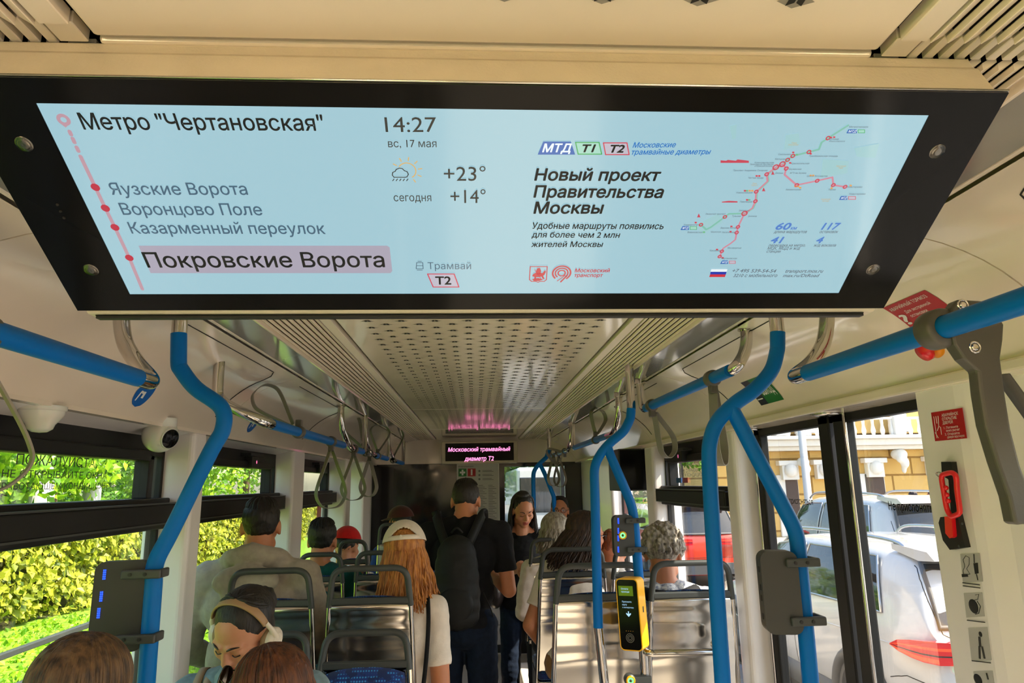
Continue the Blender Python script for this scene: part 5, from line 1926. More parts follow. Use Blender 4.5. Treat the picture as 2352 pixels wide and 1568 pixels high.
mb.box((-0.033, -0.0046, -0.071), (0.033, -0.0038, 0.071), Matrix.Translation(T(0.045-0.09, 0.305, -0.20)) @ B @ Matrix.Rotation(math.radians(-40), 4, 'X'))
mb.build('screen', M['bezel'], ph)
sb = thing('handbag', 'dark leather shoulder bag hanging from the young woman in black', 'bag', T(0.2, 0.1, -0.5))
mb = MB()
mb.ball(T(0.205, 0.05, -0.42), (0.07, 0.12, 0.13), R3)
blob('bag_body', mb, mat('dark leather', rgb(40, 34, 32), 0.35), sb, 0.009, 2)
mb = MB()
mb.sweep(spline([T(0.215, 0.06, -0.31), T(0.20, 0.045, -0.12), T(0.155, 0.0, 0.012), T(0.17, -0.09, -0.12), T(0.20, -0.02, -0.32)], 6), [(-0.008, -0.002), (0.008, -0.002), (0.008, 0.002), (-0.008, 0.002)])
mb.build('bag_strap', mat('tan strap', rgb(170, 116, 60), 0.6), sb)
# --- woman with glasses by the cab window
p, H, T, B = person('woman with thin glasses and hair tied back, facing us by the cab window', (1286, 1172), 6.35, yaw=180, hyaw=172, pitch=2, pose='stand', skin=SK_WARM, shirt=CL['dark'], trousers=CL['dark'], floor=0.0, vox=0.006, face='open')
hair(p, H, 'tied', HR_DARK, 21, 1.0, n=120, thick=0.006, fringe=False)
spectacles(p, H, M['black'], 1.0)
# --- right rows
p, H, T, B = person('woman with long wavy grey hair seated in the third right row', (1274, 1222), 4.78, yaw=0, hyaw=4, pitch=4, skin=SK_FAIR, shirt=CL['white'], trousers=CL['dark'], floor=0.3)
hair(p, H, 'long', HR_GREY, 23, 1.04, length=0.16, n=260, thick=0.0085, spread=2.4, fringe=False)
p, H, T, B = person('woman with dark wavy hair and glasses turning right, white shirt', (1350, 1230), 4.0, yaw=-6, hyaw=-68, pitch=6, skin=SK_WARM, shirt=CL['white'], trousers=CL['tan'], floor=0.3, sleeve='short', sw=0.37, vox=0.007, face='open', lroll=-7, neck=0.09,
                    arms={-1: dict(el=(0.27, -0.04, -0.36), wr=(0.17, 0.14, -0.50))})
hair(p, H, 'long', HR_BROWN, 25, 1.08, length=0.20, n=380, thick=0.0075, spread=3.2, fringe=False, drop=V((-0.07, -0.02, 0)))
spectacles(p, H, M['black'], 1.04)
p, H, T, B = person('person with cropped reddish hair half hidden by the farther charging box', (1408, 1262), 4.12, yaw=0, hyaw=-30, pitch=8, skin=SK_TAN, shirt=CL['white'], trousers=CL['dark'], floor=0.3)
hair(p, H, 'shaved', HR_REDB, 27, 1.0)
p, H, T, B = person('person with curly grey hair in patterned white shirt by the door pillar', (1523, 1272), 3.42, yaw=0, hyaw=-22, pitch=12, sc=1.06, lean=6, skin=SK_TAN, shirt=CL['pattern'], trousers=CL['dark'], sleeve='short', floor=0.3, sw=0.37, neck=0.095)
hair(p, H, 'curly', HR_SALT, 29, 1.07, voxel=0.0042)
mb = MB()
mb.tube(spline([T(-0.13, -0.03, -0.012), T(-0.05, -0.10, -0.030), T(0.05, -0.10, -0.030), T(0.13, -0.03, -0.012)], 6), 0.030, 12)
mb.build('dark_collar', CL['black'], p)
# passers-by on the far pavement
for lab, px, py, y, m1, hm, yw in (('passer-by in a white shirt beyond the white cars', 2142, 1138, 13.0, CL['white'], HR_BLACK, 40), ('dark-haired passer-by half hidden behind the car roof', 2096, 1143, 14.0, CL['dark'], HR_BROWN, 20)):
    p, H, T, B = person(lab, (px, py), y, yaw=yw, pose='stand', skin=SK_TAN, shirt=m1, trousers=CL['dark'], floor=-0.2, vox=0.012, sleeve='short')
    hair(p, H, 'crop', hm, 31, 1.0, n=40, voxel=0.01)
# ================================================================== OUTSIDE
from mathutils.bvhtree import BVHTree
GZ = -0.36
M['asphalt'] = mat('grey asphalt', (0.16, 0.155, 0.15), 0.8, var=0.15, vscale=30)
M['pave'] = mat('pale paving', (0.42, 0.39, 0.35), 0.8, var=0.12, vscale=12)
M['turf'] = mat('sunlit turf', rgb(120, 160, 30), 0.9, var=0.35, vscale=9, bump=0.6, bscale=90)
M['leaf'] = leafmat('bright hedge leaves', rgb(70, 96, 8), rgb(208, 206, 70))
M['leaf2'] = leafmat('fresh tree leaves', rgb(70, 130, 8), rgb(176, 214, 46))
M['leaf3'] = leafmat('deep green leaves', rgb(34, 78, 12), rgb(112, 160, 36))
M['bark'] = mat('grey brown bark', rgb(92, 74, 56), 0.9, var=0.35, vscale=14, bump=0.6, bscale=40, stretch=(1, 1, 0.3))
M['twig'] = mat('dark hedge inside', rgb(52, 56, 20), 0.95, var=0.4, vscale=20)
M['iron'] = mat('dark painted iron', (0.05, 0.055, 0.055), 0.45)
M['ochre'] = None
mb = MB()
mb.box((-60, -12, GZ-0.2), (-2.2, 90, GZ+0.02))
struct(mb.build('ground', M['turf']))
mb = MB()
mb.box((-2.2, -12, GZ-0.2), (9.5, 90, GZ))
struct(mb.build('road', M['asphalt']))
mb = MB()
mb.box((8.2, -12, GZ-0.2), (60, 90, GZ+0.16))
struct(mb.build('sidewalk', M['pave']))
mb = MB()
mb.box((-13.5, -12, GZ-0.1), (-10.4, 90, GZ+0.03))
struct(mb.build('path', M['pave']))

def leaf_cloud(n, fn, size, r):
    """n folded leaves at points given by fn(r)"""
    mb = MB()
    for _ in range(n):
        p, nd = fn(r)
        nd = (nd + V((r.gauss(0, .5), r.gauss(0, .5), r.gauss(0, .5)))).normalized()
        a = nd.orthogonal().normalized()
        a = (Matrix.Rotation(r.uniform(0, 6.28), 3, nd) @ a)
        b = nd.cross(a)
        s = size*r.uniform(0.6, 1.25)
        t = p+a*s
        l, q = p+a*(s*0.45)+b*(s*0.36)+nd*(s*0.1), p+a*(s*0.45)-b*(s*0.36)+nd*(s*0.1)
        mb.add([p, l, t, q], [(0, 1, 2), (0, 2, 3)])
    return mb
# hedge along the track
hr = random.Random(3)
root = thing('hedge', 'clipped hedge in bright yellow-green leaf outside the left windows', 'hedge', (-8.2, 6, GZ))
def hedge_pt(r):
    y = -2+38*r.random()**1.25
    if r.random() < 0.72:
        z = GZ + 0.02 + 1.5*r.random()**0.9
        x = -7.35 - 0.35*noise.noise(V((y*0.8, z*1.6, 0))) + r.uniform(-0.2, 0.15) - 0.25*max(0, z-0.7)
        return V((x, y, z)), V((1, 0, 0.35))
    x = r.uniform(-9.0, -7.4)
    return V((x, y, GZ+1.52 + 0.16*noise.noise(V((x*1.3, y*0.9, 4)))+r.uniform(-0.1, 0.1))), V((0.2, 0, 1))
leaf_cloud(36000, hedge_pt, 0.15, hr).build('foliage', M['leaf'], root)
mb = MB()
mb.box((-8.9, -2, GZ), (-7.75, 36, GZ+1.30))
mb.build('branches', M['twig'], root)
# turf strip with blades
def turf_pt(r):
    y = r.uniform(0.5, 13)
    return V((r.uniform(-7.3, -2.4), y, GZ+0.02)), V((r.uniform(-1, 1), r.uniform(-1, 1), 0.2))
g = leaf_cloud(14000, turf_pt, 0.085, hr).build('grass', M['leaf2'])
tag(g, 'sunny grass strip between the tram and the hedge', 'grass', kind='stuff')
# fence with two rails
root = thing('fence', 'low dark iron fence with two rails before the hedge', 'fence', (-3.45, 3, GZ))
for zz in (0.63, 0.37):
    mb = MB()
    mb.box((-3.475, 0.2, zz-0.022), (-3.425, 14, zz+0.022))
    mb.build('rail', M['iron'], root, bevel=0.006)
for k in range(7):
    mb = MB()
    mb.box((-3.475, 1.0+2.05*k, GZ), (-3.425, 1.05+2.05*k, 0.66))
    mb.build('post', M['iron'], root, bevel=0.006)

# dense dark shrubs closing the view behind the trees
def shrub_pt(r):
    y = -6+62*r.random()
    z = GZ+0.1+4.6*r.random()
    x = -21.0-0.9*noise.noise(V((y*0.3, z*0.5, 2)))+r.uniform(-0.5, 0.5)
    return V((x, y, z)), V((1, 0, 0.4))
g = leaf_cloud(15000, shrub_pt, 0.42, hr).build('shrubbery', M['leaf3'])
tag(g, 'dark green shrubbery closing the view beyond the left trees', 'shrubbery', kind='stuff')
def tree(label, x, y, h, r, n, m, seed, trunk_r=0.14, lean=(0, 0), base=1.6, group='trees beyond the hedge', size=0.23):
    root = thing('tree', label, 'tree', (x, y, GZ), group)
    rr = random.Random(seed)
    top = V((x+lean[0], y+lean[1], GZ+h*0.8))
    mb = MB()
    path = spline([V((x, y, GZ)), V((x+lean[0]*0.3+0.05, y+lean[1]*0.3, GZ+h*0.3)), V((x+lean[0]*0.6-0.04, y+lean[1]*0.6, GZ+h*0.55)), top], 6)
    mb.tube(path, trunk_r, 10, scale=[1.25-0.9*i/(len(path)-1) for i in range(len(path))])
    for k in range(6):
        a = rr.uniform(0, 6.28)
        p = path[int(len(path)*rr.uniform(0.4, 0.8))]
        mb.tube([p, p+V((math.cos(a)*r*0.4, math.sin(a)*r*0.4, h*0.1)), p+V((math.cos(a)*r*0.75, math.sin(a)*r*0.75, h*0.16))], trunk_r*0.35, 6, scale=[1, .7, .3])
    mb.build('trunk', M['bark'], root)
    cl = []
    for k in range(13):
        a = rr.uniform(0, 6.28)
        d = r*rr.uniform(0.1, 0.85)
        cl.append((V((x+lean[0]+d*math.cos(a), y+lean[1]+d*math.sin(a), GZ+base*0.75+(h-base)*rr.uniform(0.05, 0.8))), r*rr.uniform(0.32, 0.55)))
    def pt(q):
        c, s = cl[q.randrange(len(cl))]
        d = V((q.gauss(0, 1), q.gauss(0, 1), q.gauss(0, 0.75))).normalized()
        return c + d*(s*q.uniform(0.75, 1.08)), (d+V((0, 0, 0.7))).normalized()
    leaf_cloud(n, pt, size, rr).build('crown', m, root)
    return root
tree('leafy tree with dark leaning trunk, first seen behind the printed window notice', -10.50, 5.40, 7.75, 2.56, 5200, M['leaf2'], 1, 0.16, (0.5, 0.3), 1.7)
tree('low tree with yellow-lit leaves at the left edge of the nearest window', -10.35, 1.80, 7.00, 2.43, 5200, M['leaf2'], 2, 0.12, (0.2, 0), 1.75)
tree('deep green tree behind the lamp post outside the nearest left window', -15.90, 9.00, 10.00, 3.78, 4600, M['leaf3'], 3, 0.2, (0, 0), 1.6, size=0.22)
tree('tree with thick pale grey trunk outside the second left window', -8.85, 11.85, 8.75, 2.43, 5600, M['leaf2'], 4, 0.21, (0.1, 0.2), 1.85)
tree('round bright tree filling the second left window', -11.10, 16.80, 8.12, 2.70, 6000, M['leaf2'], 5, 0.13, (0, 0), 1.5)
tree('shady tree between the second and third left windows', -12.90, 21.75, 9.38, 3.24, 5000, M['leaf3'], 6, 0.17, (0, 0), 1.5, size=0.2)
tree('slim bright tree outside the third left window', -9.90, 24.75, 8.12, 2.56, 5200, M['leaf2'], 7, 0.12, (0, 0), 1.5)
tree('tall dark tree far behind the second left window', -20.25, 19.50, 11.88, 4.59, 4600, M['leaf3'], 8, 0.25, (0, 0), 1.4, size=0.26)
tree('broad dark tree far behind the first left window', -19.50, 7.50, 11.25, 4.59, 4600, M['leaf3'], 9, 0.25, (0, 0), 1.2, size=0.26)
tree('farthest left tree seen beside the last left pillar', -11.25, 34.50, 9.38, 3.24, 5000, M['leaf2'], 10, 0.15, (0, 0), 1.0)
tree('green street tree seen past the black monitor on the right', 5.60, 22.00, 5.60, 1.70, 4200, M['leaf3'], 11, 0.12, (0, 0), 1.2, group='street trees on the right', size=0.2)
tree('tall street tree above the cars ahead of the cab window', 0.20, 40.00, 11.00, 4.00, 5200, M['leaf3'], 12, 0.3, (0, 0), 2.4, group='trees ahead of the tram', size=0.34)
tree('wide street tree on the right ahead of the cab', 7.50, 46.00, 11.00, 4.00, 5200, M['leaf3'], 13, 0.3, (0, 0), 2.4, group='trees ahead of the tram', size=0.34)

# lamp posts and a pale wall far behind the trees
def lamppost(label, x, y, r, c):
    root = thing('lamp_post', label, 'lamp post', (x, y, GZ), 'posts outside the windows')
    m = mat('post grey', c, 0.5) if label else None
    mb = MB()
    mb.lathe([(r*1.9, 0), (r*1.9, 0.5), (r*1.3, 0.62), (r, 0.7), (r*0.85, 6.5), (0.001, 6.52)], Matrix.Translation((x, y, GZ)), 18)
    mb.build('shaft', m, root)
    mb = MB()
    mb.tube(fillet([(x, y, GZ+6.4), (x, y, GZ+7.0), (x+0.9, y, GZ+7.2)], 0.4), r*0.6, 8)
    mb.ball((x+0.95, y, GZ+7.16), (0.32, 0.13, 0.09))
    mb.build('lamp_head', m, root)
lamppost('grey metal lamp post right of the printed window notice', -9.6, 15.9, 0.25, (0.36, 0.35, 0.35))
lamppost('pale lamp post near the first left pillar', -9.6, 17.9, 0.21, (0.42, 0.42, 0.40))
lamppost('thin grey lamp post by the yellow facade, left in the door glass', 9.6, 19.5, 0.11, (0.62, 0.62, 0.60))

# ------------------------------------------------------------------ yellow house
def stone():
    m = mat('yellow rusticated plaster', rgb(208, 168, 96), 0.85)
    nt = m.node_tree
    b = nt.nodes['Principled BSDF']
    tc = node(nt, 'ShaderNodeTexCoord')
    mp = node(nt, 'ShaderNodeMapping')
    mp.inputs['Rotation'].default_value = (math.radians(90), 0, 0)
    br = node(nt, 'ShaderNodeTexBrick')
    br.inputs['Scale'].default_value = 1.0
    br.inputs['Brick Width'].default_value = 1.5
    br.inputs['Row Height'].default_value = 0.62
    br.inputs['Mortar Size'].default_value = 0.035
    br.inputs['Color1'].default_value = (*rgb(206, 166, 92), 1)
    br.inputs['Color2'].default_value = (*rgb(214, 176, 104), 1)
    br.inputs['Mortar'].default_value = (*rgb(150, 112, 52), 1)
    nt.links.new(tc.outputs['Object'], mp.inputs['Vector'])
    nt.links.new(mp.outputs[0], br.inputs['Vector'])
    nt.links.new(br.outputs['Color'], b.inputs['Base Color'])
    bp = node(nt, 'ShaderNodeBump')
    bp.inputs['Strength'].default_value = 0.8
    bp.inputs['Distance'].default_value = 0.05
    bp.invert = True
    nt.links.new(br.outputs['Fac'], bp.inputs['Height'])
    nt.links.new(bp.outputs[0], b.inputs['Normal'])
    return m
M['stone'] = stone()
M['plaster'] = mat('white plaster', (0.78, 0.76, 0.72), 0.8)
M['yplaster'] = mat('yellow plaster', rgb(222, 184, 112), 0.8)
M['winglass'] = mat('dark house window', (0.03, 0.035, 0.04), 0.08)
M['wood'] = mat('brown wooden door', rgb(74, 56, 48), 0.5)
YH = 24.0
root = thing('house', 'yellow house with white cornices, balustrade and carved corbels across the street', 'house', (15, YH, GZ))
HX0, HX1 = 8.6, 30.0
def part(nm, m, lo, hi, bev=0.03, par=None):
    mb = MB()
    mb.box(lo, hi)
    return mb.build(nm, m, par or root, bevel=bev)
HZ = 1.8 + 62*YH/1550                        # underside of balcony band, from the sight line
part('ground_storey', M['stone'], (HX0, YH, GZ), (HX1, YH+4, HZ))
part('cornice', M['plaster'], (HX0-0.1, YH-0.55, HZ), (HX1, YH+0.5, HZ+0.14))
part('cornice', M['plaster'], (HX0-0.1, YH-0.80, HZ+0.14), (HX1, YH+0.5, HZ+0.36))
part('balcony_slab', M['plaster'], (HX0-0.1, YH-1.0, HZ+0.36), (HX1, YH+0.5, HZ+0.48))
part('handrail', M['plaster'], (HX0, YH-0.90, HZ+1.02), (HX1, YH-0.76, HZ+1.10))
part('upper_storey', M['yplaster'], (HX0, YH, HZ+0.6), (HX1, YH+4, HZ+9.0))
part('upper_cornice', M['plaster'], (HX0-0.2, YH-0.5, HZ+4.6), (HX1, YH+0.3, HZ+5.0))
px_ped = [1846, 2040, 2235]
for k, px in enumerate((1790, 1846, 1940, 2063, 2180, 2300)):
    x = atY(px, 1000, YH-0.8).x
    if k % 1 == 0:
        mb = MB()
        mb.box((x-0.20, YH-1.0, HZ+0.48), (x+0.20, YH-0.6, HZ+1.12))
        mb.build('balustrade_pier', M['plaster'], root, bevel=0.03)
for k in range(46):
    x = HX0+0.3+k*0.34
    mb = MB()
    mb.lathe([(0.05, 0), (0.085, 0.15), (0.045, 0.36), (0.06, 0.54)], Matrix.Translation((x, YH-0.83, HZ+0.48)), 8)
    mb.build('baluster', M['plaster'], root)
for px in (1846, 2063, 2270):
    x = atY(px, 960, YH-0.3).x
    mb = MB()
    mb.lathe([(0.36, 0.6), (0.36, 0.9), (0.27, 1.0), (0.25, 4.3), (0.36, 4.4), (0.36, 4.6)], Matrix.Translation((x, YH-0.3, HZ)), 16)
    mb.build('column', M['plaster'], root)
for px in (1810, 1905, 1985, 2130, 2215):
    x = atY(px, 960, YH).x
    f = part('upper_window', M['plaster'], (x-0.75, YH-0.12, HZ+1.9), (x+0.75, YH+0.1, HZ+4.3))
    part('pane', M['winglass'], (x-0.55, YH-0.14, HZ+2.1), (x+0.55, YH-0.1, HZ+4.1), 0.01, f)
for px, py, s in ((1845, 1068, 0.50), (2066, 1052, 0.62), (2260, 1046, 0.62)):
    c = atY(px, py, YH-0.35)
    mb = MB()
    mb.ball(c+V((0, 0, 0.22*s)), (0.42*s, 0.5*s, 0.34*s))
    mb.ball(c+V((-0.18*s, -0.2, -0.02)), (0.2*s, 0.22*s, 0.24*s))
    mb.ball(c+V((0.12*s, -0.15, -0.25*s)), (0.24*s, 0.25*s, 0.34*s))
    mb.ball(c+V((0.1*s, -0.08, -0.62*s)), (0.13*s, 0.16*s, 0.26*s))
    blob('corbel', mb, M['plaster'], root, voxel=0.05, smooth=1)
for px, py in ((1811, 1072), (1890, 1070), (2006, 1066), (2145, 1062)):
    c = atY(px, py, YH-0.1)
    mb = MB()
    mb.box((c.x-0.42, YH-0.3, c.z+0.05), (c.x+0.42, YH, c.z+0.22))
    mb.box((c.x-0.3, YH-0.25, c.z-0.45), (c.x+0.3, YH, c.z+0.06))
    mb.ball((c.x, YH-0.28, c.z-0.12), (0.24, 0.16, 0.24))
    mb.build('keystone', M['plaster'], root, bevel=0.02)
for px, w2 in ((1818, 0.55), (2010, 0.85)):
    c = atY(px, 1110, YH)
    dz = 1.8+8*YH/1550
    f = part('doorway', M['plaster'], (c.x-w2, YH-0.06, GZ+0.16), (c.x+w2*0.4, YH+0.1, dz))
    part('door_panel', M['wood'], (c.x-w2*0.45, YH-0.075, GZ+0.16), (c.x+w2*0.36, YH-0.03, dz-0.02), 0.01, f)
# pale house further on, seen past the door pillar
root = thing('house', 'pale stone house seen through the window left of the door', 'house', (8, 40, GZ))
M['pale'] = mat('pale stone', rgb(226, 206, 170), 0.85, var=0.08, vscale=0.6)
part('wall', M['pale'], (6.5, 36, GZ), (14.5, 44, 11))
for k in range(4):
    for j in range(2):
        x = 7.4+k*1.8
        f = part('window', M['plaster'], (x-0.55, 35.85, 1.2+j*3.6), (x+0.55, 36.1, 3.4+j*3.6))
        part('pane', M['winglass'], (x-0.4, 35.8, 1.35+j*3.6), (x+0.4, 35.9, 3.25+j*3.6), 0.01, f)
root = thing('house', 'grey house at the street end in front of the cab', 'house', (3, 70, GZ))
M['greywall'] = mat('grey facade', rgb(150, 156, 160), 0.85)
part('wall', M['greywall'], (-14, 72, GZ), (24, 80, 12))
for k in range(9):
    for j in range(2):
        x = -6+k*2.6
        f = part('window', M['plaster'], (x-0.7, 71.8, 1.4+j*4), (x+0.7, 72.1, 3.8+j*4))
        part('pane', M['winglass'], (x-0.5, 71.7, 1.6+j*4), (x+0.5, 71.85, 3.6+j*4), 0.01, f)

# ------------------------------------------------------------------ cars
M['carwhite'] = mat('white car paint', (0.56, 0.555, 0.54), 0.22, coat=0.8)
M['carred'] = mat('orange red car paint', rgb(214, 60, 30), 0.25, coat=0.8)
M['carglass'] = mat('dark car glass', (0.02, 0.022, 0.022), 0.04, coat=0.5)
M['tyre'] = mat('tyre rubber', (0.02, 0.02, 0.02), 0.8)
M['rim'] = mat('alloy wheel', (0.5, 0.5, 0.5), 0.3, 1.0)
M['tail'] = mat('red tail lamp', rgb(200, 14, 20), 0.12, coat=0.8, emit=rgb(200, 20, 20), estr=0.12)
M['amber'] = mat('orange tail lamp strip', rgb(240, 84, 40), 0.15, coat=0.8, emit=rgb(240, 70, 30), estr=0.15)
M['cladding'] = mat('grey plastic cladding', (0.10, 0.10, 0.10), 0.6)
def car(name, label, x, y, z0, paint, L=4.5, W=1.84, H=1.66, rails=True, cat='car', yaw=0.0, lamps=True, glass_m=None, group=None):
    """rear bumper at y, nose ahead (+Y); x is the left flank"""
    root = thing(name, label, cat, (x+W/2, y+L/2, z0), group)
    T = Matrix.Translation((x+W/2, y, z0)) @ Matrix.Rotation(yaw, 4, 'Z')
    hw = W/2
    # stations: (y, belt z, roof z, half width at belt, half width at roof, low z)
    S = [(0.00, 0.80, 0.86, 0.80, 0.78, 0.34), (0.04, 0.98, 1.02, 0.90, 0.86, 0.28), (0.12, 1.04, 1.10, 0.94, 0.86, 0.25),
         (0.30, 1.05, 1.42, 0.97, 0.74, 0.24), (0.50, 1.05, H-0.05, 0.985, 0.72, 0.23), (0.85, 1.04, H-0.01, 0.99, 0.73, 0.22),
         (1.6, 1.02, H, 1.0, 0.735, 0.22), (2.4, 0.99, H-0.01, 1.0, 0.73, 0.22), (2.85, 0.975, H-0.08, 1.0, 0.71, 0.22),
         (3.35, 0.965, 1.16, 0.99, 0.74, 0.22), (3.55, 0.955, 1.00, 0.98, 0.80, 0.22), (4.0, 0.90, 0.93, 0.95, 0.78, 0.22), (4.38, 0.78, 0.82, 0.86, 0.72, 0.25), (4.5, 0.60, 0.66, 0.78, 0.66, 0.32)]
    ky = L/4.5
    def ring(s):
        yy, zb, zr, wb, wr, zl = s
        yy *= ky
        wb *= hw
        wr *= hw
        q = [(wb*0.93, zl), (wb*1.0, zl+0.16), (wb*1.02, (zl+zb)/2+0.05), (wb*0.985, zb-0.05), (wb*0.955, zb), (wb*0.955*0.5+wr*0.5+0.01, zb*0.45+zr*0.55), (wr, zr-0.035), (wr*0.82, zr), (0.0, zr+0.015)]
        pts = [V((-a, yy, b)) for a, b in q] + [V((a, yy, b)) for a, b in reversed(q[:-1])]
        return pts
    R = [ring(s) for s in S]
    n = len(R[0])
    vs = [T @ p for r in R for p in r]
    fs = []
    for i in range(len(R)-1):
        for k in range(n):
            j = (k+1) % n
            fs.append((i*n+k, (i+1)*n+k, (i+1)*n+j, i*n+j))
    fs.append(tuple(range(n)))
    fs.append(tuple((len(R)-1)*n+k for k in range(n-1, -1, -1)))
    mb = MB()
    mb.add(vs, fs, True)
    body = mb.build('body', paint, root, subsurf=2)
    dg = bpy.context.evaluated_depsgraph_get()
    dg.update()
    bvh = BVHTree.FromObject(body, dg)
    Bi = body.matrix_basis.inverted()
    def skin(p, off=0.001):
        q, nn, _, _ = bvh.find_nearest(Bi @ p)
        return body.matrix_basis @ (q+nn*off)
    def seam(nm, pts, r=0.004, m_=None):
        q = []
        for a, b in zip(pts, pts[1:]):
            q += [a.lerp(b, i/6) for i in range(6)]
        q.append(pts[-1])
        mb = MB()
        mb.tube([skin(p) for p in q], r, 6)
        return mb.build(nm, m_ or M['gap'], body)
    for sgn in (-1, 1):
        for yy in (1.08, 2.06, 3.22):
            seam('door_seam', [T @ V((sgn*hw*1.1, yy*ky, z_)) for z_ in (0.30, 0.6, 0.95)])
        seam('flank_crease', [T @ V((sgn*hw*1.1, yy*ky, z_)) for yy, z_ in ((0.10, 0.93), (1.0, 0.90), (2.4, 0.86), (3.6, 0.80))], 0.006, paint)
        seam('tailgate_seam', [T @ V((sgn*hw*u, yy*ky, z_)) for u, yy, z_ in ((0.62, -0.1, 0.62), (0.66, -0.1, 0.84), (0.66, -0.05, 1.0), (0.80, 0.06, 1.06), (0.78, 0.28, 1.36), (0.73, 0.42, 1.55))])
        seam('bumper_seam', [T @ V((sgn*hw*u, yy*ky, z_)) for u, yy, z_ in ((0.62, -0.1, 0.64), (0.95, 0.0, 0.70), (1.1, 0.3, 0.72), (1.1, 0.5, 0.66))])
    seam('tailgate_seam', [T @ V((u*hw, -0.1, 0.62)) for u in (-0.62, 0, 0.62)])
    gm = glass_m or M['carglass']
    def surf(i0, i1, f, t, sgn, off=0.008):
        """point between stations i0..i1 on the glasshouse flank; t from belt to roof edge"""
        def at(r):
            a, b, c = r[4], r[5], r[6]
            p = a.lerp(b, t*2) if t < 0.5 else b.lerp(c, t*2-1)
            return p
        p = at(R[i0]).lerp(at(R[i1]), f)
        p = V((p.x-off, p.y, p.z))
        return T @ V((p.x*(1 if sgn < 0 else -1), p.y, p.z))
    def ypos(yy, t, sgn, off=0.012):
        yy = yy/ky
        for i in range(len(S)-1):
            if S[i][0] <= yy <= S[i+1][0]:
                return surf(i, i+1, (yy-S[i][0])/(S[i+1][0]-S[i][0]), t, sgn, off)
    for sgn in (-1, 1):
        for nm, ya0, ya1, yb0, yb1 in (('side_window', 0.62, 1.02, 0.84, 1.06), ('side_window', 1.12, 2.02, 1.14, 2.0), ('side_window', 2.10, 3.20, 2.08, 2.74)):
            mb = MB()
            g, vs2 = [], []
            m_, k_ = 8, 5
            for j in range(k_+1):
                t = 0.10+0.80*j/k_
                for i in range(m_+1):
                    f = i/m_
                    yy = (ya0+(ya1-ya0)*f)*(1-j/k_) + (yb0+(yb1-yb0)*f)*(j/k_)
                    vs2.append(ypos(yy*ky, t, sgn))
            for j in range(k_):
                for i in range(m_):
                    a = j*(m_+1)+i
                    q = (a, a+1, a+m_+2, a+m_+1)
                    g.append(q[::-1] if sgn < 0 else q)
            mb.add(vs2, g, True)
            sw = mb.build(nm, gm, root)
            tr = MB()
            loop = [vs2[i] for i in range(m_+1)] + [vs2[j*(m_+1)+m_] for j in range(1, k_+1)] + [vs2[k_*(m_+1)+i] for i in range(m_-1, -1, -1)] + [vs2[j*(m_+1)] for j in range(k_-1, 0, -1)]
            tr.tube(loop, 0.011, 6, closed=True)
            tr.build('window_trim', M['rim'], sw)
        # door handles
        for yy in (1.55, 2.55):
            p = T @ V((sgn*(hw*1.005), yy*ky, 0.90))
            mb = MB()
            mb.ball(p, (0.022, 0.11, 0.02), nu=12, nv=8)
            mb.build('door_handle', paint, root)
        if rails:
            mb = MB()
            pts = [T @ V((sgn*hw*0.66, yy*ky, zz)) for yy, zz in ((0.55, H-0.05), (0.75, H+0.035), (1.6, H+0.055), (2.4, H+0.04), (2.65, H-0.05))]
            mb.tube(spline(pts, 5), 0.017, 8)
            mb.build('roof_rail', M['rim'], root)
        mb = MB()
        pts = [T @ V((sgn*(hw*0.985), yy*ky, 0.30)) for yy in (0.15, 1.2, 2.4, 3.4, 4.2)]
        mb.sweep(pts, [(-0.03, -0.09), (0.03, -0.09), (0.03, 0.09), (-0.03, 0.09)], up=V((0, 0, 1)))
        mb.build('sill_cladding', M['cladding'], root)
    # rear window, spoiler, tailgate lettering strip
    def rear(u, t, off=0.014):
        y0, z0_, y1, z1 = 0.115, 1.08, 0.44, H-0.10
        wz = (0.80+(0.66-0.80)*t)*hw
        bow = 0.05*(1-u*u)
        return T @ V((u*wz, (y0+(y1-y0)*t)*ky - bow - off, z0_+(z1-z0_)*t))
    mb = MB()
    vs2, g = [], []
    for j in range(7):
        for i in range(11):
            vs2.append(rear(-1+0.2*i, j/6))
    for j in range(6):
        for i in range(10):
            a = j*11+i
            g.append((a, a+1, a+12, a+11))
    mb.add(vs2, g, True)
    rw = mb.build('rear_window', gm, root)
    mb = MB()
    mb.tube([rear(u, 0, 0.012) for u in (-1, -0.5, 0, 0.5, 1)]+[rear(1, 0.5, 0.012), rear(1, 1, 0.012), rear(0.5, 1, 0.012), rear(0, 1, 0.012), rear(-0.5, 1, 0.012), rear(-1, 1, 0.012), rear(-1, 0.5, 0.012)], 0.022, 8, closed=True)
    mb.build('window_seal', M['cladding'], rw)
    mb = MB()
    pr = [V((0, 0.22*ky, H-0.075)), V((0, 0.30*ky, H-0.015)), V((0, 0.75*ky, H+0.018)), V((0, 0.75*ky, H-0.03)), V((0, 0.42*ky, H-0.09))]
    vsl = [V((-0.68*hw, p.y, p.z)) for p in pr]
    mb.prism([T @ v for v in vsl], (T.to_3x3() @ V((1.36*hw, 0, 0))))
    mb.build('spoiler', paint, root, bevel=0.012)
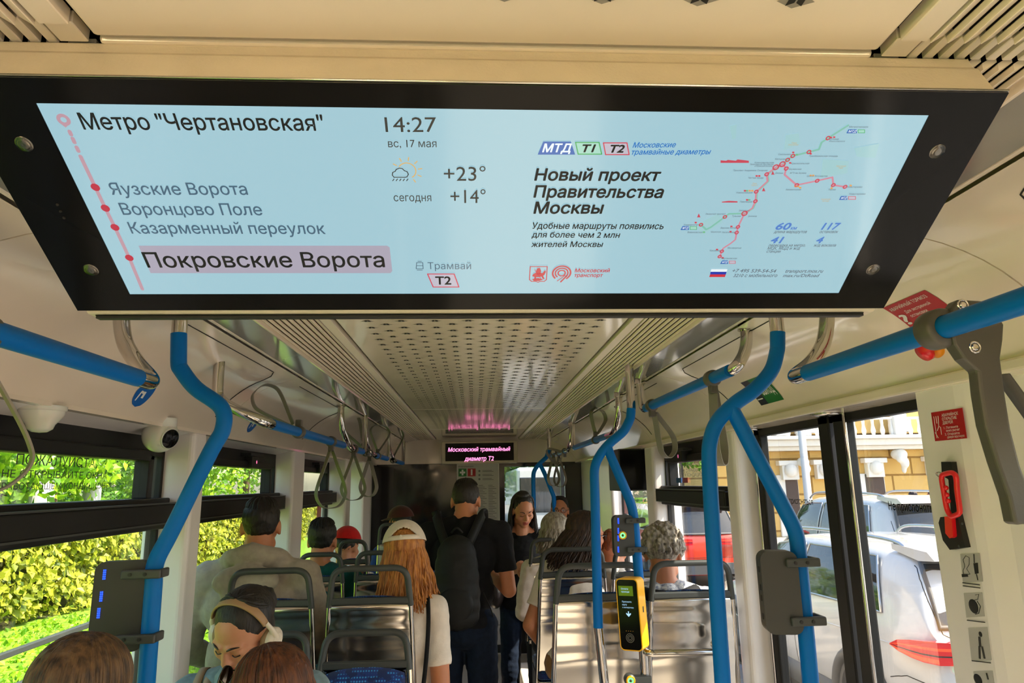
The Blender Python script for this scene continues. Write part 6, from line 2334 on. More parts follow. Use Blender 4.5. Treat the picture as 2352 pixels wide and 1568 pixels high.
    if lamps:
        for sgn in (-1, 1):
            ol = [(0.30, -0.050), (0.55, -0.048), (0.78, -0.030), (0.90, 0.012), (0.965, 0.075), (0.995, 0.17), (1.012, 0.30), (1.012, 0.40)]
            tp = [0.990, 1.000, 1.008, 1.010, 1.005, 0.995, 0.970, 0.925]
            bt = [0.880, 0.872, 0.862, 0.858, 0.862, 0.872, 0.890, 0.915]
            def lampstrip(nm, m, par, f0, f1, off, i0=0):
                vs2, g = [], []
                q = ol[i0:]
                for (u, yy), t_, b_ in zip(q, tp[i0:], bt[i0:]):
                    for f in (f0, f1):
                        for o_ in (off, off-0.05):
                            vs2.append(T @ V((sgn*(u*hw+o_*(0.3 if u < 0.8 else 1.0)), yy*ky-(o_ if u < 0.95 else 0), b_+(t_-b_)*f)))
                n_ = len(q)
                for i in range(n_-1):
                    a_ = i*4
                    for c1, c2 in ((0, 2), (2, 3), (3, 1), (1, 0)):
                        qd = (a_+c1, a_+4+c1, a_+4+c2, a_+c2)
                        g.append(qd if sgn > 0 else qd[::-1])
                g += [(0, 1, 3, 2), ((n_-1)*4, (n_-1)*4+2, (n_-1)*4+3, (n_-1)*4+1)]
                mb = MB()
                mb.add(vs2, g, False)
                return mb.build(nm, m, par)
            tl = lampstrip('tail_lamp', M['tail'], root, 0.0, 1.0, 0.020)
            lampstrip('indicator_strip', M['amber'], tl, 0.06, 0.26, 0.0225, 3)
            lampstrip('lamp_bar', M['amber'], tl, 0.62, 0.74, 0.0225)
            lampstrip('lamp_frame', M['carglass'], tl, 0.36, 0.42, 0.0222)
    mb = MB()
    mb.prism([T @ V((-0.93*hw, -0.015, 0.30)), T @ V((0.93*hw, -0.015, 0.30)), T @ V((0.95*hw, -0.03, 0.52)), T @ V((-0.95*hw, -0.03, 0.52))], T.to_3x3() @ V((0, 0.10, 0)))
    mb.build('rear_bumper', M['cladding'], root, bevel=0.02)
    for yy in (0.92, 3.62):
        for sgn in (-1, 1):
            c = T @ V((sgn*(hw-0.10), yy*ky, 0.34))
            Mx = Matrix.Translation(c) @ T.to_3x3().to_4x4() @ Matrix.Rotation(sgn*math.pi/2, 4, 'Y')
            mb = MB()
            mb.lathe([(0.20, 0.10), (0.24, 0.118), (0.31, 0.118), (0.338, 0.09), (0.34, -0.09), (0.30, -0.1)], Mx, 28)
            wh_ = mb.build('wheel', M['tyre'], root)
            mb = MB()
            mb.lathe([(0.001, 0.10), (0.05, 0.105), (0.06, 0.085), (0.19, 0.095), (0.225, 0.117), (0.235, 0.09)], Mx, 28)
            mb.build('rim', M['rim'], wh_)
            mb = MB()
            k = [T @ V((sgn*(hw*1.012), yy*ky+0.40*math.cos(a), 0.34+0.40*math.sin(a))) for a in [math.pi*i/14 for i in range(-1, 16)]]
            mb.tube(k, 0.045, 8)
            mb.poly([T @ V((sgn*(hw*1.014), yy*ky+0.40*math.cos(a), 0.34+0.40*math.sin(a))) for a in [2*math.pi*i/24 for i in range(24)]])
            mb.build('wheel_arch', M['cladding'], root)
    return root
car('car', 'dusty white SUV parked outside the door, red tail lamp showing', 3.17, 4.93, GZ, M['carwhite'], 4.5, 1.84, 1.60)
car('car', 'second white SUV behind the nearer one, with pale roof rails', 5.35, 8.7, GZ+0.02, M['carwhite'], 4.7, 1.95, 1.86)
car('car', 'orange-red car seen through the window left of the door', 3.75, 14.0, GZ, M['carred'], 4.4, 1.8, 1.72)
car('car', 'small white car on the road ahead beyond the cab glass', 4.1, 30.0, GZ, M['carwhite'], 4.3, 1.8, 1.5, rails=False, group=None)
# orange flank panel of the sharing car
# white bus ahead of the cab
root = thing('bus', 'white bus with dark windscreen coming towards the tram, beyond the cab glass', 'bus', (1.8, 24, GZ))
part('body', M['carwhite'], (1.45, 24, GZ+0.35), (3.35, 33, GZ+2.7), 0.12)
part('windscreen', M['carglass'], (1.55, 23.97, GZ+1.15), (3.25, 24.05, GZ+2.35), 0.03)
part('bumper', M['cladding'], (1.45, 23.9, GZ+0.3), (3.35, 24.2, GZ+0.65), 0.05)
for xx in (1.45, 3.1):
    mb = MB()
    mb.lathe([(0.001, 0.12), (0.25, 0.12), (0.42, 0.1), (0.45, -0.1), (0.3, -0.12)], Matrix.Translation((xx+0.12, 26, GZ+0.45)) @ Matrix.Rotation(math.pi/2, 4, 'Y'), 24)
    mb.build('wheel', M['tyre'], root)
# ================================================================== SMALL FITTINGS
def cov(sgn, t, y, lift=0.0):
    """point on the cove skin and its inward normal"""
    p0, p1, p2 = V((0.805, 2.272)), V((1.05, 2.235)), V((1.135, 2.030))
    p = p0*(1-t)**2 + p1*2*t*(1-t) + p2*t*t
    d = ((p1-p0)*(1-t)+(p2-p1)*t).normalized()
    n = V((d.y, -d.x))
    if n.x > 0:
        n = -n
    p = p + n*lift
    return V((XC+sgn*p.x, y, p.y)), V((sgn*d.x, 0, d.y)), V((sgn*n.x, 0, n.y))
def cards(mb, o, ux, uy, x0, x1, y0, y1, lift=0.0):
    n = ux.cross(uy)
    mb.quad(o+ux*x0+uy*y0+n*lift, o+ux*x1+uy*y0+n*lift, o+ux*x1+uy*y1+n*lift, o+ux*x0+uy*y1+n*lift)
def plate(mb, o, ux, uy, x0, x1, y0, y1, th):
    n = ux.cross(uy)
    mb.prism([o+ux*x0+uy*y0, o+ux*x1+uy*y0, o+ux*x1+uy*y1, o+ux*x0+uy*y1], n*th)

# ---- charging boxes on the poles
M['boxgrey'] = mat('box grey plastic', (0.036, 0.038, 0.035), 0.45, bump=0.02, bscale=300)
M['led_blue'] = mat('blue charging lights', (0.0, 0.01, 0.1), 0.3, emit=(0.01, 0.06, 1.0), estr=1.1)
def charger(label, c, rot, w, h, d, pole, leds=True, ports=False, nclamp=2):
    root = thing('charging_box', label, 'charger', c, 'charging boxes on the poles')
    Mx = Matrix.Translation(c) @ Matrix.Rotation(rot, 4, 'Z')
    def rr(x0, x1, z0, z1, r, y):
        out = []
        for cx, cz, a0 in ((x1-r, z1-r, 0), (x0+r, z1-r, 90), (x0+r, z0+r, 180), (x1-r, z0+r, 270)):
            for k in range(6):
                a = math.radians(a0+18*k)
                out.append(Mx @ V((cx+r*math.cos(a), y, cz+r*math.sin(a))))
        return out
    mb = MB()
    mb.prism(rr(-w/2, w/2, -h/2, h/2, 0.022, -d/2), Mx.to_3x3() @ V((0, d, 0)))
    mb.build('case', M['boxgrey'], root, bevel=0.005, seg=3)
    if leds:
        for k, zz in enumerate((0.36, 0.12, -0.06, -0.33)):
            mb = MB()
            for j in range(5):
                for i in (0, 1):
                    q = Mx @ V((-w/2+0.020+i*0.0036-0.002*(k), -d/2-0.0008, h*zz+ (j-2)*0.0048))
                    mb.box(tuple(q+V((-0.0013, -0.0006, -0.0017))), tuple(q+V((0.0013, 0.0006, 0.0017))))
            mb.build('light_strip', M['led_blue'], root)
    if ports:
        for zz in (0.27, 0.05, -0.08, -0.3):
            mb = MB()
            mb.box((-w/2-0.0012, -0.006, h*zz-0.007), (-w/2+0.001, 0.004, h*zz+0.007), Mx)
            mb.build('charging_port', M['black'], root)
    for zz in (h*0.36, -h*0.34):
        q = Mx @ V((w*0.10, 0, zz))
        e = V((pole.x, pole.y, q.z))
        y0 = min((Mx @ V((0, -d/2, 0))).y, pole.y-RR)-0.006
        mb = MB()
        mb.box((q.x, y0-0.010, q.z-0.0105), (e.x+RR+0.012, y0+0.003, q.z+0.0105))
        mb.box((e.x+RR+0.001, y0-0.008, q.z-0.0105), (e.x+RR+0.012, e.y+RR*0.9, q.z+0.0105))
        cl = mb.build('clamp', M['grey'], root, bevel=0.004, seg=3)
        for xx in (q.x+0.022, e.x-0.004):
            mb = MB()
            mb.cyl((xx, y0-0.0125, q.z), (xx, y0-0.009, q.z), 0.0042, 12)
            mb.build('screw', M['black'], cl)
    return root
pl = atY(346, 1390, YP)
c = atY(277, 1390, YP+0.005)
charger('grey charging box with blue lights on the left pole', c, 0.18, 0.118, 0.205, 0.030, pl)
c = atY(1790, 1357, YP-0.005)
charger('grey charging box with port slots on the near right pole', c, -0.16, 0.090, 0.196, 0.046, atY(1846, 1357, YP), leds=False, ports=True)
c = atY(1431, 1229, YP2-0.01)
b3 = charger('grey charging box with blue lights and lit stop button on the farther pole', c, 0.10, 0.088, 0.165, 0.030, atY(1463, 1229, YP2))
M['btn_y'] = mat('yellow button rim', rgb(236, 164, 0), 0.35)
M['btn_g'] = mat('green lit ring', (0.02, 0.25, 0.03), 0.3, emit=(0.08, 0.9, 0.12), estr=1.6)
def stopbutton(par, c, R=0.0165):
    Mx = Matrix.Translation(c) @ Matrix.Rotation(math.pi/2, 4, 'X')
    mb = MB()
    mb.lathe([(R, -0.006), (R, 0.004), (R*0.72, 0.007), (R*0.66, 0.004)], Mx, 26)
    r = mb.build('button_rim', M['btn_y'], par)
    mb = MB()
    mb.lathe([(R*0.66, 0.003), (R*0.62, 0.006), (R*0.36, 0.006), (R*0.34, 0.003)], Mx, 26)
    mb.build('lit_ring', M['btn_g'], r)
    mb = MB()
    mb.lathe([(R*0.35, 0.003), (R*0.3, 0.006), (0.0005, 0.007)], Mx, 20)
    mb.build('button_cap', M['boxgrey'], r)
stopbutton(b3, atY(1430, 1229, YP2-0.032))
# low stop button below the reader
c = atY(1448, 1562, YP2-0.03)
root = thing('stop_button', 'round stop button with green ring below the yellow reader', 'button', c)
mb = MB()
mb.lathe([(0.0005, -0.03), (0.022, -0.03), (0.0235, -0.02), (0.0225, 0.0), (0.018, 0.004)], Matrix.Translation(c) @ Matrix.Rotation(math.pi/2, 4, 'X'), 26)
mb.box((c.x, c.y-0.002, c.z-0.014), (c.x+0.085, c.y+0.03, c.z+0.014))
mb.build('case', M['grey'], root, bevel=0.003)
stopbutton(root, c+V((0, -0.002, 0)), 0.0185)

# ---- yellow card reader
c = atY(1450, 1408, YP2-0.045)
root = thing('card_reader', 'yellow card reader with black screen on the farther pole', 'reader', c)
Mx = Matrix.Translation(c) @ Matrix.Rotation(-0.60, 4, 'Z') @ Matrix.Rotation(math.radians(-2), 4, 'Y')
def rrect(w, h, r, y, Mx, n=6):
    out = []
    for cx, cz, a0 in ((w/2-r, h/2-r, 0), (-w/2+r, h/2-r, 90), (-w/2+r, -h/2+r, 180), (w/2-r, -h/2+r, 270)):
        for k in range(n):
            a = math.radians(a0+90*k/(n-1))
            out.append(Mx @ V((cx+r*math.cos(a), y, cz+r*math.sin(a))))
    return out
mb = MB()
mb.prism(rrect(0.094, 0.272, 0.018, -0.026, Mx), Mx.to_3x3() @ V((0, 0.072, 0)))
mb.build('shell', M['yellow'], root, bevel=0.006, seg=3)
mb = MB()
mb.prism(rrect(0.086, 0.263, 0.015, -0.0275, Mx), Mx.to_3x3() @ V((0, 0.004, 0)))
fr = mb.build('front_glass', M['bezel'], root, bevel=0.001)
M['lcd'] = mat('pale blue screen lettering', (0.05, 0.06, 0.07), 0.3, emit=rgb(150, 190, 220), estr=0.55)
M['lcd_g'] = mat('green screen glow', (0.02, 0.05, 0.0), 0.3, emit=rgb(110, 140, 10), estr=0.18)
ux, uy = Mx.to_3x3() @ V((1, 0, 0)), Mx.to_3x3() @ V((0, 0, 1))
o = Mx @ V((0, -0.0280, 0))
mb = MB()
cards(mb, o, ux, uy, -0.036, 0.026, 0.070, 0.108)
mb.build('ticket_panel', M['lcd_g'], fr)
mb = MB()
lf = (Mx.to_3x3() @ V((0, -1, 0)))*0.0006
put_text(mb, 'Оплата', o+lf+ux*-0.024+uy*0.094, ux, uy, 0.030, 0.006)
put_text(mb, 'проезда', o+lf+ux*-0.024+uy*0.083, ux, uy, 0.034, 0.006)
put_text(mb, 'Приложите', o+lf+ux*-0.024+uy*0.045, ux, uy, 0.040, 0.006)
put_text(mb, 'карту', o+lf+ux*-0.024+uy*0.034, ux, uy, 0.020, 0.006)
put_text(mb, 'к валидатору', o+lf+ux*-0.024+uy*0.024, ux, uy, 0.048, 0.005)
mb.build('screen_lettering', M['lcd'], fr)
mb = MB()
mb.poly([o+lf+ux*a+uy*b for a, b in ((-0.002, 0.012), (-0.002, 0.002), (-0.010, 0.006), (-0.010, 0.001), (0, -0.009), (0.010, 0.001), (0.010, 0.006), (0.002, 0.002), (0.002, 0.012))])
mb.build('arrow', M['lcd'], fr)
mb = MB()
for r in (0.006, 0.011, 0.0165):
    mb.tube([o+ux*(r*math.cos(a)-0.002)+uy*(r*math.sin(a)-0.088) for a in [2*math.pi*i/26 for i in range(26)]], 0.0007, 5, closed=True)
mb.build('contactless_mark', mat('grey print', (0.35, 0.33, 0.28), 0.5), fr)
for i in range(4):
    mb = MB()
    p = o+ux*(-0.016+0.0095*i)+uy*-0.062
    mb.ball(p, 0.0013, None, 8, 6)
    mb.build('status_light', M['btn_y'], fr)
mb = MB()
mb.box((0.0465, 0.008, 0.004), (0.0478, 0.018, 0.026), Mx)
mb.build('slot', M['black'], root)
mb = MB()
mb.box((-0.012, 0.044, -0.03), (0.012, 0.062, 0.03), Mx)
mb.build('bracket', M['grey'], root, bevel=0.004)

# ---- chrome bar behind the door-side seat
a, b = atY(1487, 1500, 2.86), atY(1668, 1496, 2.86)
root = thing('guard_bar', 'short horizontal chrome bar across the seat back beside the door', 'bar', a)
mb = MB()
mb.tube(fillet([V((a.x, 2.99, a.z)), V((a.x, 2.86, a.z)), V((b.x, 2.86, b.z)), V((b.x, 2.99, b.z))], 0.03), 0.014, 16)
mb.build('tube', M['chrome'], root)
for p in (a, b):
    mb = MB()
    mb.cyl((p.x, 2.975, p.z), (p.x, 2.99, p.z), 0.02, 18)
    mb.build('foot_plate', M['chrome'], root)

# ---- cameras on the left
M['opal'] = mat('opal white plastic', (0.74, 0.74, 0.66), 0.25, coat=0.3, sss=0.3)
root = thing('ceiling_sensor', 'white domed sensor under the left cove', 'sensor', (-1.15, 1.86, 2.03))
Mx = Matrix.Translation((-1.150, 1.86, 2.020))
mb = MB()
mb.lathe([(0.058, 0.002), (0.058, -0.008), (0.054, -0.012)], Mx, 28)
mb.build('base_ring', M['opal'], root)
mb = MB()
mb.lathe([(0.054, -0.010), (0.052, -0.022), (0.044, -0.034), (0.034, -0.046), (0.030, -0.058), (0.018, -0.066), (0.0005, -0.068)], Mx, 28)
mb.build('dome', M['opal'], root)
c = atX(368, 1000, -1.13)
root = thing('security_camera', 'white ball camera with dark lens beside the left pole', 'camera', c)
mb = MB()
mb.ball(c, 0.060, None, 32, 20)
mb.build('ball_case', M['opal'], root)
mb = MB()
mb.lathe([(0.052, 0.062), (0.052, 0.03), (0.040, 0.02)], Matrix.Translation(c), 28)
mb.build('mount', M['opal'], root)
dv = V((0.86, -0.40, -0.25)).normalized()
Mx = Matrix.Translation(c) @ dv.to_track_quat('Z', 'Y').to_matrix().to_4x4()
mb = MB()
mb.lathe([(0.037, 0.044), (0.038, 0.0505), (0.034, 0.0535)], Mx, 28)
e = mb.build('lens_ring', M['opal'], root)
mb = MB()
mb.lathe([(0.0342, 0.0530), (0.022, 0.0585), (0.0005, 0.0608)], Mx, 28)
mb.build('lens_window', M['bezel'], e)

# ---- stickers and signs
def wrap(mb, sgn, t0, o, ux, uy, n):
    """lay a flat sign on the curved cove skin"""
    e = 0.01
    L = (cov(sgn, t0+e, 0)[0]-cov(sgn, t0-e, 0)[0]).length/(2*e)
    down = cov(sgn, t0+e, 0)[0]-cov(sgn, t0-e, 0)[0]
    sg = 1 if down.dot(uy) > 0 else -1
    out = []
    for v in mb.v:
        d = V(v)-o
        p, _, nn = cov(sgn, t0+sg*d.dot(uy)/L, (o+ux*d.dot(ux)).y)
        out.append(tuple(p+nn*(0.0016+d.dot(n))))
    mb.v = out
    return mb
def strips(mb, o, ux, uy, x0, x1, y0, y1, lift=0.0, k=8):
    for i in range(k):
        a, b = y0+(y1-y0)*i/k, y0+(y1-y0)*(i+1)/k
        cards(mb, o, ux, uy, x0, x1, a, b, lift)
M['stick_blue'] = mat('blue sticker film', rgb(0, 96, 182), 0.4)
for y, lab in ((2.225, 'blue round priority sticker under the end of the near left rail'), (3.33, 'blue round priority sticker under the flipped strap on the left cove')):
    o, uy, n = cov(-1, 0.80, y, 0.0)
    ux = V((0, 1, 0))
    if ux.cross(uy).dot(n) < 0:
        ux = -ux
    mb = MB()
    for i in range(16):
        z0_, z1_ = -0.05+0.1*i/16, -0.05+0.1*(i+1)/16
        h0, h1 = math.sqrt(max(0, 0.0025-z0_*z0_)), math.sqrt(max(0, 0.0025-z1_*z1_))
        mb.quad(o+ux*-h0+uy*z0_, o+ux*h0+uy*z0_, o+ux*h1+uy*z1_, o+ux*-h1+uy*z1_)
    root = tag(wrap(mb, -1, 0.80, o, ux, uy, n).build('priority_sticker', M['stick_blue']), lab, 'sticker', 'blue priority stickers')
    mb = MB()
    f = n*0.0010
    hd = o+uy*-0.028+f
    mb.poly([hd+ux*(0.007*math.cos(a))+uy*(0.007*math.sin(a)) for a in [2*math.pi*i/14 for i in range(14)]])
    for pts in ([(-0.010, 0.018), (0.004, 0.018), (0.006, -0.006), (-0.006, -0.006)], [(0.002, -0.004), (0.024, -0.008), (0.026, 0.0), (0.004, 0.004)], [(0.018, 0.0), (0.026, -0.002), (0.028, 0.030), (0.021, 0.030)]):
        mb.poly([o+f+ux*x+uy*(y2*-1 if False else y2) for x, y2 in pts])
    wrap(mb, -1, 0.80, o, ux, uy, n).build('seated_figure_mark', M['white_print'], root)
# exit sign on the right cove
o, uy, n = cov(1, 0.71, 2.53, 0.0)
uy = uy if uy.z > 0 else -uy
ux = V((0, -1, 0))
W = lambda m_: wrap(m_, 1, 0.71, o, ux, uy, n)
root = thing('exit_sign', 'green exit sign reading ВЫХОД on the cove above the door', 'sign', o)
mb = MB()
strips(mb, o, ux, uy, -0.018, 0.115, -0.06, 0.06)
g_ = W(mb).build('green_panel', M['green'], root)
mb = MB()
put_text(mb, 'ВЫХОД', o+n*0.0012+ux*0.000+uy*-0.022, ux, uy, 0.102, 0.048, 0.016)
W(mb).build('lettering', M['white_print'], g_)
mb = MB()
strips(mb, o, ux, uy, -0.085, -0.018, -0.06, 0.06)
g_ = W(mb).build('dark_panel', mat('dark blue sign film', rgb(16, 34, 48), 0.35), root)
mb = MB()
for k in range(5):
    cards(mb, o+n*0.0012, ux, uy, -0.078, -0.030 - 0.012*(k % 2), 0.028-0.016*k, 0.033-0.016*k)
W(mb).build('small_print', M['white_print'], g_)
# emergency brake sign and button by the near rail
o, uy, n = cov(1, 0.545, 1.50, 0.0)
uy = uy if uy.z > 0 else -uy
W = lambda m_: wrap(m_, 1, 0.545, o, ux, uy, n)
root = thing('emergency_brake_sign', 'small red sign partly hidden behind the near right strap collar', 'sign', o)
mb = MB()
strips(mb, o, ux, uy, -0.07, 0.09, -0.055, 0.05)
g_ = W(mb).build('red_panel', M['red'], root)
mb = MB()
put_text(mb, 'АВАРИЙНЫЙ ТОРМОЗ', o+n*0.0012+ux*-0.06+uy*0.030, ux, uy, 0.135, 0.010)
put_text(mb, 'Для экстренной', o+n*0.0012+ux*-0.03+uy*0.010, ux, uy, 0.09, 0.009)
put_text(mb, 'остановки', o+n*0.0012+ux*-0.03+uy*-0.006, ux, uy, 0.06, 0.009)
put_text(mb, '?', o+n*0.0012+ux*-0.062+uy*-0.022, ux, uy, 0.02, 0.034, 0.02)
W(mb).build('lettering', M['white_print'], g_)
o, uy, n = cov(1, 0.78, 1.56, 0.0)
root = thing('emergency_button', 'red mushroom button on yellow base behind the near right rail', 'button', o)
Mx = Matrix.Translation(o) @ n.to_track_quat('Z', 'Y').to_matrix().to_4x4()
mb = MB()
mb.lathe([(0.032, 0.0), (0.032, 0.008), (0.024, 0.012), (0.0005, 0.012)], Mx, 26)
mb.build('base', mat('orange yellow base', rgb(240, 150, 10), 0.4), root)
mb = MB()
mb.lathe([(0.014, 0.010), (0.014, 0.020), (0.024, 0.024), (0.022, 0.034), (0.0005, 0.038)], Mx, 26)
mb.build('button_cap', M['redbright'], root)

# ---- door pillar: red sign, emergency handle, pictograms
XPL = 1.1645
def onp(px, py, lift=0.0):
    return atX(px, py, XPL-lift)
ux, uz = V((0, -1, 0)), V((0, 0, 1))
a, b = onp(2143, 975), onp(2216, 972)
zt, zb = onp(2180, 941).z, onp(2180, 1010).z
root = thing('door_release_sign', 'red emergency door opening sign on the door pillar', 'sign', a)
mb = MB()
mb.prism([V((XPL-0.0008, y, z)) for y, z in ((a.y, zb), (b.y, zb), (b.y, zt), (a.y, zt))], (0.0008, 0, 0))
g_ = mb.build('red_panel', M['red'], root, bevel=0.0)
wd = a.y-b.y
hh = zt-zb
mb = MB()
for k, (t, x0, x1, zz, cp) in enumerate((('АВАРИЙНОЕ', 0.34, 0.86, 0.80, 0.095), ('ОТКРЫТИЕ', 0.34, 0.80, 0.67, 0.095), ('ДВЕРЕЙ', 0.34, 0.66, 0.54, 0.095), ('1. Потяните', 0.36, 0.80, 0.38, 0.075), ('вниз рычаг', 0.42, 0.84, 0.28, 0.075), ('2. Откройте', 0.36, 0.82, 0.16, 0.075), ('двери вручную', 0.42, 0.95, 0.06, 0.075))):
    put_text(mb, t, V((XPL-0.0014, a.y-wd*x0, zb+hh*zz)), ux, uz, wd*(x1-x0), hh*cp, 0.006)
for pts in ([(0.08, 0.1), (0.08, 0.85)], [(0.22, 0.85), (0.20, 0.5), (0.25, 0.45), (0.25, 0.2)], [(0.13, 0.35), (0.2, 0.5)], [(0.05, 0.3), (0.13, 0.1)], [(0.15, 0.85), (0.15, 0.6)]):
    mb.tube([V((XPL-0.0012, a.y-wd*x, zb+hh*z)) for x, z in pts], 0.0007, 5)
mb.build('lettering', M['white_print'], g_)
# handle
pts = [(2174, 1060), (2197, 1060), (2202, 1095), (2211, 1180), (2230, 1256), (2194, 1262), (2178, 1240), (2168, 1200), (2172, 1187), (2197, 1184), (2191, 1100), (2176, 1092)]
root = thing('emergency_release', 'red emergency release handle on a black backplate on the door pillar', 'handle', onp(2195, 1160))
mb = MB()
mb.prism([onp(x, y) for x, y in pts], (-0.014, 0, 0))
bp_ = mb.build('backplate', M['black'], root, bevel=0.003)
for x, y in ((2187, 1203), (2210, 1202), (2203, 1254)):
    mb = MB()
    p = onp(x, y, 0.014)
    mb.ball(p, (0.002, 0.0032, 0.0032), None, 10, 8)
    mb.build('screw', M['grey'], bp_)
k = [(2163, 1095), (2175, 1087), (2188, 1086), (2196, 1096), (2199, 1130), (2204, 1165), (2203, 1178), (2192, 1184), (2184, 1184), (2175, 1168), (2168, 1130)]
loop = spline([onp(x, y, 0.026) for x, y in k], 5, closed=True)
mb = MB()
mb.tube(loop, 0.0062, 10, closed=True)
mb.build('grip_ring', M['redbright'], root)
for x, y in ((2173, 1120), (2175, 1136), (2178, 1150)):
    mb = MB()
    mb.ball(onp(x, y, 0.026), 0.0058, None, 12, 8)
    mb.build('finger_rib', M['redbright'], root)
mb = MB()
mb.prism([onp(x, y, 0.012) for x, y in ((2180, 1186), (2196, 1184), (2200, 1232), (2192, 1236), (2182, 1224))], (-0.012, 0, 0))
mb.build('lever', M['redbright'], root, bevel=0.003)
mb = MB()
mb.tube(spline([onp(2165, 1090, 0.02), onp(2157, 1084, 0.024), onp(2150, 1088, 0.022), onp(2156, 1094, 0.02)], 5), 0.0018, 8)
mb.build('seal_wire', M['chrome'], root)
# pictogram strip
M['sheet'] = mat('grey instruction film', (0.46, 0.45, 0.42), 0.5)
root = thing('pictogram_strip', 'column of black pictograms on the door pillar below the red handle', 'sign', onp(2230, 1400))
mb = MB()
for p4 in (((2206, 1272), (2250, 1270), (2258, 1335), (2212, 1338)), ((2214, 1362), (2256, 1360), (2262, 1415), (2220, 1418)), ((2224, 1442), (2268, 1440), (2278, 1515), (2232, 1518)), ((2236, 1542), (2280, 1540), (2288, 1600), (2244, 1602))):
    mb.prism([onp(x, y) for x, y in p4], (-0.0005, 0, 0))
mb.build('film', M['sheet'], root)
mb = MB()
def stroke(pts, r=0.0012):
    mb.tube([onp(x, y, 0.001) for x, y in pts], r, 5)
stroke([(2212, 1285), (2218, 1276), (2226, 1280), (2226, 1296), (2220, 1306), (2228, 1318), (2214, 1322), (2212, 1310), (2216, 1300), (2212, 1285)], 0.0006)
stroke([(2237, 1272), (2238, 1292)], 0.0012)
stroke([(2243, 1318), (2246, 1332)], 0.0012)
mb.prism([onp(x, y, 0.0008) for x, y in ((2236, 1293), (2246, 1292), (2248, 1316), (2240, 1318))], (-0.0006, 0, 0))
mb.prism([onp(x, y, 0.0008) for x, y in ((2209, 1318), (2222, 1318), (2224, 1324), (2210, 1325))], (-0.0006, 0, 0))
for y0 in (1338, 1345, 1424, 1517):
    stroke([(2211+(y0-1338)*0.12, y0), (2250+(y0-1338)*0.14, y0+5)], 0.0011)
stroke([(2240, 1366), (2248, 1364), (2246, 1376), (2238, 1378)], 0.0006)
mb.ball(onp(2236, 1392, 0.0006), (0.0008, 0.016, 0.016), None, 14, 8)
stroke([(2244, 1380), (2252, 1392), (2248, 1408), (2240, 1410)], 0.0009)
mb.ball(onp(2252, 1456, 0.0006), (0.0008, 0.006, 0.006), None, 10, 6)
stroke([(2250, 1462), (2252, 1484)], 0.0028)
stroke([(2250, 1484), (2251, 1512)], 0.0024)
stroke([(2256, 1484), (2262, 1512)], 0.0024)
mb.ball(onp(2246, 1560, 0.0006), (0.0008, 0.014, 0.012), None, 12, 8)
stroke([(2266, 1545), (2270, 1560)], 0.0018)
mb.build('pictograms', M['black'], root)

# ---- LED sign over the partition
sx0, sx1, sz0, sz1 = -0.37, 0.478, 2.022, 2.266
root = thing('led_sign', 'pink lit LED sign with two Russian lines above the partition', 'sign', (0.05, 7.7, 2.04))
mb = MB()
mb.box((sx0, 7.60, sz0), (sx1, YF, sz1))
mb.build('case', M['housing'], root, bevel=0.012, seg=3)
mb = MB()
mb.box((sx0+0.045, 7.592, sz0+0.028), (sx1-0.045, 7.602, sz1-0.022))
pn = mb.build('sign_glass', M['bezel'], root, bevel=0.002)
M['pinkled'] = mat('pink LED lettering', (0.1, 0.02, 0.05), 0.4, emit=(1.0, 0.22, 0.48), estr=1.0)
mb = MB()
ux, uz = V((1, 0, 0)), V((0, 0, 1))
a, b = atY(1029, 1037, 7.591), atY(1172, 1036, 7.591)
put_text(mb, 'Московский трамвайный', a, ux, uz, b.x-a.x, 0.042, 0.012, 0.2)
a, b = atY(1067, 1058, 7.591), atY(1134, 1058, 7.591)
put_text(mb, 'диаметр Т2', a, ux, uz, b.x-a.x, 0.044, 0.012, 0.2)
mb.build('led_lettering', M['pinkled'], pn)
# ---- information poster
root = thing('information_poster', 'white poster with green first aid and red fire symbols behind the standing man', 'poster', (0.03, YF, 1.7))
mb = MB()
yp = YF-0.0065
x0, x1, z0, z1 = -0.198, 0.265, 1.36, 2.018
mb.box((x0, yp-0.001, z0), (x1, yp+0.0012, z1))
sh = mb.build('sheet', mat('poster paper', (0.58, 0.56, 0.52), 0.45), root)
yq = yp-0.0018
for nm, m, xa in (('first_aid_symbol', M['green'], -0.185), ('fire_extinguisher_symbol', M['red'], -0.082)):
    mb = MB()
    mb.quad((xa, yq, 1.885), (xa+0.09, yq, 1.885), (xa+0.09, yq, 1.972), (xa, yq, 1.972))
    s_ = mb.build(nm, m, sh)
    mb = MB()
    if m is M['green']:
        mb.quad((xa+0.035, yq-0.001, 1.897), (xa+0.055, yq-0.001, 1.897), (xa+0.055, yq-0.001, 1.96), (xa+0.035, yq-0.001, 1.96))
        mb.quad((xa+0.014, yq-0.0012, 1.918), (xa+0.076, yq-0.0012, 1.918), (xa+0.076, yq-0.0012, 1.939), (xa+0.014, yq-0.0012, 1.939))
    else:
        mb.quad((xa+0.036, yq-0.001, 1.897), (xa+0.054, yq-0.001, 1.897), (xa+0.054, yq-0.001, 1.962), (xa+0.036, yq-0.001, 1.962))
    mb.build('white_mark', M['white_print'], s_)
mb = MB()
put_text(mb, 'Информация', V((-0.187, yq, 1.988)), ux, uz, 0.17, 0.016, 0.01)
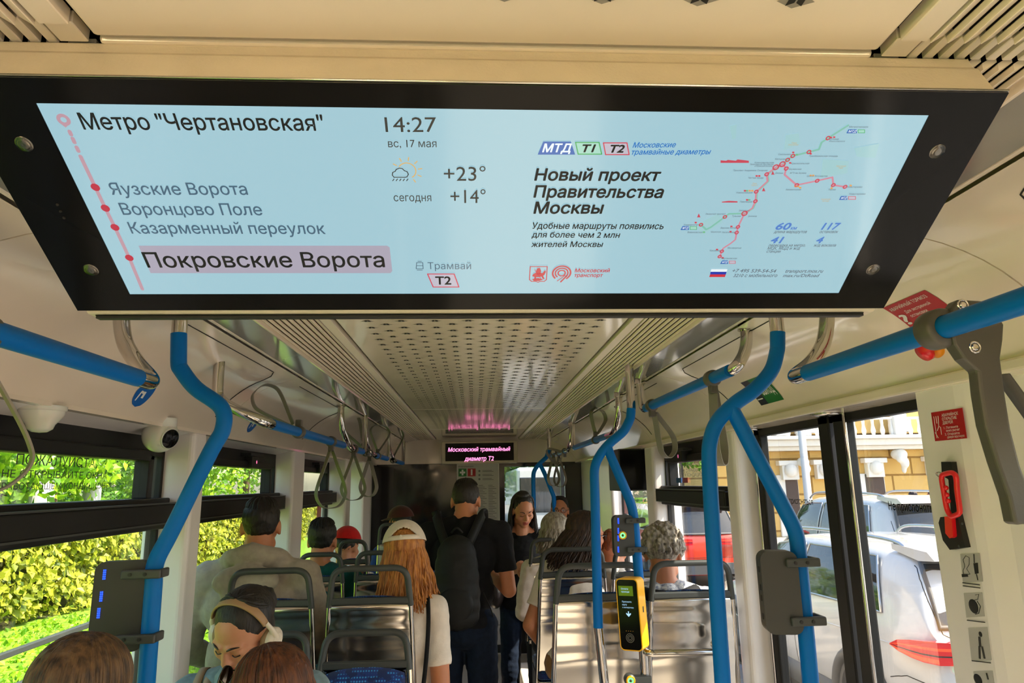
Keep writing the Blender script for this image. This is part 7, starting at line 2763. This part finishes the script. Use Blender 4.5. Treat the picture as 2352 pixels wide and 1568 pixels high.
for k in range(3):
    for j in range(2):
        cards(mb, V((0, yq, 0)), ux, uz, 0.085, 0.19+0.02*j, 1.945-0.045*k-0.012*j, 1.950-0.045*k-0.012*j)
    mb.poly([V((0.05+0.012*math.cos(t), yq, 1.942-0.045*k+0.012*math.sin(t))) for t in [2*math.pi*i/10 for i in range(10)]])
for c_ in range(4):
    for k in range(22):
        cards(mb, V((0, yq, 0)), ux, uz, -0.18+0.11*c_, -0.18+0.11*c_+0.05+0.02*((k*7+c_*3) % 3), 1.78-0.018*k, 1.785-0.018*k)
mb.build('printed_text', mat('grey poster print', (0.16, 0.16, 0.16), 0.5), sh)
# ---- monitor on the right
root = thing('wall_monitor', 'black overhead monitor in grey case above the right-hand passengers', 'monitor', (1.08, 4.8, 1.9))
mb = MB()
mb.box((0.985, 4.66, 1.735), (1.20, 5.02, 2.02))
mb.build('case', M['boxgrey'], root, bevel=0.006)
mb = MB()
mb.box((0.995, 4.652, 1.745), (1.19, 4.661, 2.01))
mb.build('screen', M['bezel'], root)
# ---- window notice and coloured badges on the right upper pane
mb = MB()
xx = XG-0.0015
for t, a, b, z in (('ПОЖАЛУЙСТА,', 3.62, 4.02, 1.875), ('НЕ ОТКРЫВАЙТЕ ОКНА', 3.60, 4.06, 1.845), ('ПРИ КОНДИЦИОНЕРЕ', 3.60, 4.08, 1.82)):
    put_text(mb, t, V((xx, b, z)), V((0, -1, 0)), V((0, 0, 1)), b-a, 0.02)
mb.build('printed_notice', M['ink'], bpy.data.objects['window_6'])
for nm, m, a in (('blue_badge', M['stick_blue'], 4.20), ('red_badge', M['red'], 4.07)):
    mb = MB()
    mb.quad((xx, a, 1.785), (xx, a-0.10, 1.785), (xx, a-0.10, 1.815), (xx, a, 1.815))
    mb.build(nm, m, bpy.data.objects['window_6'])
for x, y, z, lab in ((-1.238, 5.62, 1.60, 'small red notice on the third left window'), (1.238, 5.66, 1.60, 'small red notice on the window under the black monitor')):
    mb = MB()
    mb.box((x-0.0008, y-0.09, z-0.06), (x+0.0008, y+0.05, z+0.06))
    tag(mb.build('window_notice', M['red']), lab, 'sticker')
